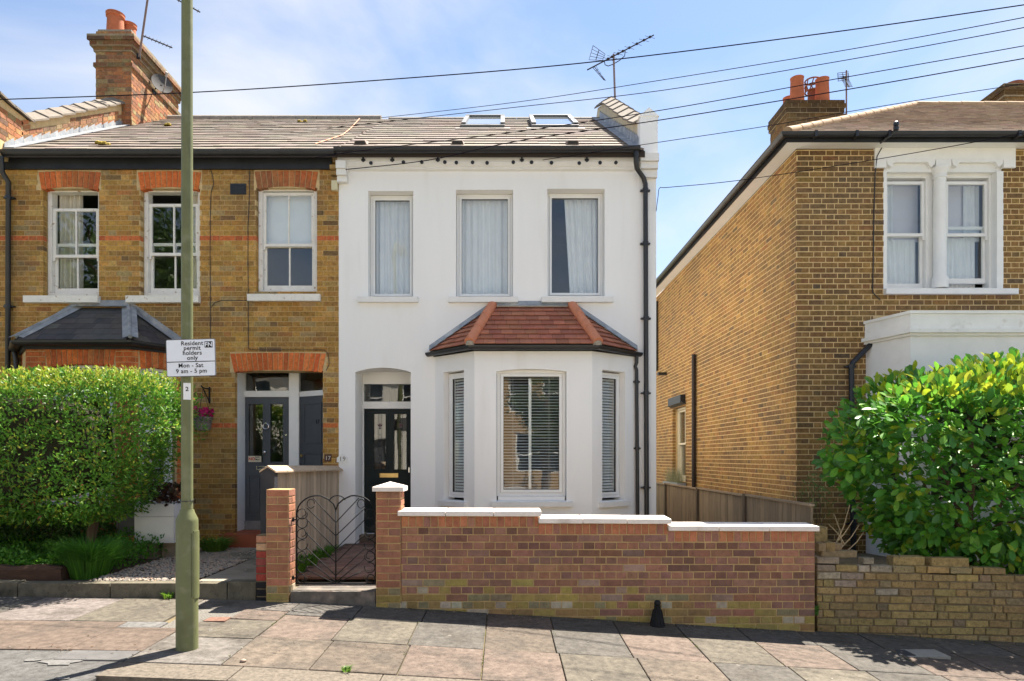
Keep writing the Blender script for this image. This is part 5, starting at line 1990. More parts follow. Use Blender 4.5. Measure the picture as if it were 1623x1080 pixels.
# its white bay with a flat parapet
RBY = 8.94
RBf = Fr((0, RBY, 0), (1, 0, 0), (0, -1, 0))
rc1 = RX1 - 1.6
a_ = Vector((rc0, RBY, 0)) - Vector((rb0, RY, 0))
RLf = Fr((rb0, RY, 0), a_, (a_.y, -a_.x, 0))
zt = Z(533, RBY)
mb = MB()
rwin = (rc0 + 0.25, rc0 + 1.75, 0.9, Z(606, RBY))
wall_cells(mb, RBf, rc0, rc1, -0.3, zt, [rwin], -0.2, 0.0)
wall_cells(mb, RLf, 0.0, a_.length, -0.3, zt, [(0.2, 0.55, 0.9, rwin[3])], -0.2, 0.0)
mb.box(rc1 - 0.2, rc1, RBY + 0.202, RY, -0.3, zt)
mb.build('bay', RS_M, HR)
plastic_window(RBf, rwin[0], rwin[1], rwin[2], rwin[3], -0.1, HR, m=PAINTW)
plastic_window(RLf, 0.2, 0.55, 0.9, rwin[3], -0.1, HR, m=PAINTW)
mb = MB()


def ringpoly(off):
    n0 = RLf.n
    k = off * math.tan(math.acos(max(-1, min(1, n0.dot(Vector((0, -1, 0)))))) / 2)
    return [Vector((rb0 + n0.x * off + RLf.u.x * 0, RY + 0.0, 0)) + Vector((0, 0, 0)), Vector((rc0 - k, RBY - off, 0)), Vector((rc1 + off, RBY - off, 0)), Vector((rc1 + off, RY, 0))]


for z0, z1, off in ((zt + 0.001, zt + 0.035, 0.03), (zt + 0.036, zt + 0.085, 0.07), (zt + 0.086, zt + 0.29, 0.015), (zt + 0.291, zt + 0.33, 0.035)):
    p = ringpoly(off)
    mb.prism([q + Vector((0, 0, z0)) for q in p], (0, 0, z1 - z0))
mb.build('bay_cornice', mat("weathered_white", (0.84, 0.83, 0.79), 0.8, 0.06, 4, 0.15, 50, col2=(0.55, 0.52, 0.45), c2scale=7, c2lo=0.60, c2hi=0.82), HR)
pd = XR(1346)
pipe('downpipe', [(XR(1382), RY - 0.06, ZR(547)), (XR(1374), RY - 0.08, ZR(549)), (pd + 0.02, RY - 0.06, ZR(576)), (pd, RY - 0.06, ZR(584)), (pd + 0.03, RY - 0.06, 0.0)], 0.038, HR,
     collars=[(pd, RY - 0.06, ZR(582)), (pd + 0.02, RY - 0.06, ZR(830))])
# eaves: soffit, fascia, gutter along front and flank
EO = 0.22
mb = MB()
mb.box(RX - EO, RX1 + 0.1, RY - EO, RY - 0.001, RTOP + 0.011, RTOP + 0.03)
mb.box(RX - EO, RX - 0.001, RY, 20.4, RTOP + 0.011, RTOP + 0.03)
mb.build('soffit', PAINTW, HR)
mb = MB()
mb.box(RX - EO, RX1 + 0.1, RY - EO - 0.02, RY - EO - 0.001, RTOP, RTOP + 0.085)
mb.box(RX - EO - 0.02, RX - EO - 0.001, RY - EO - 0.02, 20.4, RTOP, RTOP + 0.085)
mb.build('fascia', BLACKW, HR)
mb = MB()
gz_ = RTOP + 0.095
gutter_profile(mb, [(RX - EO - 0.075, 20.4, gz_), (RX - EO - 0.075, RY - EO - 0.075, gz_), (RX1 + 0.1, RY - EO - 0.075, gz_ + 0.02)], 0.058)
mb.build('gutter', BLACK, HR)
for px in (1287, 1351, 1402, 1605):
    q = MB()
    xx = X(px, RY - EO)
    q.box(xx - 0.02, xx + 0.02, RY - EO - 0.14, RY - EO - 0.021, gz_ - 0.07, gz_ + 0.012)
    q.build('gutter_clip', BLACK, HR)
# hipped roof
HX0, HY0, HZ0 = RX - EO - 0.05, RY - EO - 0.05, RTOP + 0.10
AP = Vector((X(1450, 13.6), 13.6, Z(168, 13.6)))
ARM = mat("hip_roof_tile", (1, 1, 1), 0.88, 0.18, 9, 0.3, 60, mode='attr', speck=0.25)
mb = MB()
B0, B1, B2 = Vector((HX0, HY0, HZ0)), Vector((13.5, HY0, HZ0)), Vector((HX0, 18.0, HZ0))
AP2 = Vector((13.5, 13.6, AP.z))
mb.quad([B0, B1, AP2, AP])
mb.quad([B2, B0, AP])
mb.quad([B2, AP, AP2, Vector((13.5, 18.0, HZ0))])
roofR = mb.build('roof', ROOFSUB, HR)
mb = MB()
rn = 34
ev_ = (B1 - B0).normalized()
upv = (AP2 - B1)
upn = upv.normalized()
nrm = ev_.cross(upn).normalized()
gg = upv.length / rn
for k in range(rn):
    lo = (AP - B0).dot(ev_) * (k + 0.5) / rn
    x = lo - (0.085 if k % 2 else 0.0)
    while x < 7.6:
        a, b = max(x, lo), x + 0.17
        x += 0.17
        if b - a < 0.02:
            continue
        c = pick(rq, [(4, (0.37, 0.285, 0.225)), (3, (0.33, 0.25, 0.195)), (2, (0.41, 0.32, 0.25)), (1, (0.28, 0.21, 0.165))])
        p0 = B0 + ev_ * (a + 0.002) + upn * (k * gg) + nrm * 0.026
        p1 = B0 + ev_ * (b - 0.002) + upn * (k * gg) + nrm * 0.026
        p2, p3 = p1 + upn * gg * 1.1 - nrm * 0.014, p0 + upn * gg * 1.1 - nrm * 0.014
        dn = nrm * -0.012
        mb.hexa([p0 + dn, p1 + dn, p2 + dn, p3 + dn, p0, p1, p2, p3], c, skip=(0,))
mb.build('tile_field', ARM, roofR, kind='stuff')
HIPB = mat("buff_hip_tile", (0.40, 0.27, 0.16), 0.85, 0.2, 9, 0.3, 60)
hip_tiles(roofR, B0 + Vector((0.05, 0.05, 0.04)), AP + Vector((0, 0, 0.01)), 16, 0.075, HIPB)
hip_tiles(roofR, AP, AP + Vector((4.5, 0, 0)), 10, 0.085, HIPB, 'ridge_tile')
# insulator on the gutter
ins = MB()
ix = X(1417, RY - 0.35)
ins.tube([(ix - 0.13, RY - EO - 0.02, Z(222, 9.3)), (ix, RY - 0.40, Z(210, 9.3))], 0.014, 6)
ins.lathe((ix, RY - 0.40, Z(211, 9.3)), [(0.02, 0), (0.035, 0.01), (0.035, 0.05), (0.02, 0.06), (0.035, 0.07), (0.035, 0.11), (0.015, 0.13)], 12)
ins.build('cable_insulator', BLACK, HR)
# chimney over the flank
cD = 11.84
cxl = X(1247.5, cD)
chz = Z(160, cD)
chR = chimney(HR, cxl, X(1335, cD), cD, cD + 0.74, 6.3, chz, [(w_, tuple(v * 0.75 for v in c_)) for w_, c_ in STOCK_R], mat("chimney_mortar", (0.34, 0.27, 0.17), 0.95, 0.3, 12, 0.4, 60),
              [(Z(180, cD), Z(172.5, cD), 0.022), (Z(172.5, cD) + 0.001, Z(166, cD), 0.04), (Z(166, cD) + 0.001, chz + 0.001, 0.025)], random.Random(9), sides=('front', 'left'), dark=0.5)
mb = MB()
cc = [(cxl + 0.03, cD + 0.03), (X(1335, cD) - 0.03, cD + 0.03), (X(1335, cD) - 0.03, cD + 0.71), (cxl + 0.03, cD + 0.71)]
ci = [(cxl + 0.2, cD + 0.2), (X(1335, cD) - 0.2, cD + 0.2), (X(1335, cD) - 0.2, cD + 0.54), (cxl + 0.2, cD + 0.54)]
mb.hexa([(a, b, chz + 0.002) for a, b in cc] + [(a, b, chz + 0.10) for a, b in ci])
mb.build('flaunching', CONC, chR)
pot(chR, X(1264, 12.0), 12.02, chz + 0.03, 0.125, 0.46, lip=False)
pot(chR, X(1304, 12.0), 12.02, chz + 0.03, 0.125, 0.44, lip=False)
pot(chR, X(1250, 12.4), 12.40, chz + 0.0, 0.11, 0.34, lip=False)
pt = pot(chR, X(1288, 12.4), 12.36, chz + 0.03, 0.115, 0.40, mat("dark_terracotta", (0.20, 0.075, 0.045), 0.8, 0.2, 9, 0.2), lip=False)
mb = MB()
pcx, pcy, pcz = X(1288, 12.36), 12.36, chz + 0.43
for zz in (0.0, 0.10, 0.2):
    mb.tube([(pcx + 0.13 * cos(2 * pi * k / 16), pcy + 0.13 * sin(2 * pi * k / 16), pcz + zz) for k in range(17)], 0.014, 6, cap=False)
for k in range(8):
    a, b = 2 * pi * k / 8, 2 * pi * (k + 0.7) / 8
    mb.tube([(pcx + 0.13 * cos(a), pcy + 0.13 * sin(a), pcz), (pcx + 0.13 * cos(b), pcy + 0.13 * sin(b), pcz + 0.2)], 0.011, 5)
mb.build('pot_cowl', mat("dark_terracotta", (0.2, 0.07, 0.04)), pt)
ae = thing('television_aerial', 'thin aerial on a pole beside the brown chimney with four pots', 'aerial', (X(1341, 11.9), 11.9, 7.0))
RUST = mat("rusty_steel", (0.2, 0.13, 0.11))
axm = X(1341.5, 11.9)
mb = MB()
mb.tube([(axm, 11.9, Z(192, 11.9)), (axm, 11.9, Z(112, 11.9))], 0.014, 8)
mb.box(X(1335, 11.9) + 0.001, axm, 11.88, 11.91, Z(191, 11.9), Z(188, 11.9))
mb.box(X(1335, 11.9) + 0.001, axm, 11.88, 11.91, Z(184, 11.9), Z(181, 11.9))
mb.build('mast', RUST, ae)
yagi(ae, (X(1332, 11.9), 11.6, Z(153, 11.9)), (X(1341.5, 11.9), 12.0, Z(116, 11.9)), 9, 0.07, (1, 0.1, 0.05), rb=0.01)
mb = MB()
for k in range(5):
    zz = Z(110 + 3.2 * k, 11.9)
    mb.tube([(X(1333, 11.9), 12.02, zz), (X(1350, 11.9), 12.0, zz + 0.01)], 0.005, 5)
for px in (1333, 1341, 1350):
    mb.tube([(X(px, 11.9), 12.02, Z(110, 11.9)), (X(px, 11.9), 12.0, Z(124, 11.9))], 0.005, 5)
mb.build('reflector_grid', AERM, ae)
# second stack, far right
chimney(HR, X(1587, 14.4), X(1660, 14.4), 14.3, 15.0, 7.6, Z(140, 14.4), STOCK_R, mat("chimney_mortar", (0.4, 0.3, 0.2)),
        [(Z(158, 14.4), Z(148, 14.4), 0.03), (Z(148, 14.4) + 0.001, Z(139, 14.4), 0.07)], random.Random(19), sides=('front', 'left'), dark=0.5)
mb = MB()
mb.lathe((X(1618, 14.4), 14.6, Z(140, 14.4)), [(0.16, 0), (0.16, 0.12), (0.19, 0.13), (0.19, 0.19), (0.12, 0.22)], 14)
mb.build('chimney_pot', mat("dark_terracotta", (0.2, 0.07, 0.04)), HR)
# flank: window, pipes, lamp
sash_window(RS, SW[0] + 0.01, SW[1] - 0.01, SW[2], SW[3], -0.12, HR, (1.85, SW[3] - 0.06), (SW[2] + 0.06, 1.9), m=mat("cream_gloss", (0.72, 0.66, 0.50), 0.5, 0.05, 5, 0.05), bars=True)
mb = MB()
RS.box(mb, SW[0] + 0.02, SW[1] - 0.02, 2.80, 2.98, 0.008, 0.12)
mb.prism([RS.p(SW[0] - 0.05, 2.76, 0.008), RS.p(SW[1] + 0.1, 2.76, 0.008), RS.p(SW[1] + 0.1, 2.80, 0.10), RS.p(SW[0] - 0.05, 2.80, 0.10)], (0, 0, 0.02))
mb.build('security_lamp', BLACKW, HR)
vx = RX - 0.06
vy = RX * FPX / 304.0
pipe('vent_pipe', [(vx, vy, Z(562, vy)), (vx, vy, 0.0)], 0.045, HR, m=mat("brown_black_pipe", (0.03, 0.022, 0.02), 0.5, 0.2, 9, 0))
pipe('vent_pipe', [(vx, 18.3, Z(478, 18.3)), (vx, 18.3, Z(588, 18.3))], 0.045, HR)
mb = MB()
mb.box(vx - 0.16, vx + 0.05, 17.3, 17.45, Z(595, 17.4), Z(591, 17.4))
mb.build('flank_lamp', BLACKW, HR)
# window box with grasses
wb = thing('window_box', 'grey planter with feathery grass under the flank window', 'planter', (RX - 0.1, RY + su0, 0.9))
mb = MB()
RS.box(mb, SW[0] - 0.1, SW[1] + 0.1, 0.78, 0.96, 0.02, 0.22)
mb.build('box', mat("grey_planter", (0.30, 0.32, 0.33), 0.7, 0.1, 9, 0.1), wb)
mb = MB()
q = random.Random(77)
for k in range(260):
    u = q.uniform(SW[0] - 0.08, SW[1] + 0.08)
    b0 = RS.p(u, 0.95, q.uniform(0.05, 0.19))
    h = q.uniform(0.2, 0.45)
    dx, dy = q.uniform(-0.14, 0.14), q.uniform(-0.14, 0.14)
    c = q.choice([(0.25, 0.26, 0.08), (0.33, 0.30, 0.14), (0.16, 0.20, 0.06)])
    t1 = b0 + Vector((dx * 0.4, dy * 0.4, h * 0.7))
    t2 = b0 + Vector((dx, dy, h))
    s_ = Vector((0.0, 0.006, 0))
    mb.quad([b0 - s_, b0 + s_, t1 + s_ * 0.7, t1 - s_ * 0.7], c)
    mb.quad([t1 - s_ * 0.7, t1 + s_ * 0.7, t2], c)
mb.build('grass', LEAF_A, wb, kind='stuff')

# ================================================================== front boundary walls
GW = thing('garden_wall', 'red brown brick garden wall with white copings in three steps', 'wall', (1.0, WY, 0.0))
SEG = [(X(636, WY), X(853, WY), Z(814.5, WY), Z(818, WY)), (X(853, WY), X(1058, WY), Z(826, WY), Z(829.5, WY)), (X(1058, WY), X(1291, WY), Z(838.5, WY), Z(843.5, WY))]
rq = random.Random(61)


def colG(u, v, hd, rnd):
    h = v - zb(u)
    c = pick(rnd, GARDEN)
    mossy = [(3, (0.33, 0.25, 0.075)), (1, (0.42, 0.36, 0.26)), (1.4, (0.30, 0.19, 0.075)), (1, (0.24, 0.20, 0.11))]
    t = max(0.0, min(1.0, (0.34 - h) / 0.24 + 0.25 * noise.noise(Vector((u * 2.0, v * 6, 2.2)))))
    if rnd.random() < t * 0.95:
        c = pick(rnd, mossy)
    if 0.60 < h + 0.04 * u < 0.95 and rnd.random() < 0.35:
        c = tuple(q * 0.68 for q in c)
    return c


ZS0 = SEG[0][3] - 0.116
mb = MB()
zbot = zb(SEG[2][1]) - 0.10
tops_ = []
for k, (a, b, zl, zr_) in enumerate(SEG):
    zs = ZS0 - k * 0.0752
    tops_.append((a, b, zs - 0.001, 9.0))
    WF.box(mb, a, b, zbot, zs + 0.112, -0.21, 0.0)
core = mb.build('wall_core', MORT_WALL, GW)
for k, (a, b, zl, zr_) in enumerate(SEG):
    zs = ZS0 - k * 0.0752
    u = a + 0.003
    while u < b - 0.02:
        e = min(u + 0.066, b - 0.003)
        o = bpy.data.objects.new('edge_brick', rq.choice(WALL_BRICKS))
        d = 0.005 + rq.uniform(-0.0015, 0.0015)
        o.matrix_basis = WF.mat4((u + e) / 2, zs + 0.057, d - 0.05, e - u, 0.105, 0.10)
        o.color = (*pick(rq, [(3, (0.42, 0.165, 0.085)), (2, (0.37, 0.145, 0.08)), (1, (0.31, 0.145, 0.105))]), 1)
        link(o, core)
        u += 0.075
    mb = MB()
    P = WF.p
    t = 0.05
    z0c = zs + 0.1135
    u0c, u1c = a - 0.03, b + 0.03
    if k:
        u0c = a + 0.002
    nst = 3
    for j in range(nst):
        ua, ub = u0c + (u1c - u0c) * j / nst + (0.002 if j else 0), u0c + (u1c - u0c) * (j + 1) / nst - (0.002 if j < nst - 1 else 0)
        za_, zb2 = z0c + 0.006 * (1 - j / nst) + rq.uniform(-0.0015, 0.0015), z0c + 0.006 * (1 - (j + 1) / nst) + rq.uniform(-0.0015, 0.0015)
        za_, zb2 = max(za_, z0c), max(zb2, z0c)
        dd = 0.05 + rq.uniform(-0.002, 0.002)
        mb = MB()
        mb.hexa([P(ua, za_, dd), P(ub, zb2, dd), P(ub, zb2, -0.27), P(ua, za_, -0.27),
                 P(ua, za_ + t, dd), P(ub, zb2 + t, dd), P(ub, zb2 + t + 0.012, -0.27), P(ua, za_ + t + 0.012, -0.27)])
        cp = mb.build('coping', COPING, GW)
        bv = cp.modifiers.new('edge', 'BEVEL')
        bv.width = 0.006
        bv.segments = 2
nrow = int((ZS0 - zbot) / 0.0752) + 1
bl = lay(SEG[0][0] + 0.002, SEG[2][1] - 0.002, ZS0 - 0.0752 * nrow, ZS0 - 0.002, tops_, 'english', 0.0752, 0.2245, 0.1122, 0.010, colG, rq)
bl = [b for b in bl if b[3] > zb((b[0] + b[1]) / 2) - 0.06]
place_bricks(WF, bl, WALL_BRICKS, core, RBRICK_A, 300, rq, proud=0.0055, depth=0.09, jit=0.002, rot=0.004)


def pier(parent_label, x0, x1, y0, y1, z0, z1, cap, rnd, name='gate_pier', pal=GARDEN):
    g = thing(name, parent_label, 'pier', ((x0 + x1) / 2, (y0 + y1) / 2, z0))
    mb = MB()
    mb.box(x0, x1, y0, y1, z0, z1)
    core = mb.build('pier_core', MORT_WALL, g)
    for F, L_, vis in ((Fr((x0, y0, 0), (1, 0, 0), (0, -1, 0)), x1 - x0, True), (Fr((x1, y0, 0), (0, 1, 0), (1, 0, 0)), y1 - y0, True), (Fr((x0, y0, 0), (0, 1, 0), (-1, 0, 0)), y1 - y0, True)):
        k = 0
        z = z1 - 0.0752
        while z > z0 - 0.05:
            cuts = [0.0, L_] if k % 2 == 0 else [0.0, L_ / 2, L_]
            for a, b in zip(cuts, cuts[1:]):
                col = colG((x0 + x1) / 2, z, False, rnd) if z - z0 < 0.25 else pick(rnd, [(3, (0.345, 0.145, 0.082)), (2, (0.31, 0.135, 0.08)), (1, (0.27, 0.125, 0.085))])
                o = bpy.data.objects.new('brick', rnd.choice(WALL_BRICKS))
                o.matrix_basis = F.mat4((a + b) / 2, z + 0.0376, 0.0055 - 0.03 + rnd.uniform(-0.001, 0.001), b - a - 0.009, 0.0655, 0.06)
                o.color = (*col, 1)
                link(o, core)
            z -= 0.0752
            k += 1
    if cap:
        mb = MB()
        xc, yc = (x0 + x1) / 2, (y0 + y1) / 2
        ov = 0.035
        c0 = [(x0 - ov, y0 - ov), (x1 + ov, y0 - ov), (x1 + ov, y1 + ov), (x0 - ov, y1 + ov)]
        mb.v = [(a, b, z1 + 0.001) for a, b in c0] + [(a, b, z1 + 0.045) for a, b in c0] + [(xc, yc, z1 + 0.095)]
        mb.f = [(3, 2, 1, 0), (0, 1, 5, 4), (1, 2, 6, 5), (2, 3, 7, 6), (3, 0, 4, 7), (4, 5, 8), (5, 6, 8), (6, 7, 8), (7, 4, 8)]
        mb.c = [None] * 9
        mb.build('cap_stone', COPING, g)
    return g


pier('brick gate pier with a white pyramid cap at the wall end', X(597, WY), X(635, WY), WY - 0.02, WY + 0.22, zb(-1.2) - 0.1, Z(779, WY), True, random.Random(71))
pier('plain brick gate pier without a cap beside the timber fence', X(423.5, WY), X(458, WY), WY - 0.02, WY + 0.20, zb(-2.3) - 0.1, Z(776, WY), False, random.Random(72))
# older painted stump left of it
st_ = thing('boundary_pier', 'low painted brick stump in red and black left of the gate pier', 'pier', (X(414, WY), WY, 0.1))
mb = MB()
sx0, sx1 = X(405, WY), X(423, WY) - 0.008
mb.box(sx0, sx1, WY + 0.03, WY + 0.25, 0.02, Z(849, WY))
mb.build('core', MORT_OLD, st_)
z = Z(849, WY) - 0.078
k = 0
q = random.Random(4)
while z > 0.05:
    cc_ = [(0.42, 0.2, 0.12), (0.46, 0.29, 0.17), (0.28, 0.05, 0.035), (0.25, 0.06, 0.05), (0.26, 0.04, 0.03), (0.30, 0.05, 0.035), (0.02, 0.018, 0.018), (0.015, 0.014, 0.015)][min(k, 7)]
    o = bpy.data.objects.new('brick', q.choice(WALL_BRICKS))
    o.matrix_basis = Fr((sx0, WY + 0.03, 0), (1, 0, 0), (0, -1, 0)).mat4((sx1 - sx0) / 2, z + 0.036, -0.02, sx1 - sx0 + 0.004, 0.066, 0.06)
    o.color = (*cc_, 1)
    link(o, st_)
    z -= 0.078
    k += 1

# path behind the gate, step
mb = MB()
mb.box(X(459, WY) + 0.012, X(597, WY) - 0.012, WY - 0.01, WY + 0.22, -0.1, Z(938, WY - 0.01))
mb.box(X(459, WY) + 0.012, X(597, WY) - 0.012, WY + 0.221, WY + 0.5, 0.1, Z(938, WY) + 0.005)
tag(mb.build('gate_step', mat("dark_step", (0.12, 0.105, 0.09), 0.9, 0.3, 9, 0.3, 60, col2=(0.26, 0.20, 0.16), c2scale=5)), 'worn grey step under the iron gate', 'step')
pth = structure(sheet('path', -2.36, -1.10, WY + 0.48, FY - 0.01, lambda x, y: 0.235 + 0.012 * (y - 7), mat("path_base", (0.10, 0.07, 0.05), 0.95, 0.3, 9, 0.3), 1, 4))
q = random.Random(14)
y = WY + 0.5
i = 0
while y < FY - 0.32:
    x = -2.34 + (0.1 if i % 2 else 0)
    while x < -1.15:
        mb = MB()
        zz = 0.235 + 0.012 * (y - 7)
        mb.box(x + 0.003, min(x + 0.197, -1.11), y + 0.003, y + 0.097, zz - 0.02, zz + 0.012 + q.uniform(-0.002, 0.002))
        o = mb.build('paver', RBRICK_O, pth)
        o.color = (*pick(q, [(3, (0.20, 0.12, 0.095)), (2, (0.17, 0.10, 0.08)), (1, (0.23, 0.15, 0.12))]), 1)
        x += 0.2
    y += 0.1
    i += 1

# iron gate with a heart-shaped top
gt = thing('iron_gate', 'black wrought iron garden gate with heart top and scrolls', 'gate', (X(533, 7.0), 7.0, 0.25))
GD = 7.0


def gp_(cx, cy):            # from the enlarged detail to the gate plane
    return Vector((X(380 + cx / 3.087, GD), GD, Z(730 + cy / 3.087, GD)))


def iron(name, pts, r_=0.007, seg=6):
    mb = MB()
    mb.tube(pts, r_ * 0.9, seg)
    return mb.build(name, IRON, gt, smooth=True)


def arc(cx, cy, rx_, ry_, a0, a1, n_=14):
    return [gp_(cx + rx_ * cos(radians(a0 + (a1 - a0) * k / n_)), cy - ry_ * sin(radians(a0 + (a1 - a0) * k / n_))) for k in range(n_ + 1)]


cxm = 470
for s in (-1, 1):
    ox = 278 if s < 0 else 664
    c0 = (ox + cxm) / 2 - s * 6
    w_ = abs(cxm - ox) / 2
    iron('stile', [gp_(ox, 602), gp_(ox, 290)] + [gp_(c0 + s * (w_ + 6) * cos(radians(t)), 265 - 93 * sin(radians(t))) for t in range(0, 100, 9)] +
         [gp_(c0 - s * w_ * 0.55, 190), gp_(c0 - s * w_ * 0.82, 213), gp_(cxm, 243)], 0.0085, 8)
    for y0, y1, xo in ((300, 185, 0.62), (365, 232, 0.78), (430, 285, 0.80), (495, 355, 0.80), (560, 425, 0.80), (592, 480, 0.78), (600, 540, 0.72)):
        iron('bar', [gp_(cxm, y0 + 4), gp_(cxm + s * (w_ * 2 * xo - 8), y1)], 0.006)
    for k, yy in enumerate((262, 306, 360, 414, 470, 525, 580)):
        rr = 25
        if k == 6:
            rr = 22
        cxs = ox - s * (rr + 3)
        pts = [gp_(cxs + s * rr * cos(radians(t)), yy - rr * sin(radians(t))) for t in range(-200, 130, 15)]
        pts += [gp_(cxs + s * (rr * 0.62) * cos(radians(t)) - s * 2, yy - 4 - rr * 0.62 * sin(radians(t))) for t in range(140, 300, 20)] if k % 2 == 0 else []
        iron('scroll', pts, 0.0055)
    iron('scroll', arc(ox - s * 70, 212, 18, 22, 0, 330), 0.0055)
iron('stile', [gp_(cxm, 243), gp_(cxm, 602)], 0.008)
iron('rail', [gp_(272, 602), gp_(664, 602)], 0.009)
iron('crest', arc(478, 205, 40, 33, 160, 20), 0.007)
mb = MB()
for cy in (290, 575):
    p = gp_(262, cy)
    mb.tube([p + Vector((-0.02, 0, 0)), p + Vector((0.04, 0, 0))], 0.008, 6)
    mb.tube([p + Vector((0.0, 0, -0.02)), p + Vector((0.0, 0, 0.02))], 0.012, 6)
mb.build('hinge', IRON, gt)
mb = MB()
p = gp_(652, 330)
mb.box(p.x - 0.015, p.x + 0.03, GD - 0.015, GD + 0.015, p.z - 0.03, p.z + 0.02)
mb.build('latch', IRON, gt)

# timber fence between the two front doors
fe = thing('timber_fence', 'weathered board fence with pitched cap between the two front paths', 'fence', (-2.48, 8.6, 0.2))
FXL = -2.48
ft0, ft1 = 1.40, 1.36
q = random.Random(81)
y = 7.24
while y < FY - 0.05:
    wd = q.uniform(0.085, 0.11)
    mb = MB()
    zt_ = ft0 + (ft1 - ft0) * (y - 7.2) / 2.9
    xo = q.uniform(0, 0.012)
    mb.box(FXL - 0.01 + xo, FXL + 0.012 + xo, y + 0.002, min(y + wd - 0.003, FY - 0.006), 0.12, zt_)
    o = mb.build('board', WOOD_O, fe)
    f = q.uniform(0.8, 1.2)
    o.color = (0.46 * f, 0.355 * f, 0.255 * f, 1)
    y += wd
mb = MB()
P0, P1 = (7.12, ft0), (FY - 0.005, ft1)
for s in (-1, 1):
    mb.hexa([(FXL + s * 0.085, P0[0], P0[1] - 0.01), (FXL, P0[0], P0[1] + 0.045), (FXL, P1[0], P1[1] + 0.045), (FXL + s * 0.085, P1[0], P1[1] - 0.01),
             (FXL + s * 0.085, P0[0], P0[1] + 0.008), (FXL, P0[0], P0[1] + 0.065), (FXL, P1[0], P1[1] + 0.065), (FXL + s * 0.085, P1[0], P1[1] + 0.008)])
cap_o = mb.build('fence_cap', WOOD_O, fe)
cap_o.color = (0.44, 0.33, 0.23, 1)
mb = MB()
mb.box(FXL - 0.075, FXL + 0.07, 7.13, 7.235, 0.55, ft0 - 0.012)
mb.prism([(FXL - 0.075, 7.131, ft0 - 0.0115), (FXL + 0.07, 7.131, ft0 - 0.0115), (FXL, 7.131, ft0 + 0.043)], (0, 0.1, 0))
mb.build('end_post', mat("slate_board", (0.030, 0.030, 0.036), 0.6, 0.2, 5, 0.1), fe)

# panel fence along the side passage
pf = thing('panel_fence', 'grey brown closeboard fence beside the flank of the brown house', 'fence', (3.3, 10.5, 0.2))
q = random.Random(83)
FX = 3.32
posts = [7.30, 9.35, 11.65, 13.95, 16.2]
for a, b in zip(posts, posts[1:]):
    y = a + 0.06
    tone = q.choice([(0.27, 0.22, 0.15), (0.25, 0.19, 0.125), (0.21, 0.16, 0.11)])
    zt_ = 1.02 - 0.006 * (a - 7.3)
    while y < b - 0.06:
        wd = q.uniform(0.10, 0.13)
        mb = MB()
        mb.box(FX - 0.012 - q.uniform(0, 0.008), FX + 0.01, y + 0.002, min(y + wd - 0.004, b - 0.05), 0.0, zt_ - q.uniform(0, 0.008))
        o = mb.build('board', WOOD_O, pf)
        f = q.uniform(0.8, 1.2)
        o.color = (*[c * f for c in tone], 1)
        y += wd
    mb = MB()
    mb.box(FX - 0.04, FX + 0.025, a + 0.05, b - 0.05, zt_ + 0.001, zt_ + 0.025)
    o = mb.build('top_rail', WOOD_O, pf)
    o.color = (*[c * 1.1 for c in tone], 1)
for p in posts[1:]:
    mb = MB()
    mb.box(FX - 0.045, FX + 0.045, p - 0.045, p + 0.045, 0, 1.06 - 0.006 * (p - 7.3))
    o = mb.build('post', WOOD_O, pf)
    o.color = (0.10, 0.075, 0.05, 1)

# old stock brick wall on the right
OW = thing('old_wall', 'old weathered yellow brick wall under the big leafed hedge', 'wall', (4.5, 7.0, -0.2))
OF = Fr((0, 7.0, 0), (1, 0, 0), (0, -1, 0))
ox0, ox1 = X(1295.5, 7.0), 6.3
rq = random.Random(91)
sl_o = (Z(908, 7) - Z(884, 7)) / (X(1623, 7) - ox0)
mb = MB()
mb.hexa([OF.p(ox0, -0.6, -0.012), OF.p(ox1, -0.9, -0.012), OF.p(ox1, -0.9, -0.21), OF.p(ox0, -0.6, -0.21),
         OF.p(ox0, Z(897, 7), -0.014), OF.p(ox1, Z(897, 7) + sl_o * (ox1 - ox0), -0.014), OF.p(ox1, Z(897, 7) + sl_o * (ox1 - ox0), -0.21), OF.p(ox0, Z(897, 7), -0.21)])
ocore = mb.build('wall_core', MORT_OLD, OW)


def colO(u, v, hd, rnd):
    c = pick(rnd, OLDW)
    if u < X(1420, 7) and v > 0.1 and rnd.random() < 0.5:
        c = pick(rnd, [(1, (0.34, 0.27, 0.20)), (1, (0.40, 0.33, 0.25)), (1, (0.30, 0.24, 0.175))])
    return c


for k in range(15):
    v0 = -0.56 + k * 0.078
    u = ox0 - (0.0 if k % 2 else 0.175)
    seq_ = [0.236, 0.236, 0.118]
    n_ = rq.randrange(3)
    while u < ox1:
        L_ = seq_[n_ % 3] + rq.uniform(-0.008, 0.008)
        n_ += 1
        a, b = max(u + 0.006, ox0), u + L_ - 0.006
        u += L_
        if b - a < 0.04:
            continue
        um_ = (a + b) / 2
        vm = v0 - 0.018 * (um_ - ox0) + rq.uniform(-0.002, 0.002) + 0.004 * noise.noise(Vector((um_ * 1.5, k, 0)))
        if vm + 0.07 < zb(um_) - 0.05 or vm + 0.05 > Z(882, 7) + sl_o * (um_ - ox0) + rq.uniform(-0.02, 0.02):
            continue
        o = bpy.data.objects.new('brick', rq.choice(OLD_BRICKS))
        o.matrix_basis = OF.mat4(um_, vm + 0.036, -0.055 + rq.uniform(-0.004, 0.003), 1, 1, 1) @ Matrix.Rotation(0.018 + rq.uniform(-0.012, 0.012), 4, 'Y') @ Matrix.Diagonal((b - a, 0.11, 0.066, 1))
        o.color = (*colO(um_, vm, False, rq), 1)
        link(o, ocore)
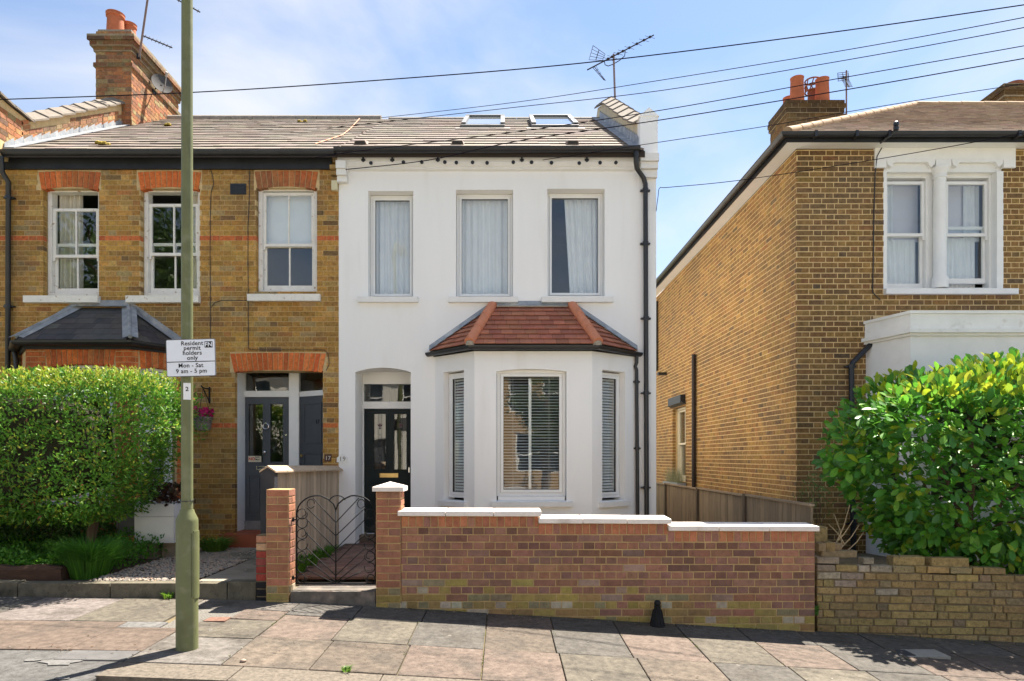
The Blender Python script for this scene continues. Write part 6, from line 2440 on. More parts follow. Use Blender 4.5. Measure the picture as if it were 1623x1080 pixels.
for px, py, wpx, hpx, yy in ((1330, 879, 56, 11, 7.06), (1303, 868, 12, 14, 7.05), (1316, 867, 14, 15, 7.06), (1328, 868, 12, 13, 7.1), (1301, 850, 20, 28, 7.16), (1505, 893, 60, 17, 7.05), (1440, 890, 50, 14, 7.06)):
    o = bpy.data.objects.new('loose_brick', rq.choice(OLD_BRICKS))
    F2 = Fr((0, yy, 0), (1, 0, 0), (0, -1, 0))
    o.matrix_basis = F2.mat4(X(px, yy), Z(py, yy), -0.05, wpx / FPX * yy, hpx / FPX * yy, 0.12)
    o.color = (*pick(rq, OLDW), 1)
    link(o, OW)

# little black iron cone at the wall foot
bc = thing('iron_cone', 'small black iron cone with round knob against the garden wall', 'vent', (X(1042, 6.80), 6.80, zp(1.5, 6.8)))
mb = MB()
xx, zz = X(1042, 6.80), zp(1.5, 6.8)
mb.lathe((xx, 6.80, zz), [(0.075, -0.02), (0.075, 0.012), (0.066, 0.018), (0.045, 0.12), (0.032, 0.185), (0.034, 0.19), (0.034, 0.20)], 12)
mb.build('cone', IRON, bc, autosmooth=35)
mb = MB()
mb.lathe((xx, 6.80, zz), [(0.026, 0.2005), (0.034, 0.215), (0.033, 0.235), (0.02, 0.252), (0.008, 0.256)], 12)
mb.build('knob', IRON, bc, smooth=True)
mb = MB()
for k in range(8):
    an = 2 * pi * (k + 0.5) / 8
    mb.tube([(xx + 0.068 * cos(an), 6.80 + 0.068 * sin(an), zz + 0.018), (xx + 0.040 * cos(an), 6.80 + 0.040 * sin(an), zz + 0.16)], 0.006, 5)
mb.build('rib', IRON, bc)

# ================================================================== left front garden
GZ = 0.245
structure(sheet('garden_bed', -8.3, -2.52, 7.08, FY - 0.002, lambda x, y: GZ, SOIL, 1, 1))
mb = MB()
mb.box(X(318, 7.2), -2.56, 7.10, 8.6, GZ - 0.05, GZ + 0.012)
mb.box(-4.2, -2.56, 8.61, FY - 0.335, GZ - 0.05, GZ + 0.010)
structure(mb.build('garden_path', CONC))
ed = structure(bpy.data.objects.new('edging', None))
COL.objects.link(ed)
x = X(405, WY) - 0.01
q = random.Random(15)
EDG = mat("edging_stone", (0.13, 0.113, 0.08), 0.93, 0.3, 7, 0.4, 60, col2=(0.06, 0.055, 0.04), c2scale=4, speck=0.4)
while x > -8.0:
    wd = q.uniform(0.75, 0.95) if x < -2.9 else 0.30
    mb = MB()
    a, b = x - wd + 0.006, x - 0.006
    zt_ = GZ + 0.02 + q.uniform(-0.008, 0.008)
    mb.hexa([(a, 6.965, -0.05), (b, 6.965, -0.05), (b, 7.1, -0.05), (a, 7.1, -0.05), (a, 6.975, zt_), (b, 6.975, zt_), (b, 7.1, zt_ + 0.005), (a, 7.1, zt_ + 0.005)])
    mb.build('edging_stone', EDG, ed)
    x -= wd
# gravel
mb = MB()
q = random.Random(16)
for k in range(5200):
    x = q.uniform(-4.35, -2.95)
    y = q.uniform(7.12, 9.7)
    if x > X(318, 7.2) - 0.02 and y < 8.6 and q.random() < 0.985:
        continue
    if y > 8.6 and x > -4.2 and q.random() < 0.93:
        continue
    s = q.uniform(0.010, 0.024)
    c = q.choice([(0.34, 0.29, 0.24), (0.27, 0.23, 0.20), (0.40, 0.33, 0.26), (0.22, 0.20, 0.18), (0.42, 0.30, 0.22)])
    z0 = GZ + s * 0.25 + 0.012
    vv = [(x + s * q.uniform(0.7, 1.2), y, z0), (x, y + s * q.uniform(0.6, 1.1), z0), (x - s * q.uniform(0.7, 1.2), y, z0), (x, y - s * q.uniform(0.6, 1.1), z0),
          (x + q.uniform(-0.3, 0.3) * s, y, z0 + s * 0.6), (x, y, z0 - s * 0.7)]
    i = len(mb.v)
    mb.v += vv
    for f in ((0, 1, 4), (1, 2, 4), (2, 3, 4), (3, 0, 4), (1, 0, 5), (2, 1, 5), (3, 2, 5), (0, 3, 5)):
        mb.f.append(tuple(i + a for a in f))
        mb.c.append(c)
o = mb.build('gravel', mat("gravel_stone", (1, 1, 1), 0.9, 0.2, 30, 0.2, mode='attr'), None, kind='stuff')
o["label"] = 'pale gravel spread beside the garden path'
# sleeper edging
mb = MB()
xa, xb = -6.6, X(103, 7.25)
n_ = 14
pr_ = []
for k in range(n_ + 1):
    xx = xa + (xb - xa) * k / n_
    wob = 0.012 * sin(k * 1.7)
    pr_.append([(xx, 7.20 + wob, GZ - 0.02), (xx, 7.19 + wob, GZ + 0.12), (xx, 7.22 + wob, GZ + 0.155 + wob), (xx, 7.32, GZ + 0.15 + wob), (xx, 7.34, GZ - 0.02)])
for k in range(n_):
    for j in range(5):
        mb.quad([pr_[k][j], pr_[k + 1][j], pr_[k + 1][(j + 1) % 5], pr_[k][(j + 1) % 5]])
mb.quad(pr_[-1])
mb.quad(pr_[0][::-1])
tag(mb.build('timber_log', mat("dark_timber", (0.075, 0.04, 0.025), 0.9, 0.35, 6, 0.6, 30, stretch=(1, 8, 8))), 'dark brown timber log edging the planted bed', 'log')


def leaf(mb, p, d, n, L, W, col):
    """a pointed leaf folded along its midrib"""
    s = d.cross(n)
    if s.length < 1e-4:
        s = d.orthogonal()
    s.normalize()
    t = s.cross(d).normalized()
    m1 = p + d * (L * 0.45)
    tip = p + d * L - t * (L * 0.12)
    i = len(mb.v)
    mb.v += [tuple(p), tuple(m1 + s * (W / 2) + t * (W * 0.15)), tuple(tip), tuple(m1 - s * (W / 2) + t * (W * 0.15)), tuple(m1)]
    mb.f += [(i, i + 1, i + 4), (i + 1, i + 2, i + 4), (i + 2, i + 3, i + 4), (i + 3, i, i + 4)]
    mb.c += [col] * 4


def rdir(q):
    while True:
        v = Vector((q.uniform(-1, 1), q.uniform(-1, 1), q.uniform(-1, 1)))
        if 0.05 < v.length < 1:
            return v.normalized()


def branches(mb, base, tips, r0, q):
    for t in tips:
        a, b = Vector(base), Vector(t)
        n_ = 5
        pts = [a + (b - a) * (k / n_) + rdir(q) * 0.05 * (k % n_ > 0) for k in range(n_ + 1)]
        mb.tube(pts, [r0 * (1 - 0.75 * k / n_) for k in range(n_ + 1)], 6)


# clipped hedge
hd = thing('clipped_hedge', 'clipped small-leafed evergreen hedge in front of the left bay', 'hedge', (-5.4, 8.1, GZ))
q = random.Random(101)
HC, HRr = Vector((-5.66, 8.02, 1.65)), Vector((1.86, 0.62, 0.82))
mb = MB()
cnt = 0
while cnt < 34000:
    l = Vector((q.uniform(-1.12, 1.12), q.uniform(-1.15, 1.0), q.uniform(-1.1, 1.15)))
    p = Vector((HC.x + l.x * HRr.x, HC.y + l.y * HRr.y, HC.z + l.z * HRr.z))
    e = 8.0
    lx = l.x
    if l.z < 0.25 and lx > 0:
        lx = lx * (1 + 0.40 * (0.25 - l.z))          # right end tapers in towards the foot
    f = (abs(lx) ** e + abs(l.y) ** e + abs(l.z) ** e) ** (1 / e)
    bump = 0.06 * noise.noise(p * 2.6) + 0.05 * noise.noise(p * 6.0)
    f += bump
    if f > 1.0 + 0.05 * q.random() or f < 0.70 + 0.2 * q.random():
        continue
    if l.y > 0.5:
        if q.random() < 0.7:
            continue
    if noise.noise(p * 4.5 + Vector((3, 1, 7))) < -0.38 and l.z < 0.5:
        continue
    out = Vector((abs(lx) ** 4 * (1 if lx > 0 else -1), abs(l.y) ** 4 * (1 if l.y > 0 else -1), abs(l.z) ** 4 * (1 if l.z > 0 else -1)))
    if out.length > 0:
        out.normalize()
    d = (out * 0.7 + rdir(q) * 0.75 + Vector((0, 0, 0.35))).normalized()
    new = q.random() < (0.50 if l.z > 0.80 else 0.09 + 0.18 * max(0, noise.noise(p * 1.7)))
    if new:
        c = q.choice([(0.30, 0.38, 0.035), (0.25, 0.35, 0.032), (0.35, 0.36, 0.05)])
    else:
        c = q.choice([(0.085, 0.22, 0.022), (0.115, 0.27, 0.028), (0.065, 0.18, 0.022), (0.15, 0.29, 0.038)])
    if q.random() < 0.012:
        c = (0.22, 0.09, 0.04)
    k = q.uniform(0.85, 1.15)
    leaf(mb, p, d, out + rdir(q) * 0.6, q.uniform(0.045, 0.075), q.uniform(0.020, 0.030), tuple(v * k for v in c))
    cnt += 1
for k in range(420):                                # stray new shoots above the clipped line
    x, y = HC.x + q.uniform(-1, 0.97) * HRr.x, HC.y + q.uniform(-0.95, 0.5) * HRr.y
    b0 = Vector((x, y, HC.z + HRr.z * 0.97))
    up = (Vector((0, 0, 1)) + rdir(q) * 0.45).normalized()
    for j in range(5):
        leaf(mb, b0 + up * (0.022 * j), (up + rdir(q) * 0.8).normalized(), rdir(q), q.uniform(0.035, 0.06), 0.018, q.choice([(0.30, 0.40, 0.035), (0.24, 0.35, 0.03), (0.36, 0.36, 0.06)]))
mb.build('foliage', LEAF_A, hd, kind='stuff')
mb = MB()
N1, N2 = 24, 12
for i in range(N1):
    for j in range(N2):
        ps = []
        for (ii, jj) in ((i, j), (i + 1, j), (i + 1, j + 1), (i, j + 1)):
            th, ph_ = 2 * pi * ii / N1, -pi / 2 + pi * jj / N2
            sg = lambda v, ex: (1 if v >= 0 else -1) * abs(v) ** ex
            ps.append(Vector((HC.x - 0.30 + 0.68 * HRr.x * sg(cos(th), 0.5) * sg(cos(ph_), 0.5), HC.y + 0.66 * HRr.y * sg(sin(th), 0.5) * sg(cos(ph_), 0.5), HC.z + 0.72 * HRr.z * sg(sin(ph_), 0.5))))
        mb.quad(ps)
mb.build('shade_core', mat("shade_core_dark", (0.035, 0.032, 0.018), 0.95, 0.5, 25, 0.8, 30), hd)  # solid dark core added to stop light passing through the leaves
mb = MB()
tb = Vector((X(140, 8.2), 8.2, GZ - 0.02))
mb.tube([tb, tb + Vector((0.02, 0.0, 0.25)), tb + Vector((0.09, -0.02, 0.6)), tb + Vector((0.06, 0, 1.0)), tb + Vector((0.0, 0, 1.5))], [0.07, 0.06, 0.055, 0.05, 0.03], 8)
branches(mb, tb + Vector((0.08, 0, 0.55)), [tb + Vector((0.5, -0.1, 1.1)), tb + Vector((-0.5, -0.2, 1.1)), tb + Vector((0.3, 0.2, 1.3))], 0.03, q)
mb.build('trunk', BARK, hd)

# low planting under the hedge
gc = MB()
q = random.Random(111)
for k in range(9000):
    x, y = q.uniform(-7.0, -4.35), q.uniform(7.28, 8.9)
    hh = 0.20 + 0.16 * noise.noise(Vector((x * 2.2, y * 2.2, 1))) + 0.08 * (y - 7.3)
    z = GZ + q.random() ** 0.6 * max(0.08, hh)
    c = q.choice([(0.08, 0.24, 0.02), (0.11, 0.30, 0.025), (0.06, 0.18, 0.018), (0.14, 0.30, 0.035)])
    d = (rdir(q) + Vector((0, -0.2, 0.7))).normalized()
    leaf(gc, Vector((x, y, z)), d, rdir(q), q.uniform(0.035, 0.06), q.uniform(0.02, 0.03), c)
o = gc.build('ground_cover', LEAF_A, None, kind='stuff')
o["label"] = 'low green ground cover under the clipped hedge'


us = thing('dark_shrub', 'dark leafy shrub in the shade behind the hedge trunk', 'shrub', (-5.9, 8.85, GZ))
mb = MB()
q = random.Random(117)
for k in range(5200):
    x, y = q.uniform(-7.3, X(178, 8.8)), q.uniform(8.5, 9.25)
    z = GZ + q.random() ** 0.7 * (0.62 + 0.15 * noise.noise(Vector((x * 1.8, y, 5))))
    leaf(mb, Vector((x, y, z)), (rdir(q) + Vector((0, -0.3, 0.4))).normalized(), rdir(q), q.uniform(0.05, 0.09), q.uniform(0.025, 0.045), q.choice([(0.05, 0.115, 0.022), (0.07, 0.15, 0.025), (0.04, 0.09, 0.02)]))
mb.build('foliage', LEAF_A, us, kind='stuff')
mb = MB()
for k in range(6):
    x = -7.0 + k * 0.38
    branches(mb, (x, 8.9, GZ - 0.01), [(x + q.uniform(-0.2, 0.2), 8.8, 0.75), (x + q.uniform(-0.25, 0.25), 8.95, 0.65)], 0.014, q)
mb.build('stem', BARK, us)


def tuft(name, label, c, rad, h, n_, cols, w_=0.006, seed=0, cat='plant', droop=0.5, flowers=None):
    t = thing(name, label, cat, c)
    q = random.Random(seed)
    mb = MB()
    for k in range(n_):
        an, rr = q.uniform(0, 2 * pi), rad * sqrt(q.random())
        b0 = Vector(c) + Vector((rr * 0.55 * cos(an), rr * 0.55 * sin(an), 0))
        hh = h * q.uniform(0.55, 1.0)
        o_ = Vector((cos(an), sin(an), 0)) * rad * q.uniform(0.2, 0.8)
        p1, p2 = b0 + o_ * 0.4 + Vector((0, 0, hh * 0.65)), b0 + o_ * (1.0 + droop) + Vector((0, 0, hh * q.uniform(0.75, 1.0)))
        s = Vector((-sin(an), cos(an), 0)) * w_
        if q.random() < 0.5:
            s = Vector((w_, 0, 0))
        col = q.choice(cols)
        mb.quad([b0 - s, b0 + s, p1 + s * 0.8, p1 - s * 0.8], col)
        mb.quad([p1 - s * 0.8, p1 + s * 0.8, p2], col)
    mb.build('blades', LEAF_A, t, kind='stuff')
    if flowers:
        fm = MB()
        for k in range(flowers[0]):
            p = Vector(c) + Vector((q.uniform(-rad, rad), q.uniform(-rad, rad), h * q.uniform(0.6, 1.05)))
            for j in range(5):
                d = Vector((cos(j * 1.257), sin(j * 1.257) * 0.6 - 0.3, 0.4)).normalized()
                leaf(fm, p, d, Vector((0, 0, 1)), flowers[2], flowers[2] * 0.8, flowers[1])
        fm.build('flowers', LEAF_A, t, kind='stuff')
    return t


tuft('grass_tuft', 'feathery green grass clump at the end of the timber log', (X(140, 7.40), 7.42, GZ), 0.32, 0.50, 1700, [(0.06, 0.18, 0.02), (0.09, 0.24, 0.025), (0.05, 0.14, 0.02)], 0.005, 5)
tuft('flowering_weed', 'low green plant with tiny yellow flowers by the red doorstep', (X(340, 9.45), 9.45, GZ), 0.24, 0.24, 260, [(0.09, 0.19, 0.03), (0.12, 0.22, 0.03)], 0.012, 6, flowers=(26, (0.55, 0.42, 0.02), 0.022))
tuft('weed', 'small bright green weed rooted at the kerb stones behind the lamp post', (X(267, 6.94), 6.94, zp(-3.4, 6.94)), 0.07, 0.09, 26, [(0.17, 0.30, 0.03), (0.13, 0.25, 0.03)], 0.013, 7)
for k, (px, D, rr) in enumerate(((483, 7.7, 0.16), (500, 8.2, 0.15), (520, 8.8, 0.15), (548, 9.3, 0.10))):
    tuft('weed', ('large', 'second', 'third', 'smallest')[k] + ' leafy weed along the foot of the timber fence', (-2.36, D, 0.24), rr, (0.24, 0.20, 0.18, 0.13)[k], 70, [(0.10, 0.23, 0.03), (0.07, 0.17, 0.02)], 0.016, 8 + k)
tuft('weed', 'tiny grass tuft in the kerb joint at the front', (X(548, 4.95), 4.97, zp(-1.15, 4.97)), 0.05, 0.045, 40, [(0.10, 0.20, 0.03), (0.14, 0.24, 0.04)], 0.004, 13)
tuft('weed', 'green weed in the gap between new and old walls', (X(1293, 6.93), 6.93, Z(975, 6.93)), 0.03, 0.12, 30, [(0.08, 0.18, 0.03)], 0.010, 14)

# white planter box under the bay
pb = thing('planter_box', 'white panelled planter box with dark leafed plant under the bay', 'planter', (X(244, 8.7), 8.8, GZ))
px0, px1 = X(213, 8.7), X(275, 8.7)
mb = MB()
mb.box(px0, px1, 8.70, 9.10, Z(861, 8.7), Z(819, 8.7) - 0.004)
mb.box(px0, px1, 8.702, 9.10, Z(819, 8.7), Z(799, 8.7))
mb.build('panel', PAINTW, pb)
mb = MB()
mb.box(X(181, 8.8), px0 - 0.005, 8.85, 9.10, Z(850, 8.8), Z(800, 8.8))
mb.build('side_box', mat("grey_box_paint", (0.16, 0.16, 0.165), 0.6, 0.1, 5, 0.05), pb)
mb = MB()
mb.box(px0 - 0.12, px0 + 0.25, 8.74, 8.95, GZ, Z(862, 8.7) - 0.004)
mb.box(px0 + 0.3, px1 + 0.05, 8.80, 9.05, GZ, Z(862, 8.7) - 0.004)
mb.build('support_block', mat("buff_block", (0.30, 0.24, 0.17), 0.9, 0.2, 6, 0.2), pb)
hp = MB()
q = random.Random(121)
for k in range(420):
    p = Vector((q.uniform(px0 - 0.02, px1 + 0.04), q.uniform(8.68, 9.05), Z(799, 8.7) + q.random() * 0.24))
    leaf(hp, p, (rdir(q) + Vector((0, -0.3, 0.4))).normalized(), rdir(q), q.uniform(0.05, 0.08), q.uniform(0.045, 0.07), q.choice([(0.08, 0.035, 0.022), (0.055, 0.025, 0.02), (0.12, 0.06, 0.03), (0.05, 0.04, 0.02)]))
hp.build('foliage', LEAF_A, pb, kind='stuff')

# hanging basket on its bracket
hb = thing('hanging_basket', 'wicker hanging basket of pink flowers on an iron bracket', 'basket', (X(322, 9.85), 9.85, Z(680, 9.85)))
bx, by_ = X(321.5, 9.86), 9.86
mb = MB()
mb.lathe((bx, by_, Z(683, 9.86)), [(0.07, 0), (0.10, 0.03), (0.115, 0.10), (0.12, 0.19), (0.125, 0.20), (0.11, 0.20)], 16)
for zz in range(8):
    mb.tube([(bx + (0.085 + 0.0048 * zz + 0.012) * cos(2 * pi * k / 14), by_ + (0.085 + 0.0048 * zz + 0.012) * sin(2 * pi * k / 14), Z(683, 9.86) + 0.018 + zz * 0.024) for k in range(15)], 0.010, 5, cap=False)
mb.build('basket', mat("wicker", (0.20, 0.17, 0.145), 0.9, 0.35, 30, 0.5, 60), hb)
mb = MB()
bxk = X(333, FY)
mb.tube([FF.p(bxk, Z(640), 0.02), FF.p(bxk, Z(614), 0.02)], 0.012, 6)
mb.tube([FF.p(bxk, Z(617), 0.02), Vector((bx, by_, Z(615, 9.86))), Vector((bx - 0.01, by_ - 0.03, Z(612, 9.86)))], 0.010, 6)
mb.tube([FF.p(bxk, Z(638), 0.02), Vector((bx + 0.01, by_, Z(617, 9.86)))], 0.009, 6)
mb.build('bracket', IRON, hb)
mb = MB()
for k in range(3):
    an = 2 * pi * k / 3 + 0.4
    mb.tube([(bx + 0.115 * cos(an), by_ + 0.115 * sin(an), Z(663, 9.86)), (bx, by_, Z(616, 9.86))], 0.003, 5)
mb.build('chain', IRON, hb)
fm = MB()
q = random.Random(131)
for k in range(75):
    an, rr = q.uniform(0, 2 * pi), 0.15 * sqrt(q.random())
    p = Vector((bx + rr * cos(an), by_ + rr * sin(an), Z(660, 9.86) + q.uniform(-0.01, 0.13)))
    c = q.choice([(0.55, 0.015, 0.13), (0.62, 0.03, 0.20), (0.45, 0.01, 0.09)])
    for j in range(5):
        d = Vector((cos(j * 1.257 + k), -0.45, sin(j * 1.257 + k))).normalized()
        leaf(fm, p, d, Vector((0, -1, 0)), 0.026, 0.022, c)
fm.build('flowers', LEAF_A, hb, kind='stuff')
fm = MB()
for k in range(110):
    an, rr = q.uniform(0, 2 * pi), 0.15 * sqrt(q.random())
    p = Vector((bx + rr * cos(an), by_ + rr * sin(an), Z(663, 9.86) + q.uniform(-0.06, 0.08)))
    leaf(fm, p, (rdir(q) + Vector((0.2, -0.3, 0))).normalized(), rdir(q), 0.045, 0.03, q.choice([(0.10, 0.19, 0.04), (0.22, 0.30, 0.09), (0.06, 0.13, 0.03)]))
fm.build('foliage', LEAF_A, hb, kind='stuff')

# ================================================================== big-leafed hedge on the right
bh = thing('leafy_hedge', 'rounded big-leafed evergreen hedge overhanging the old brick wall', 'hedge', (5.2, 7.75, 0.1))
q = random.Random(141)
BC, BR = Vector((5.70, 7.72, 1.45)), Vector((1.90, 0.72, 1.10))
leaves = []
tries = 0
while len(leaves) < 11500 and tries < 400000:
    tries += 1
    l = Vector((q.uniform(-1.1, 1.05), q.uniform(-1.1, 0.8), q.uniform(-1.1, 1.1)))
    p = Vector((BC.x + l.x * BR.x, BC.y + l.y * BR.y, BC.z + l.z * BR.z))
    e = 3.6
    lx = l.x
    if lx < 0 and l.z < 0.0:
        lx = lx * (1 - 0.42 * l.z * 1.0)            # left foot drawn in
    if lx < 0 and l.z > 0.35:
        lx = lx * (1 + 0.35 * (l.z - 0.35))         # shoulder slopes to the left
    f = (abs(lx) ** e + abs(l.y) ** e + abs(l.z) ** e) ** (1 / e) + 0.10 * noise.noise(p * 1.9) + 0.05 * noise.noise(p * 4.5)
    if f > 1.0 + 0.05 * q.random() or f < 0.50 + 0.25 * q.random():
        continue
    if noise.noise(p * 3.2 + Vector((9, 4, 2))) < -0.33 and l.z < 0.6:
        continue
    out = Vector((lx ** 3, l.y ** 3, l.z ** 3))
    if out.length > 0:
        out.normalize()
    # leaves hang in whorls, blades turned to the light
    d = (out * 0.75 + rdir(q) * 0.75 + Vector((0, -0.1, -0.05 if l.z < 0.5 else 0.5))).normalized()
    n_ = (Vector((0, -0.55, 0.75)) + rdir(q) * 0.5).normalized()
    new = q.random() < (0.50 if l.z > 0.66 else 0.07)
    c = q.choice([(0.33, 0.42, 0.025), (0.27, 0.39, 0.03), (0.38, 0.42, 0.035)]) if new else q.choice([(0.085, 0.27, 0.028), (0.07, 0.225, 0.034), (0.12, 0.33, 0.032), (0.09, 0.24, 0.055), (0.16, 0.36, 0.04)])
    k = q.uniform(0.85, 1.15)
    leaves.append((p, d, n_, q.uniform(0.080, 0.155), tuple(v * k for v in c)))


def big_leaf_mesh(name, m, seed):
    """obovate leaf, two rows each side of a creased midrib, tip bent down"""
    r_ = random.Random(seed)
    prof = [(0.0, 0.03), (0.25, 0.30), (0.55, 0.50), (0.80, 0.42), (1.0, 0.04)]
    mb = MB()
    bend = r_.uniform(0.05, 0.18)
    for t, w_ in prof:
        z = -bend * t * t
        mb.v += [(t, -w_ * 0.5, z + 0.10 * w_), (t, 0, z), (t, w_ * 0.5, z + 0.10 * w_)]
    for k in range(len(prof) - 1):
        a = k * 3
        mb.f += [(a, a + 3, a + 4, a + 1), (a + 1, a + 4, a + 5, a + 2)]
    mb.c = [None] * len(mb.f)
    return mb.mesh(name, m, smooth=True)


BL = [big_leaf_mesh('leaf', LEAF_O, s) for s in range(4)]


def leaf_matrix(p, d, n_, L):
    s = n_.cross(d)
    if s.length < 1e-4:
        s = d.orthogonal()
    s.normalize()
    t = d.cross(s).normalized()
    m = Matrix.Identity(4)
    for r_ in range(3):
        m[r_][0], m[r_][1], m[r_][2], m[r_][3] = d[r_] * L, s[r_] * L, t[r_] * L, p[r_]
    return m


def in_view(p):
    return X(1290, p.y) < p.x < X(1620, p.y)


cand = sorted([l for l in leaves if in_view(l[0])], key=lambda l: l[0].y - 0.15 * l[3])
near = cand[:300]
nid = {id(l) for l in near}
for p, d, n_, L, c in near:
    o = bpy.data.objects.new('leaf', q.choice(BL))
    o.matrix_basis = leaf_matrix(p, d, n_, L)
    o.color = (*c, 1)
    link(o, bh)
mb = MB()
for l in leaves:
    if id(l) in nid:
        continue
    p, d, n_, L, c = l
    M_ = leaf_matrix(p, d, n_, L)
    me = q.choice(BL)
    i = len(mb.v)
    mb.v += [tuple(M_ @ v.co) for v in me.vertices]
    for f in me.polygons:
        mb.f.append(tuple(i + a for a in f.vertices))
        mb.c.append(c)
mb.build('foliage', LEAF_A, bh, smooth=True, kind='stuff')
mb = MB()
base = Vector((X(1535, 7.8), 7.8, 0.1))
mb.tube([base, base + Vector((0.02, 0, 0.5)), base + Vector((-0.03, -0.05, 0.85)), base + Vector((0.05, -0.02, 1.3)), base + Vector((0.0, 0, 1.9))], [0.05, 0.045, 0.04, 0.03, 0.015], 8)
branches(mb, base + Vector((0, 0, 0.5)), [base + Vector((-0.8, -0.3, 1.3)), base + Vector((-1.1, 0, 0.8)), base + Vector((0.7, -0.2, 1.4)), base + Vector((-0.4, -0.4, 0.75)), base + Vector((0.5, -0.4, 0.9)), base + Vector((-0.5, 0.1, 1.8))], 0.028, q)
b2 = base + Vector((0.9, 0.1, 0))
branches(mb, b2, [b2 + Vector((0.2, 0, 1.8)), b2 + Vector((-0.4, -0.2, 1.5)), b2 + Vector((0.6, -0.3, 1.2))], 0.05, q)
mb.build('trunk', BARK, bh)
# dry stems beside the old wall
ds = MB()
for a, b in (((1318, 868), (1352, 825)), ((1322, 868), (1347, 800)), ((1330, 872), (1362, 832)), ((1335, 868), (1322, 815)), ((1342, 874), (1368, 845)), ((1338, 862), (1312, 830))):
    ds.tube([(X(a[0], 7.35), 7.35, Z(a[1], 7.35)), (X((a[0] + b[0]) / 2 + 3, 7.4), 7.4, Z((a[1] + b[1]) / 2, 7.4)), (X(b[0], 7.45), 7.45, Z(b[1], 7.45))], [0.007, 0.006, 0.003], 5)
tag(ds.build('dry_stems', mat("straw", (0.42, 0.31, 0.17), 0.9, 0.2, 9, 0)), 'dry straw coloured stems sticking up beside the old wall end', 'stems')
fn = MB()
q = random.Random(151)
for k in range(260):
    p = Vector((X(1296, 8.0) + q.gauss(0, 0.10), 8.0 + q.gauss(0, 0.08), Z(770, 8.0) + q.gauss(0, 0.16)))
    leaf(fn, p, rdir(q), rdir(q), q.uniform(0.03, 0.06), 0.014, q.choice([(0.10, 0.20, 0.05), (0.16, 0.24, 0.08), (0.07, 0.16, 0.04)]))
wo_ = thing('wispy_shrub', 'wispy fine-leafed shrub between fence end and big hedge', 'shrub', (X(1300, 8.0), 8.0, 0.2))
fn.build('foliage', LEAF_A, wo_, kind='stuff')
mb = MB()
branches(mb, (X(1300, 8.0), 8.0, 0.2), [(X(1290, 8), 8.0, 1.2), (X(1300, 8), 7.95, 1.4), (X(1312, 8), 8.05, 1.1)], 0.008, q)
mb.build('stem', BARK, wo_)

# ================================================================== lamp post with parking sign
LPX, LPY = X(296.5, 5.31), 5.31
lz = zp(LPX, LPY)
GREENP = mat("olive_green_paint", (0.135, 0.145, 0.066), 0.5, 0.12, 5, 0.08, 50, spec=0.3, col2=(0.19, 0.195, 0.115), c2scale=9, c2lo=0.55, c2hi=0.8)
lp = thing('lamp_post', 'olive green steel lamp post standing on the pavement', 'lamp post', (LPX, LPY, lz))
mb = MB()
mb.lathe((LPX, LPY, 0), [(0.081, lz - 0.1), (0.081, Z(826, LPY)), (0.078, Z(822, LPY)), (0.055, Z(812, LPY)), (0.051, Z(808, LPY))], 28)
mb.build('base_column', GREENP, lp, autosmooth=30)
mb = MB()
mb.lathe((LPX, LPY, 0), [(0.0435, Z(808.3, LPY)), (0.0428, 3.0), (0.040, 6.2)], 24)
mb.tube([(LPX, LPY, 6.15), (LPX, LPY - 0.15, 6.4), (LPX, LPY - 0.9, 6.5)], 0.03, 10)
mb.build('shaft', GREENP, lp, autosmooth=30)
mb = MB()
mb.box(LPX - 0.11, LPX + 0.11, LPY - 1.4, LPY - 0.85, 6.46, 6.55)
mb.build('lantern', mat("lantern_grey", (0.2, 0.2, 0.2)), lp)
mb = MB()
for k in range(7):
    a0, a1 = radians(-42 + k * 9.5), radians(-42 + (k + 1) * 9.5)
    pts = []
    for aa in (a0, a1):
        pts.append((LPX + 0.0805 * cos(aa), LPY + 0.0805 * sin(aa)))
    out_ = [(LPX + 0.088 * cos(aa), LPY + 0.088 * sin(aa)) for aa in (a0, a1)]
    z0, z1 = Z(951, 5.23), Z(843, 5.23)
    if k in (0, 6):
        z0, z1 = z0 + 0.012, z1 - 0.012
    mb.hexa([(*out_[0], z0), (*out_[1], z0), (*pts[1], z0), (*pts[0], z0), (*out_[0], z1), (*out_[1], z1), (*pts[1], z1), (*pts[0], z1)])
mb.build('access_door', GREENP, lp)
mb = MB()
zc_ = Z(793, LPY)
mb.tube([(LPX + 0.048 * cos(2 * pi * k / 20), LPY + 0.048 * sin(2 * pi * k / 20), zc_ + 0.008 * sin(2 * pi * k / 20)) for k in range(21)], 0.003, 5, cap=False)
mb.tube([(LPX + 0.04, LPY - 0.03, zc_), (LPX + 0.07, LPY - 0.05, zc_ - 0.02), (LPX + 0.085, LPY - 0.06, zc_ - 0.04)], 0.002, 4)
mb.build('cable_tie', BLACK, lp)

SY = LPY - 0.062
SG = thing('parking_sign', 'white resident permit parking plate clamped to the lamp post', 'sign', (X(303, SY), SY, Z(598, SY)))
TILT = Matrix.Translation((X(303, SY), SY, Z(567.5, SY))) @ Matrix.Rotation(radians(-1.6), 4, 'Y')
sw, sh = 78.5 / FPX * SY, 59.5 / FPX * SY


def plate(w_, h_, rr, y0, y1, m, name, parent, dz=0.0, dx=0.0, M0=TILT):
    pts = []
    for cx, cz, a0 in ((w_ / 2 - rr, h_ / 2 - rr, 0), (-w_ / 2 + rr, h_ / 2 - rr, 90), (-w_ / 2 + rr, -h_ / 2 + rr, 180), (w_ / 2 - rr, -h_ / 2 + rr, 270)):
        for t in range(0, 91, 18):
            pts.append(M0 @ Vector((dx + cx + rr * cos(radians(a0 + t)), y0, dz + cz + rr * sin(radians(a0 + t)))))
    mb = MB()
    mb.prism(pts, (0, y1 - y0, 0))
    return mb.build(name, m, parent)


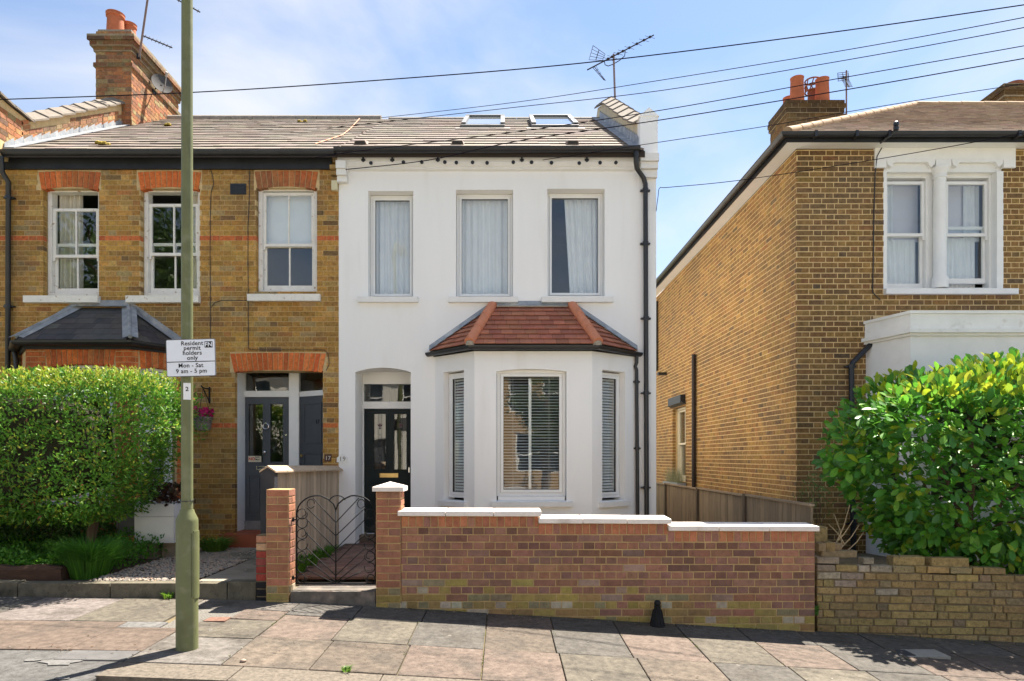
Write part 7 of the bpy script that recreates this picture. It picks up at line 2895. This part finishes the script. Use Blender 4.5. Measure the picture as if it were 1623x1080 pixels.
SIGNW = mat("sign_white", (0.70, 0.73, 0.80), 0.4, 0.04, 6, 0, spec=0.4)
plate(sw, sh, 0.014, 0.0, -0.004, mat("sign_back", (0.14, 0.14, 0.14)), 'back_plate', SG)
plate(sw - 0.012, sh - 0.012, 0.010, -0.0041, -0.0055, SIGNW, 'face', SG)
mb = MB()
zdiv = -0.030
for a, b, c, d in ((-sw / 2 + 0.006, sw / 2 - 0.006, zdiv - 0.003, zdiv + 0.003),):
    mb.prism([TILT @ Vector((a, -0.0056, c)), TILT @ Vector((b, -0.0056, c)), TILT @ Vector((b, -0.0056, d)), TILT @ Vector((a, -0.0056, d))], (0, -0.0008, 0))
mb.build('divider', INK, SG)
plate(0.062, 0.048, 0.004, -0.0056, -0.0064, INK, 'zone_tile', SG, dz=sh / 2 - 0.046, dx=sw / 2 - 0.052)


def sign_text(s, size, dx, dz, m=INK, y=-0.0066, bold=0.0006):
    text(s, size, TILT @ Matrix.Translation((dx, y, dz)) @ FACE, m, SG, bold=bold, sp=1.06)


for s, dz in (("Resident", 0.110), ("permit", 0.074), ("holders", 0.036), ("only", -0.002)):
    sign_text(s, 0.046, 0.012, dz)
sign_text("Mon - Sat", 0.046, -0.002, -0.060)
sign_text("9 am - 5 pm", 0.046, 0.002, -0.103)
sign_text("FN", 0.046, sw / 2 - 0.052, sh / 2 - 0.047, SIGNW, -0.0072, 0.0010)
mb = MB()
mb.box(LPX - 0.052, LPX + 0.052, SY + 0.002, LPY + 0.05, Z(552, SY) - 0.01, Z(552, SY) + 0.01)
mb.box(LPX - 0.052, LPX + 0.052, SY + 0.002, LPY + 0.05, Z(585, SY) - 0.01, Z(585, SY) + 0.01)
mb.build('clamp', mat("zinc", (0.3, 0.3, 0.3), 0.45, 0.1, 9, 0, metal=0.7), SG)
tg = thing('number_tag', 'small white tag with the digit 2 on the lamp post', 'tag', (X(299, 5.26), 5.26, Z(633, 5.26)))
mb = MB()
for k in range(6):
    a0, a1 = radians(-101 + k * 12), radians(-101 + (k + 1) * 12)
    i_, o_ = 0.0430, 0.0450
    z0, z1 = Z(633.5, 5.26), Z(607, 5.26)
    mb.hexa([(LPX + o_ * cos(a0), LPY + o_ * sin(a0), z0), (LPX + o_ * cos(a1), LPY + o_ * sin(a1), z0), (LPX + i_ * cos(a1), LPY + i_ * sin(a1), z0), (LPX + i_ * cos(a0), LPY + i_ * sin(a0), z0),
             (LPX + o_ * cos(a0), LPY + o_ * sin(a0), z1), (LPX + o_ * cos(a1), LPY + o_ * sin(a1), z1), (LPX + i_ * cos(a1), LPY + i_ * sin(a1), z1), (LPX + i_ * cos(a0), LPY + i_ * sin(a0), z1)])
mb.build('plate', mat("tag_white", (0.75, 0.75, 0.76), 0.45, 0.03, 5, 0), tg)
text("2", 0.045, Matrix.Translation((LPX + 0.0192, LPY - 0.0415, Z(617, 5.26))) @ Matrix.Rotation(radians(25), 4, "Z") @ FACE, INK, tg, bold=0.001)
# ================================================================== aerial on the white house
ae = thing('television_aerial', 'long yagi aerial on a mast above the white house parapet', 'aerial', (X(975, 14.3), 14.3, Z(154, 14.3)))
AD = 14.3


def ap_(px, py, D=AD):
    return Vector((X(px, D), D, Z(py, D)))


mb = MB()
mb.tube([ap_(975, 165), ap_(972.5, 86)], 0.022, 8)
mb.build('mast', mat("pinkish_steel", (0.24, 0.18, 0.17), 0.5, 0.1, 9, 0), ae)
ba, bb_ = ap_(931, 111, 13.9), ap_(1036, 56, 14.7)
mb = MB()
mb.tube([ba, bb_], 0.014, 6)
mb.build('boom', AERM, ae)
rod = Vector((-0.42, 0.75, 0.62)).normalized()
for t in (0.30, 0.36, 0.45, 0.52, 0.62, 0.735, 0.845, 0.94):
    p = ba + (bb_ - ba) * t
    mb = MB()
    mb.tube([p - rod * 0.19, p + rod * 0.19], 0.0045, 5)
    mb.build('director_rod', AERM, ae)
    mb = MB()
    mb.box(p.x - 0.02, p.x + 0.02, p.y - 0.02, p.y + 0.02, p.z - 0.015, p.z + 0.02)
    mb.build('clip', AERM, ae)
mb = MB()
mb.tube([ap_(958, 98), ap_(959, 103), ap_(964, 105), ap_(972, 102), ap_(982, 96), ap_(990, 89), ap_(991, 81)], 0.009, 6)
mb.build('cradle', AERM, ae)
for quad_ in (((940, 72.5), (959, 86), (955, 96), (933.5, 95)), ((940, 108), (944, 104), (960, 128), (957, 127))):
    A, B, C_, D_ = [ap_(a, b, 14.0) for a, b in quad_]
    mb = MB()
    mb.tube([A, B, C_, D_, A], 0.006, 5)
    for t in (0.25, 0.5, 0.75):
        mb.tube([A + (D_ - A) * t, B + (C_ - B) * t], 0.005, 5)
    mb.tube([(A + B) / 2, (C_ + D_) / 2], 0.008, 5)
    mb.build('reflector_grid', AERM, ae)

# ================================================================== overhead cables
CABLE = mat("cable_black", (0.015, 0.013, 0.02), 1.0, 0.1, 5, 0, spec=0.0)


def cable(pts, label, r_=0.0055, n_=24, seg=5):
    """pts: (px, py, depth) control points, smoothed"""
    P_ = [Vector((X(a, d), d, Z(b, d))) for a, b, d in pts]
    out_ = []
    m_ = len(P_)
    for k in range(m_ - 1):
        p0, p1, p2, p3 = P_[max(k - 1, 0)], P_[k], P_[k + 1], P_[min(k + 2, m_ - 1)]
        for j in range(8):
            t = j / 8
            out_.append(0.5 * ((2 * p1) + (p2 - p0) * t + (2 * p0 - 5 * p1 + 4 * p2 - p3) * t * t + (3 * p1 - p0 - 3 * p2 + p3) * t ** 3))
    out_.append(P_[-1])
    mb = MB()
    mb.tube(out_, r_, seg)
    tag(mb.build('overhead_cable', CABLE, None), label, 'cable', 'overhead cables')


cable([(-60, 160, 9.0), (300, 147, 8.8), (620, 126, 8.6), (930, 99.5, 8.4), (1300, 54, 8.2), (1623, 8, 8.0), (1800, -20, 7.9)], 'topmost thick overhead cable crossing the whole picture', 0.0068)
cable([(604, 187, 14.3), (820, 162, 12.5), (1050, 127, 11), (1350, 78, 9.5), (1623, 28, 8.3), (1800, -8, 7.6)], 'second overhead cable, ending at the ridge of the white house')
cable([(500, 206, 12.6), (630, 191, 12.0), (820, 170, 11.2), (1050, 143.5, 10.4), (1350, 94, 9.2), (1623, 44, 8.2), (1800, 8, 7.6)], 'third overhead cable, just below the one meeting the ridge')
cable([(500, 250, 9.8), (581, 238, 9.7), (820, 209, 9.4), (1060, 173, 9.1), (1350, 121, 8.6), (1623, 73, 8.2), (1800, 40, 7.9)], 'fourth overhead cable, running low across both skylights\' roof')
cable([(548, 269, 9.95), (680, 254, 9.7), (820, 224, 9.4), (1050, 190, 9.0), (1350, 141, 8.5), (1623, 93, 8.1), (1800, 62, 7.8)], 'fifth overhead cable, ending at the white corbel by the party wall', 0.0065)
cable([(860, 254, 9.9), (1043, 226, 9.6), (1210, 201, 9.4), (1341, 178, 9.2), (1500, 152, 8.9), (1623, 133, 8.6), (1800, 104, 8.2)], 'sixth thin overhead cable, passing behind the brown chimney pots', 0.0048)
cable([(1040, 335, 10.05), (1043, 312, 10.05), (1046, 298, 10.05), (1062, 297, 10.0), (1180, 285, 9.6), (1400, 251, 8.9), (1623, 211, 8.3), (1800, 176, 7.9)], 'lowest thin cable sagging to the corner of the white house', 0.005)
mb = MB()
mb.tube([RF.p(XR(1400), ZR(228), 0.03), RF.p(XR(1387.5), ZR(250), 0.045), RF.p(XR(1386), ZR(275), 0.02), RF.p(XR(1384), ZR(340), 0.016), RF.p(XR(1383), ZR(420), 0.016), RF.p(XR(1382), ZR(464), 0.016), RF.p(XR(1394), ZR(476), 0.02)], 0.007, 6)
mb.build('cable', BLACK, HR)

# ================================================================== the other side of the street (seen in the panes)
OPB = bpy.data.materials.new("opposite_brick")
OPB.use_nodes = True
t_ = OPB.node_tree
bt = t_.nodes.new("ShaderNodeTexBrick")
bt.inputs['Color1'].default_value = (0.50, 0.30, 0.12, 1)
bt.inputs['Color2'].default_value = (0.38, 0.23, 0.10, 1)
bt.inputs['Mortar'].default_value = (0.55, 0.44, 0.28, 1)
bt.inputs['Scale'].default_value = 1.0
bt.inputs['Brick Width'].default_value = 0.225
bt.inputs['Row Height'].default_value = 0.075
bt.inputs['Mortar Size'].default_value = 0.008
ge_ = t_.nodes.new("ShaderNodeNewGeometry")
mp_ = t_.nodes.new("ShaderNodeMapping")
mp_.inputs['Rotation'].default_value = (pi / 2, 0, 0)
t_.links.new(ge_.outputs['Position'], mp_.inputs[0])
t_.links.new(mp_.outputs[0], bt.inputs['Vector'])
t_.links.new(bt.outputs[0], t_.nodes["Principled BSDF"].inputs['Base Color'])
OY = -11.0
OF_ = Fr((0, OY, 0), (-1, 0, 0), (0, 1, 0))
for k, x0 in enumerate((-12.5, -7.3, -2.1, 3.1, 8.3)):
    h = thing('terraced_house', ('first', 'second', 'third', 'fourth', 'fifth')[k] + ' house across the street, seen only in reflections', 'house', (x0 + 2.6, OY, 0), 'houses across the street')
    u0, u1 = -(x0 + 5.2), -x0
    hs = [(u0 + 0.5, u0 + 1.4, 3.6, 5.2), (u0 + 2.0, u0 + 2.9, 3.6, 5.2), (u0 + 3.6, u0 + 4.5, 3.6, 5.2), (u0 + 0.6, u0 + 2.6, 0.9, 2.6), (u0 + 3.5, u0 + 4.4, 0.2, 2.4)]
    mb = MB()
    wall_cells(mb, OF_, u0, u1, -0.6, 5.6, hs, -0.25, 0.0)
    mb.box(x0, x0 + 5.2, OY - 8, OY - 7.8, -0.6, 5.6)
    mb.build('wall', OPB if k == 2 else mat('opposite_bounce_cream', (0.74, 0.70, 0.62), 0.85, 0.04, 2, 0.05), h)  # all but one made cream to throw sunlight back across the street
    for a, b, c, d in hs[:4]:
        fr = MB()
        OF_.ring(fr, a, b, c, d, 0.07, -0.12, -0.05)
        OF_.box(fr, a + 0.07, b - 0.07, (c + d) / 2 - 0.03, (c + d) / 2 + 0.03, -0.12, -0.06)
        fo = fr.build('window', PAINTW, h)
        pm = MB()
        OF_.box(pm, a + 0.07, b - 0.07, c + 0.07, d - 0.07, -0.10, -0.095)
        pm.build('pane', mat("dark_pane", (0.03, 0.035, 0.04), 0.05, 0, 1, 0, spec=0.8), fo)
    dm = MB()
    a, b, c, d = hs[4]
    OF_.box(dm, a, b, c, d, -0.2, -0.15)
    dm.build('door', SLATEP, h)
    rm = MB()
    rm.prism([(x0, OY + 0.3, 5.6), (x0, OY - 4, 8.1), (x0, OY - 8.2, 5.6)], (5.2, 0, 0))
    rm.build('roof', mat("opp_slate", (0.10, 0.09, 0.09), 0.8, 0.2, 5, 0.2), h)
structure(sheet('opposite_garden', -30, 24, OY + 0.01, -6.0, lambda x, y: 0.0, mat('bounce_yard_paving', (0.38, 0.34, 0.28), 0.9), 1, 1))  # unseen yards paved pale to bounce sunlight onto the fronts facing them


def street_tree(label, base, h, cr, n_, seed, cols, L=0.22):
    t = thing('street_tree', label, 'tree', base, 'trees across the street')
    q = random.Random(seed)
    b = Vector(base)
    mb = MB()
    mb.tube([b, b + Vector((0.05, 0, h * 0.25)), b + Vector((0, 0.1, h * 0.5)), b + Vector((0.1, 0, h * 0.8))], [0.22, 0.17, 0.13, 0.05], 8)
    for k in range(9):
        d = rdir(q)
        d.z = abs(d.z) * 0.6 + 0.25
        s = b + Vector((0, 0, h * q.uniform(0.3, 0.6)))
        mb.tube([s, s + d * cr * 0.5 + Vector((0, 0, 0.2)), s + d * cr * 0.95], [0.08, 0.05, 0.02], 6)
    mb.build('trunk', BARK, t)
    mb = MB()
    cl = []
    for k in range(30):
        d = rdir(q)
        cl.append((b + Vector((0, 0, h * 0.62)) + Vector((d.x * cr, d.y * cr, d.z * h * 0.36)) * q.uniform(0.3, 0.95), cr * q.uniform(0.22, 0.4)))
    for k in range(n_):
        c, r_ = q.choice(cl)
        p = c + rdir(q) * r_ * q.random() ** 0.4
        leaf(mb, p, rdir(q), rdir(q), L * q.uniform(0.7, 1.2), L * 0.55, q.choice(cols))
    mb.build('crown', LEAF_A, t, kind='stuff')


GC = [(0.05, 0.10, 0.02), (0.07, 0.13, 0.025), (0.04, 0.08, 0.02), (0.09, 0.15, 0.03)]
street_tree('tall tree across the street, mirrored in the left sash windows', (-15.5, -7.5, 0), 13.5, 4.6, 9000, 1, GC, 0.28)
street_tree('small tree across the street, mirrored in the white bay window', (1.6, -8.2, 0), 5.2, 1.6, 5000, 2, GC, 0.15)

# ================================================================== scraps on the pavement
q = random.Random(201)
mb = MB()
for k in range(420):
    if k < 230:                                     # petals and grit blown against the wall foot
        x = q.uniform(-1.2, 5.2)
        y = 6.90 - abs(q.gauss(0, 0.10))
        c = q.choice([(0.30, 0.20, 0.16), (0.20, 0.14, 0.09), (0.36, 0.26, 0.22), (0.14, 0.10, 0.06)])
    elif k < 330:                                   # dead leaves by the edging and the crossing
        x = q.uniform(-6.0, -2.6)
        y = q.choice([6.93 - abs(q.gauss(0, 0.08)), 5.20 + q.gauss(0, 0.10)])
        c = q.choice([(0.16, 0.09, 0.045), (0.22, 0.13, 0.07), (0.10, 0.065, 0.04)])
    else:
        x, y = q.uniform(-3.5, 5.0), q.uniform(4.9, 6.8)
        c = q.choice([(0.20, 0.14, 0.09), (0.26, 0.22, 0.17), (0.10, 0.08, 0.05)])
    d = Vector((q.uniform(-1, 1), q.uniform(-1, 1), 0.15)).normalized()
    leaf(mb, Vector((x, y, zp(x, y) + 0.004)), d, Vector((0, 0, 1)), q.uniform(0.012, 0.035), q.uniform(0.006, 0.016), c)
o = mb.build('leaf_litter', LEAF_A, None, kind='stuff')
o["label"] = 'dry leaf scraps and petals scattered on the pavement'
# thin moss and grass along the long joints
mb = MB()
for k in range(1500):
    if q.random() < 0.55:
        x = -2.07 + 0.632 * q.randrange(0, 12) + q.gauss(0, 0.006)
        y = q.uniform(4.97, 6.45)
    else:
        x = q.uniform(-1.2, 5.4)
        y = 6.905 - abs(q.gauss(0, 0.012))
    if noise.noise(Vector((x * 1.3, y * 1.3, 8.0))) < 0.05:
        continue
    h_ = q.uniform(0.005, 0.016)
    d = (Vector((0, 0, 1)) + rdir(q) * 0.9).normalized()
    leaf(mb, Vector((x, y, zp(x, y) - 0.004)), d, rdir(q), h_ * 1.5, 0.006, q.choice([(0.15, 0.19, 0.035), (0.19, 0.20, 0.05), (0.11, 0.15, 0.03)]))
o = mb.build('joint_moss', LEAF_A, None, kind='stuff')
o["label"] = 'yellowish moss growing in the paving joints'
peb = MB()
px_, py_ = X(383, 5.02), 5.05
peb.lathe((px_, py_, zp(px_, py_) - 0.004), [(0.012, 0), (0.024, 0.008), (0.022, 0.018), (0.010, 0.025)], 9)
tag(peb.build('pebble', mat("pebble_stone", (0.26, 0.20, 0.16), 0.8, 0.2, 40, 0.2), None, smooth=True), 'single pale pebble lying on the slabs right of the lamp post', 'pebble')
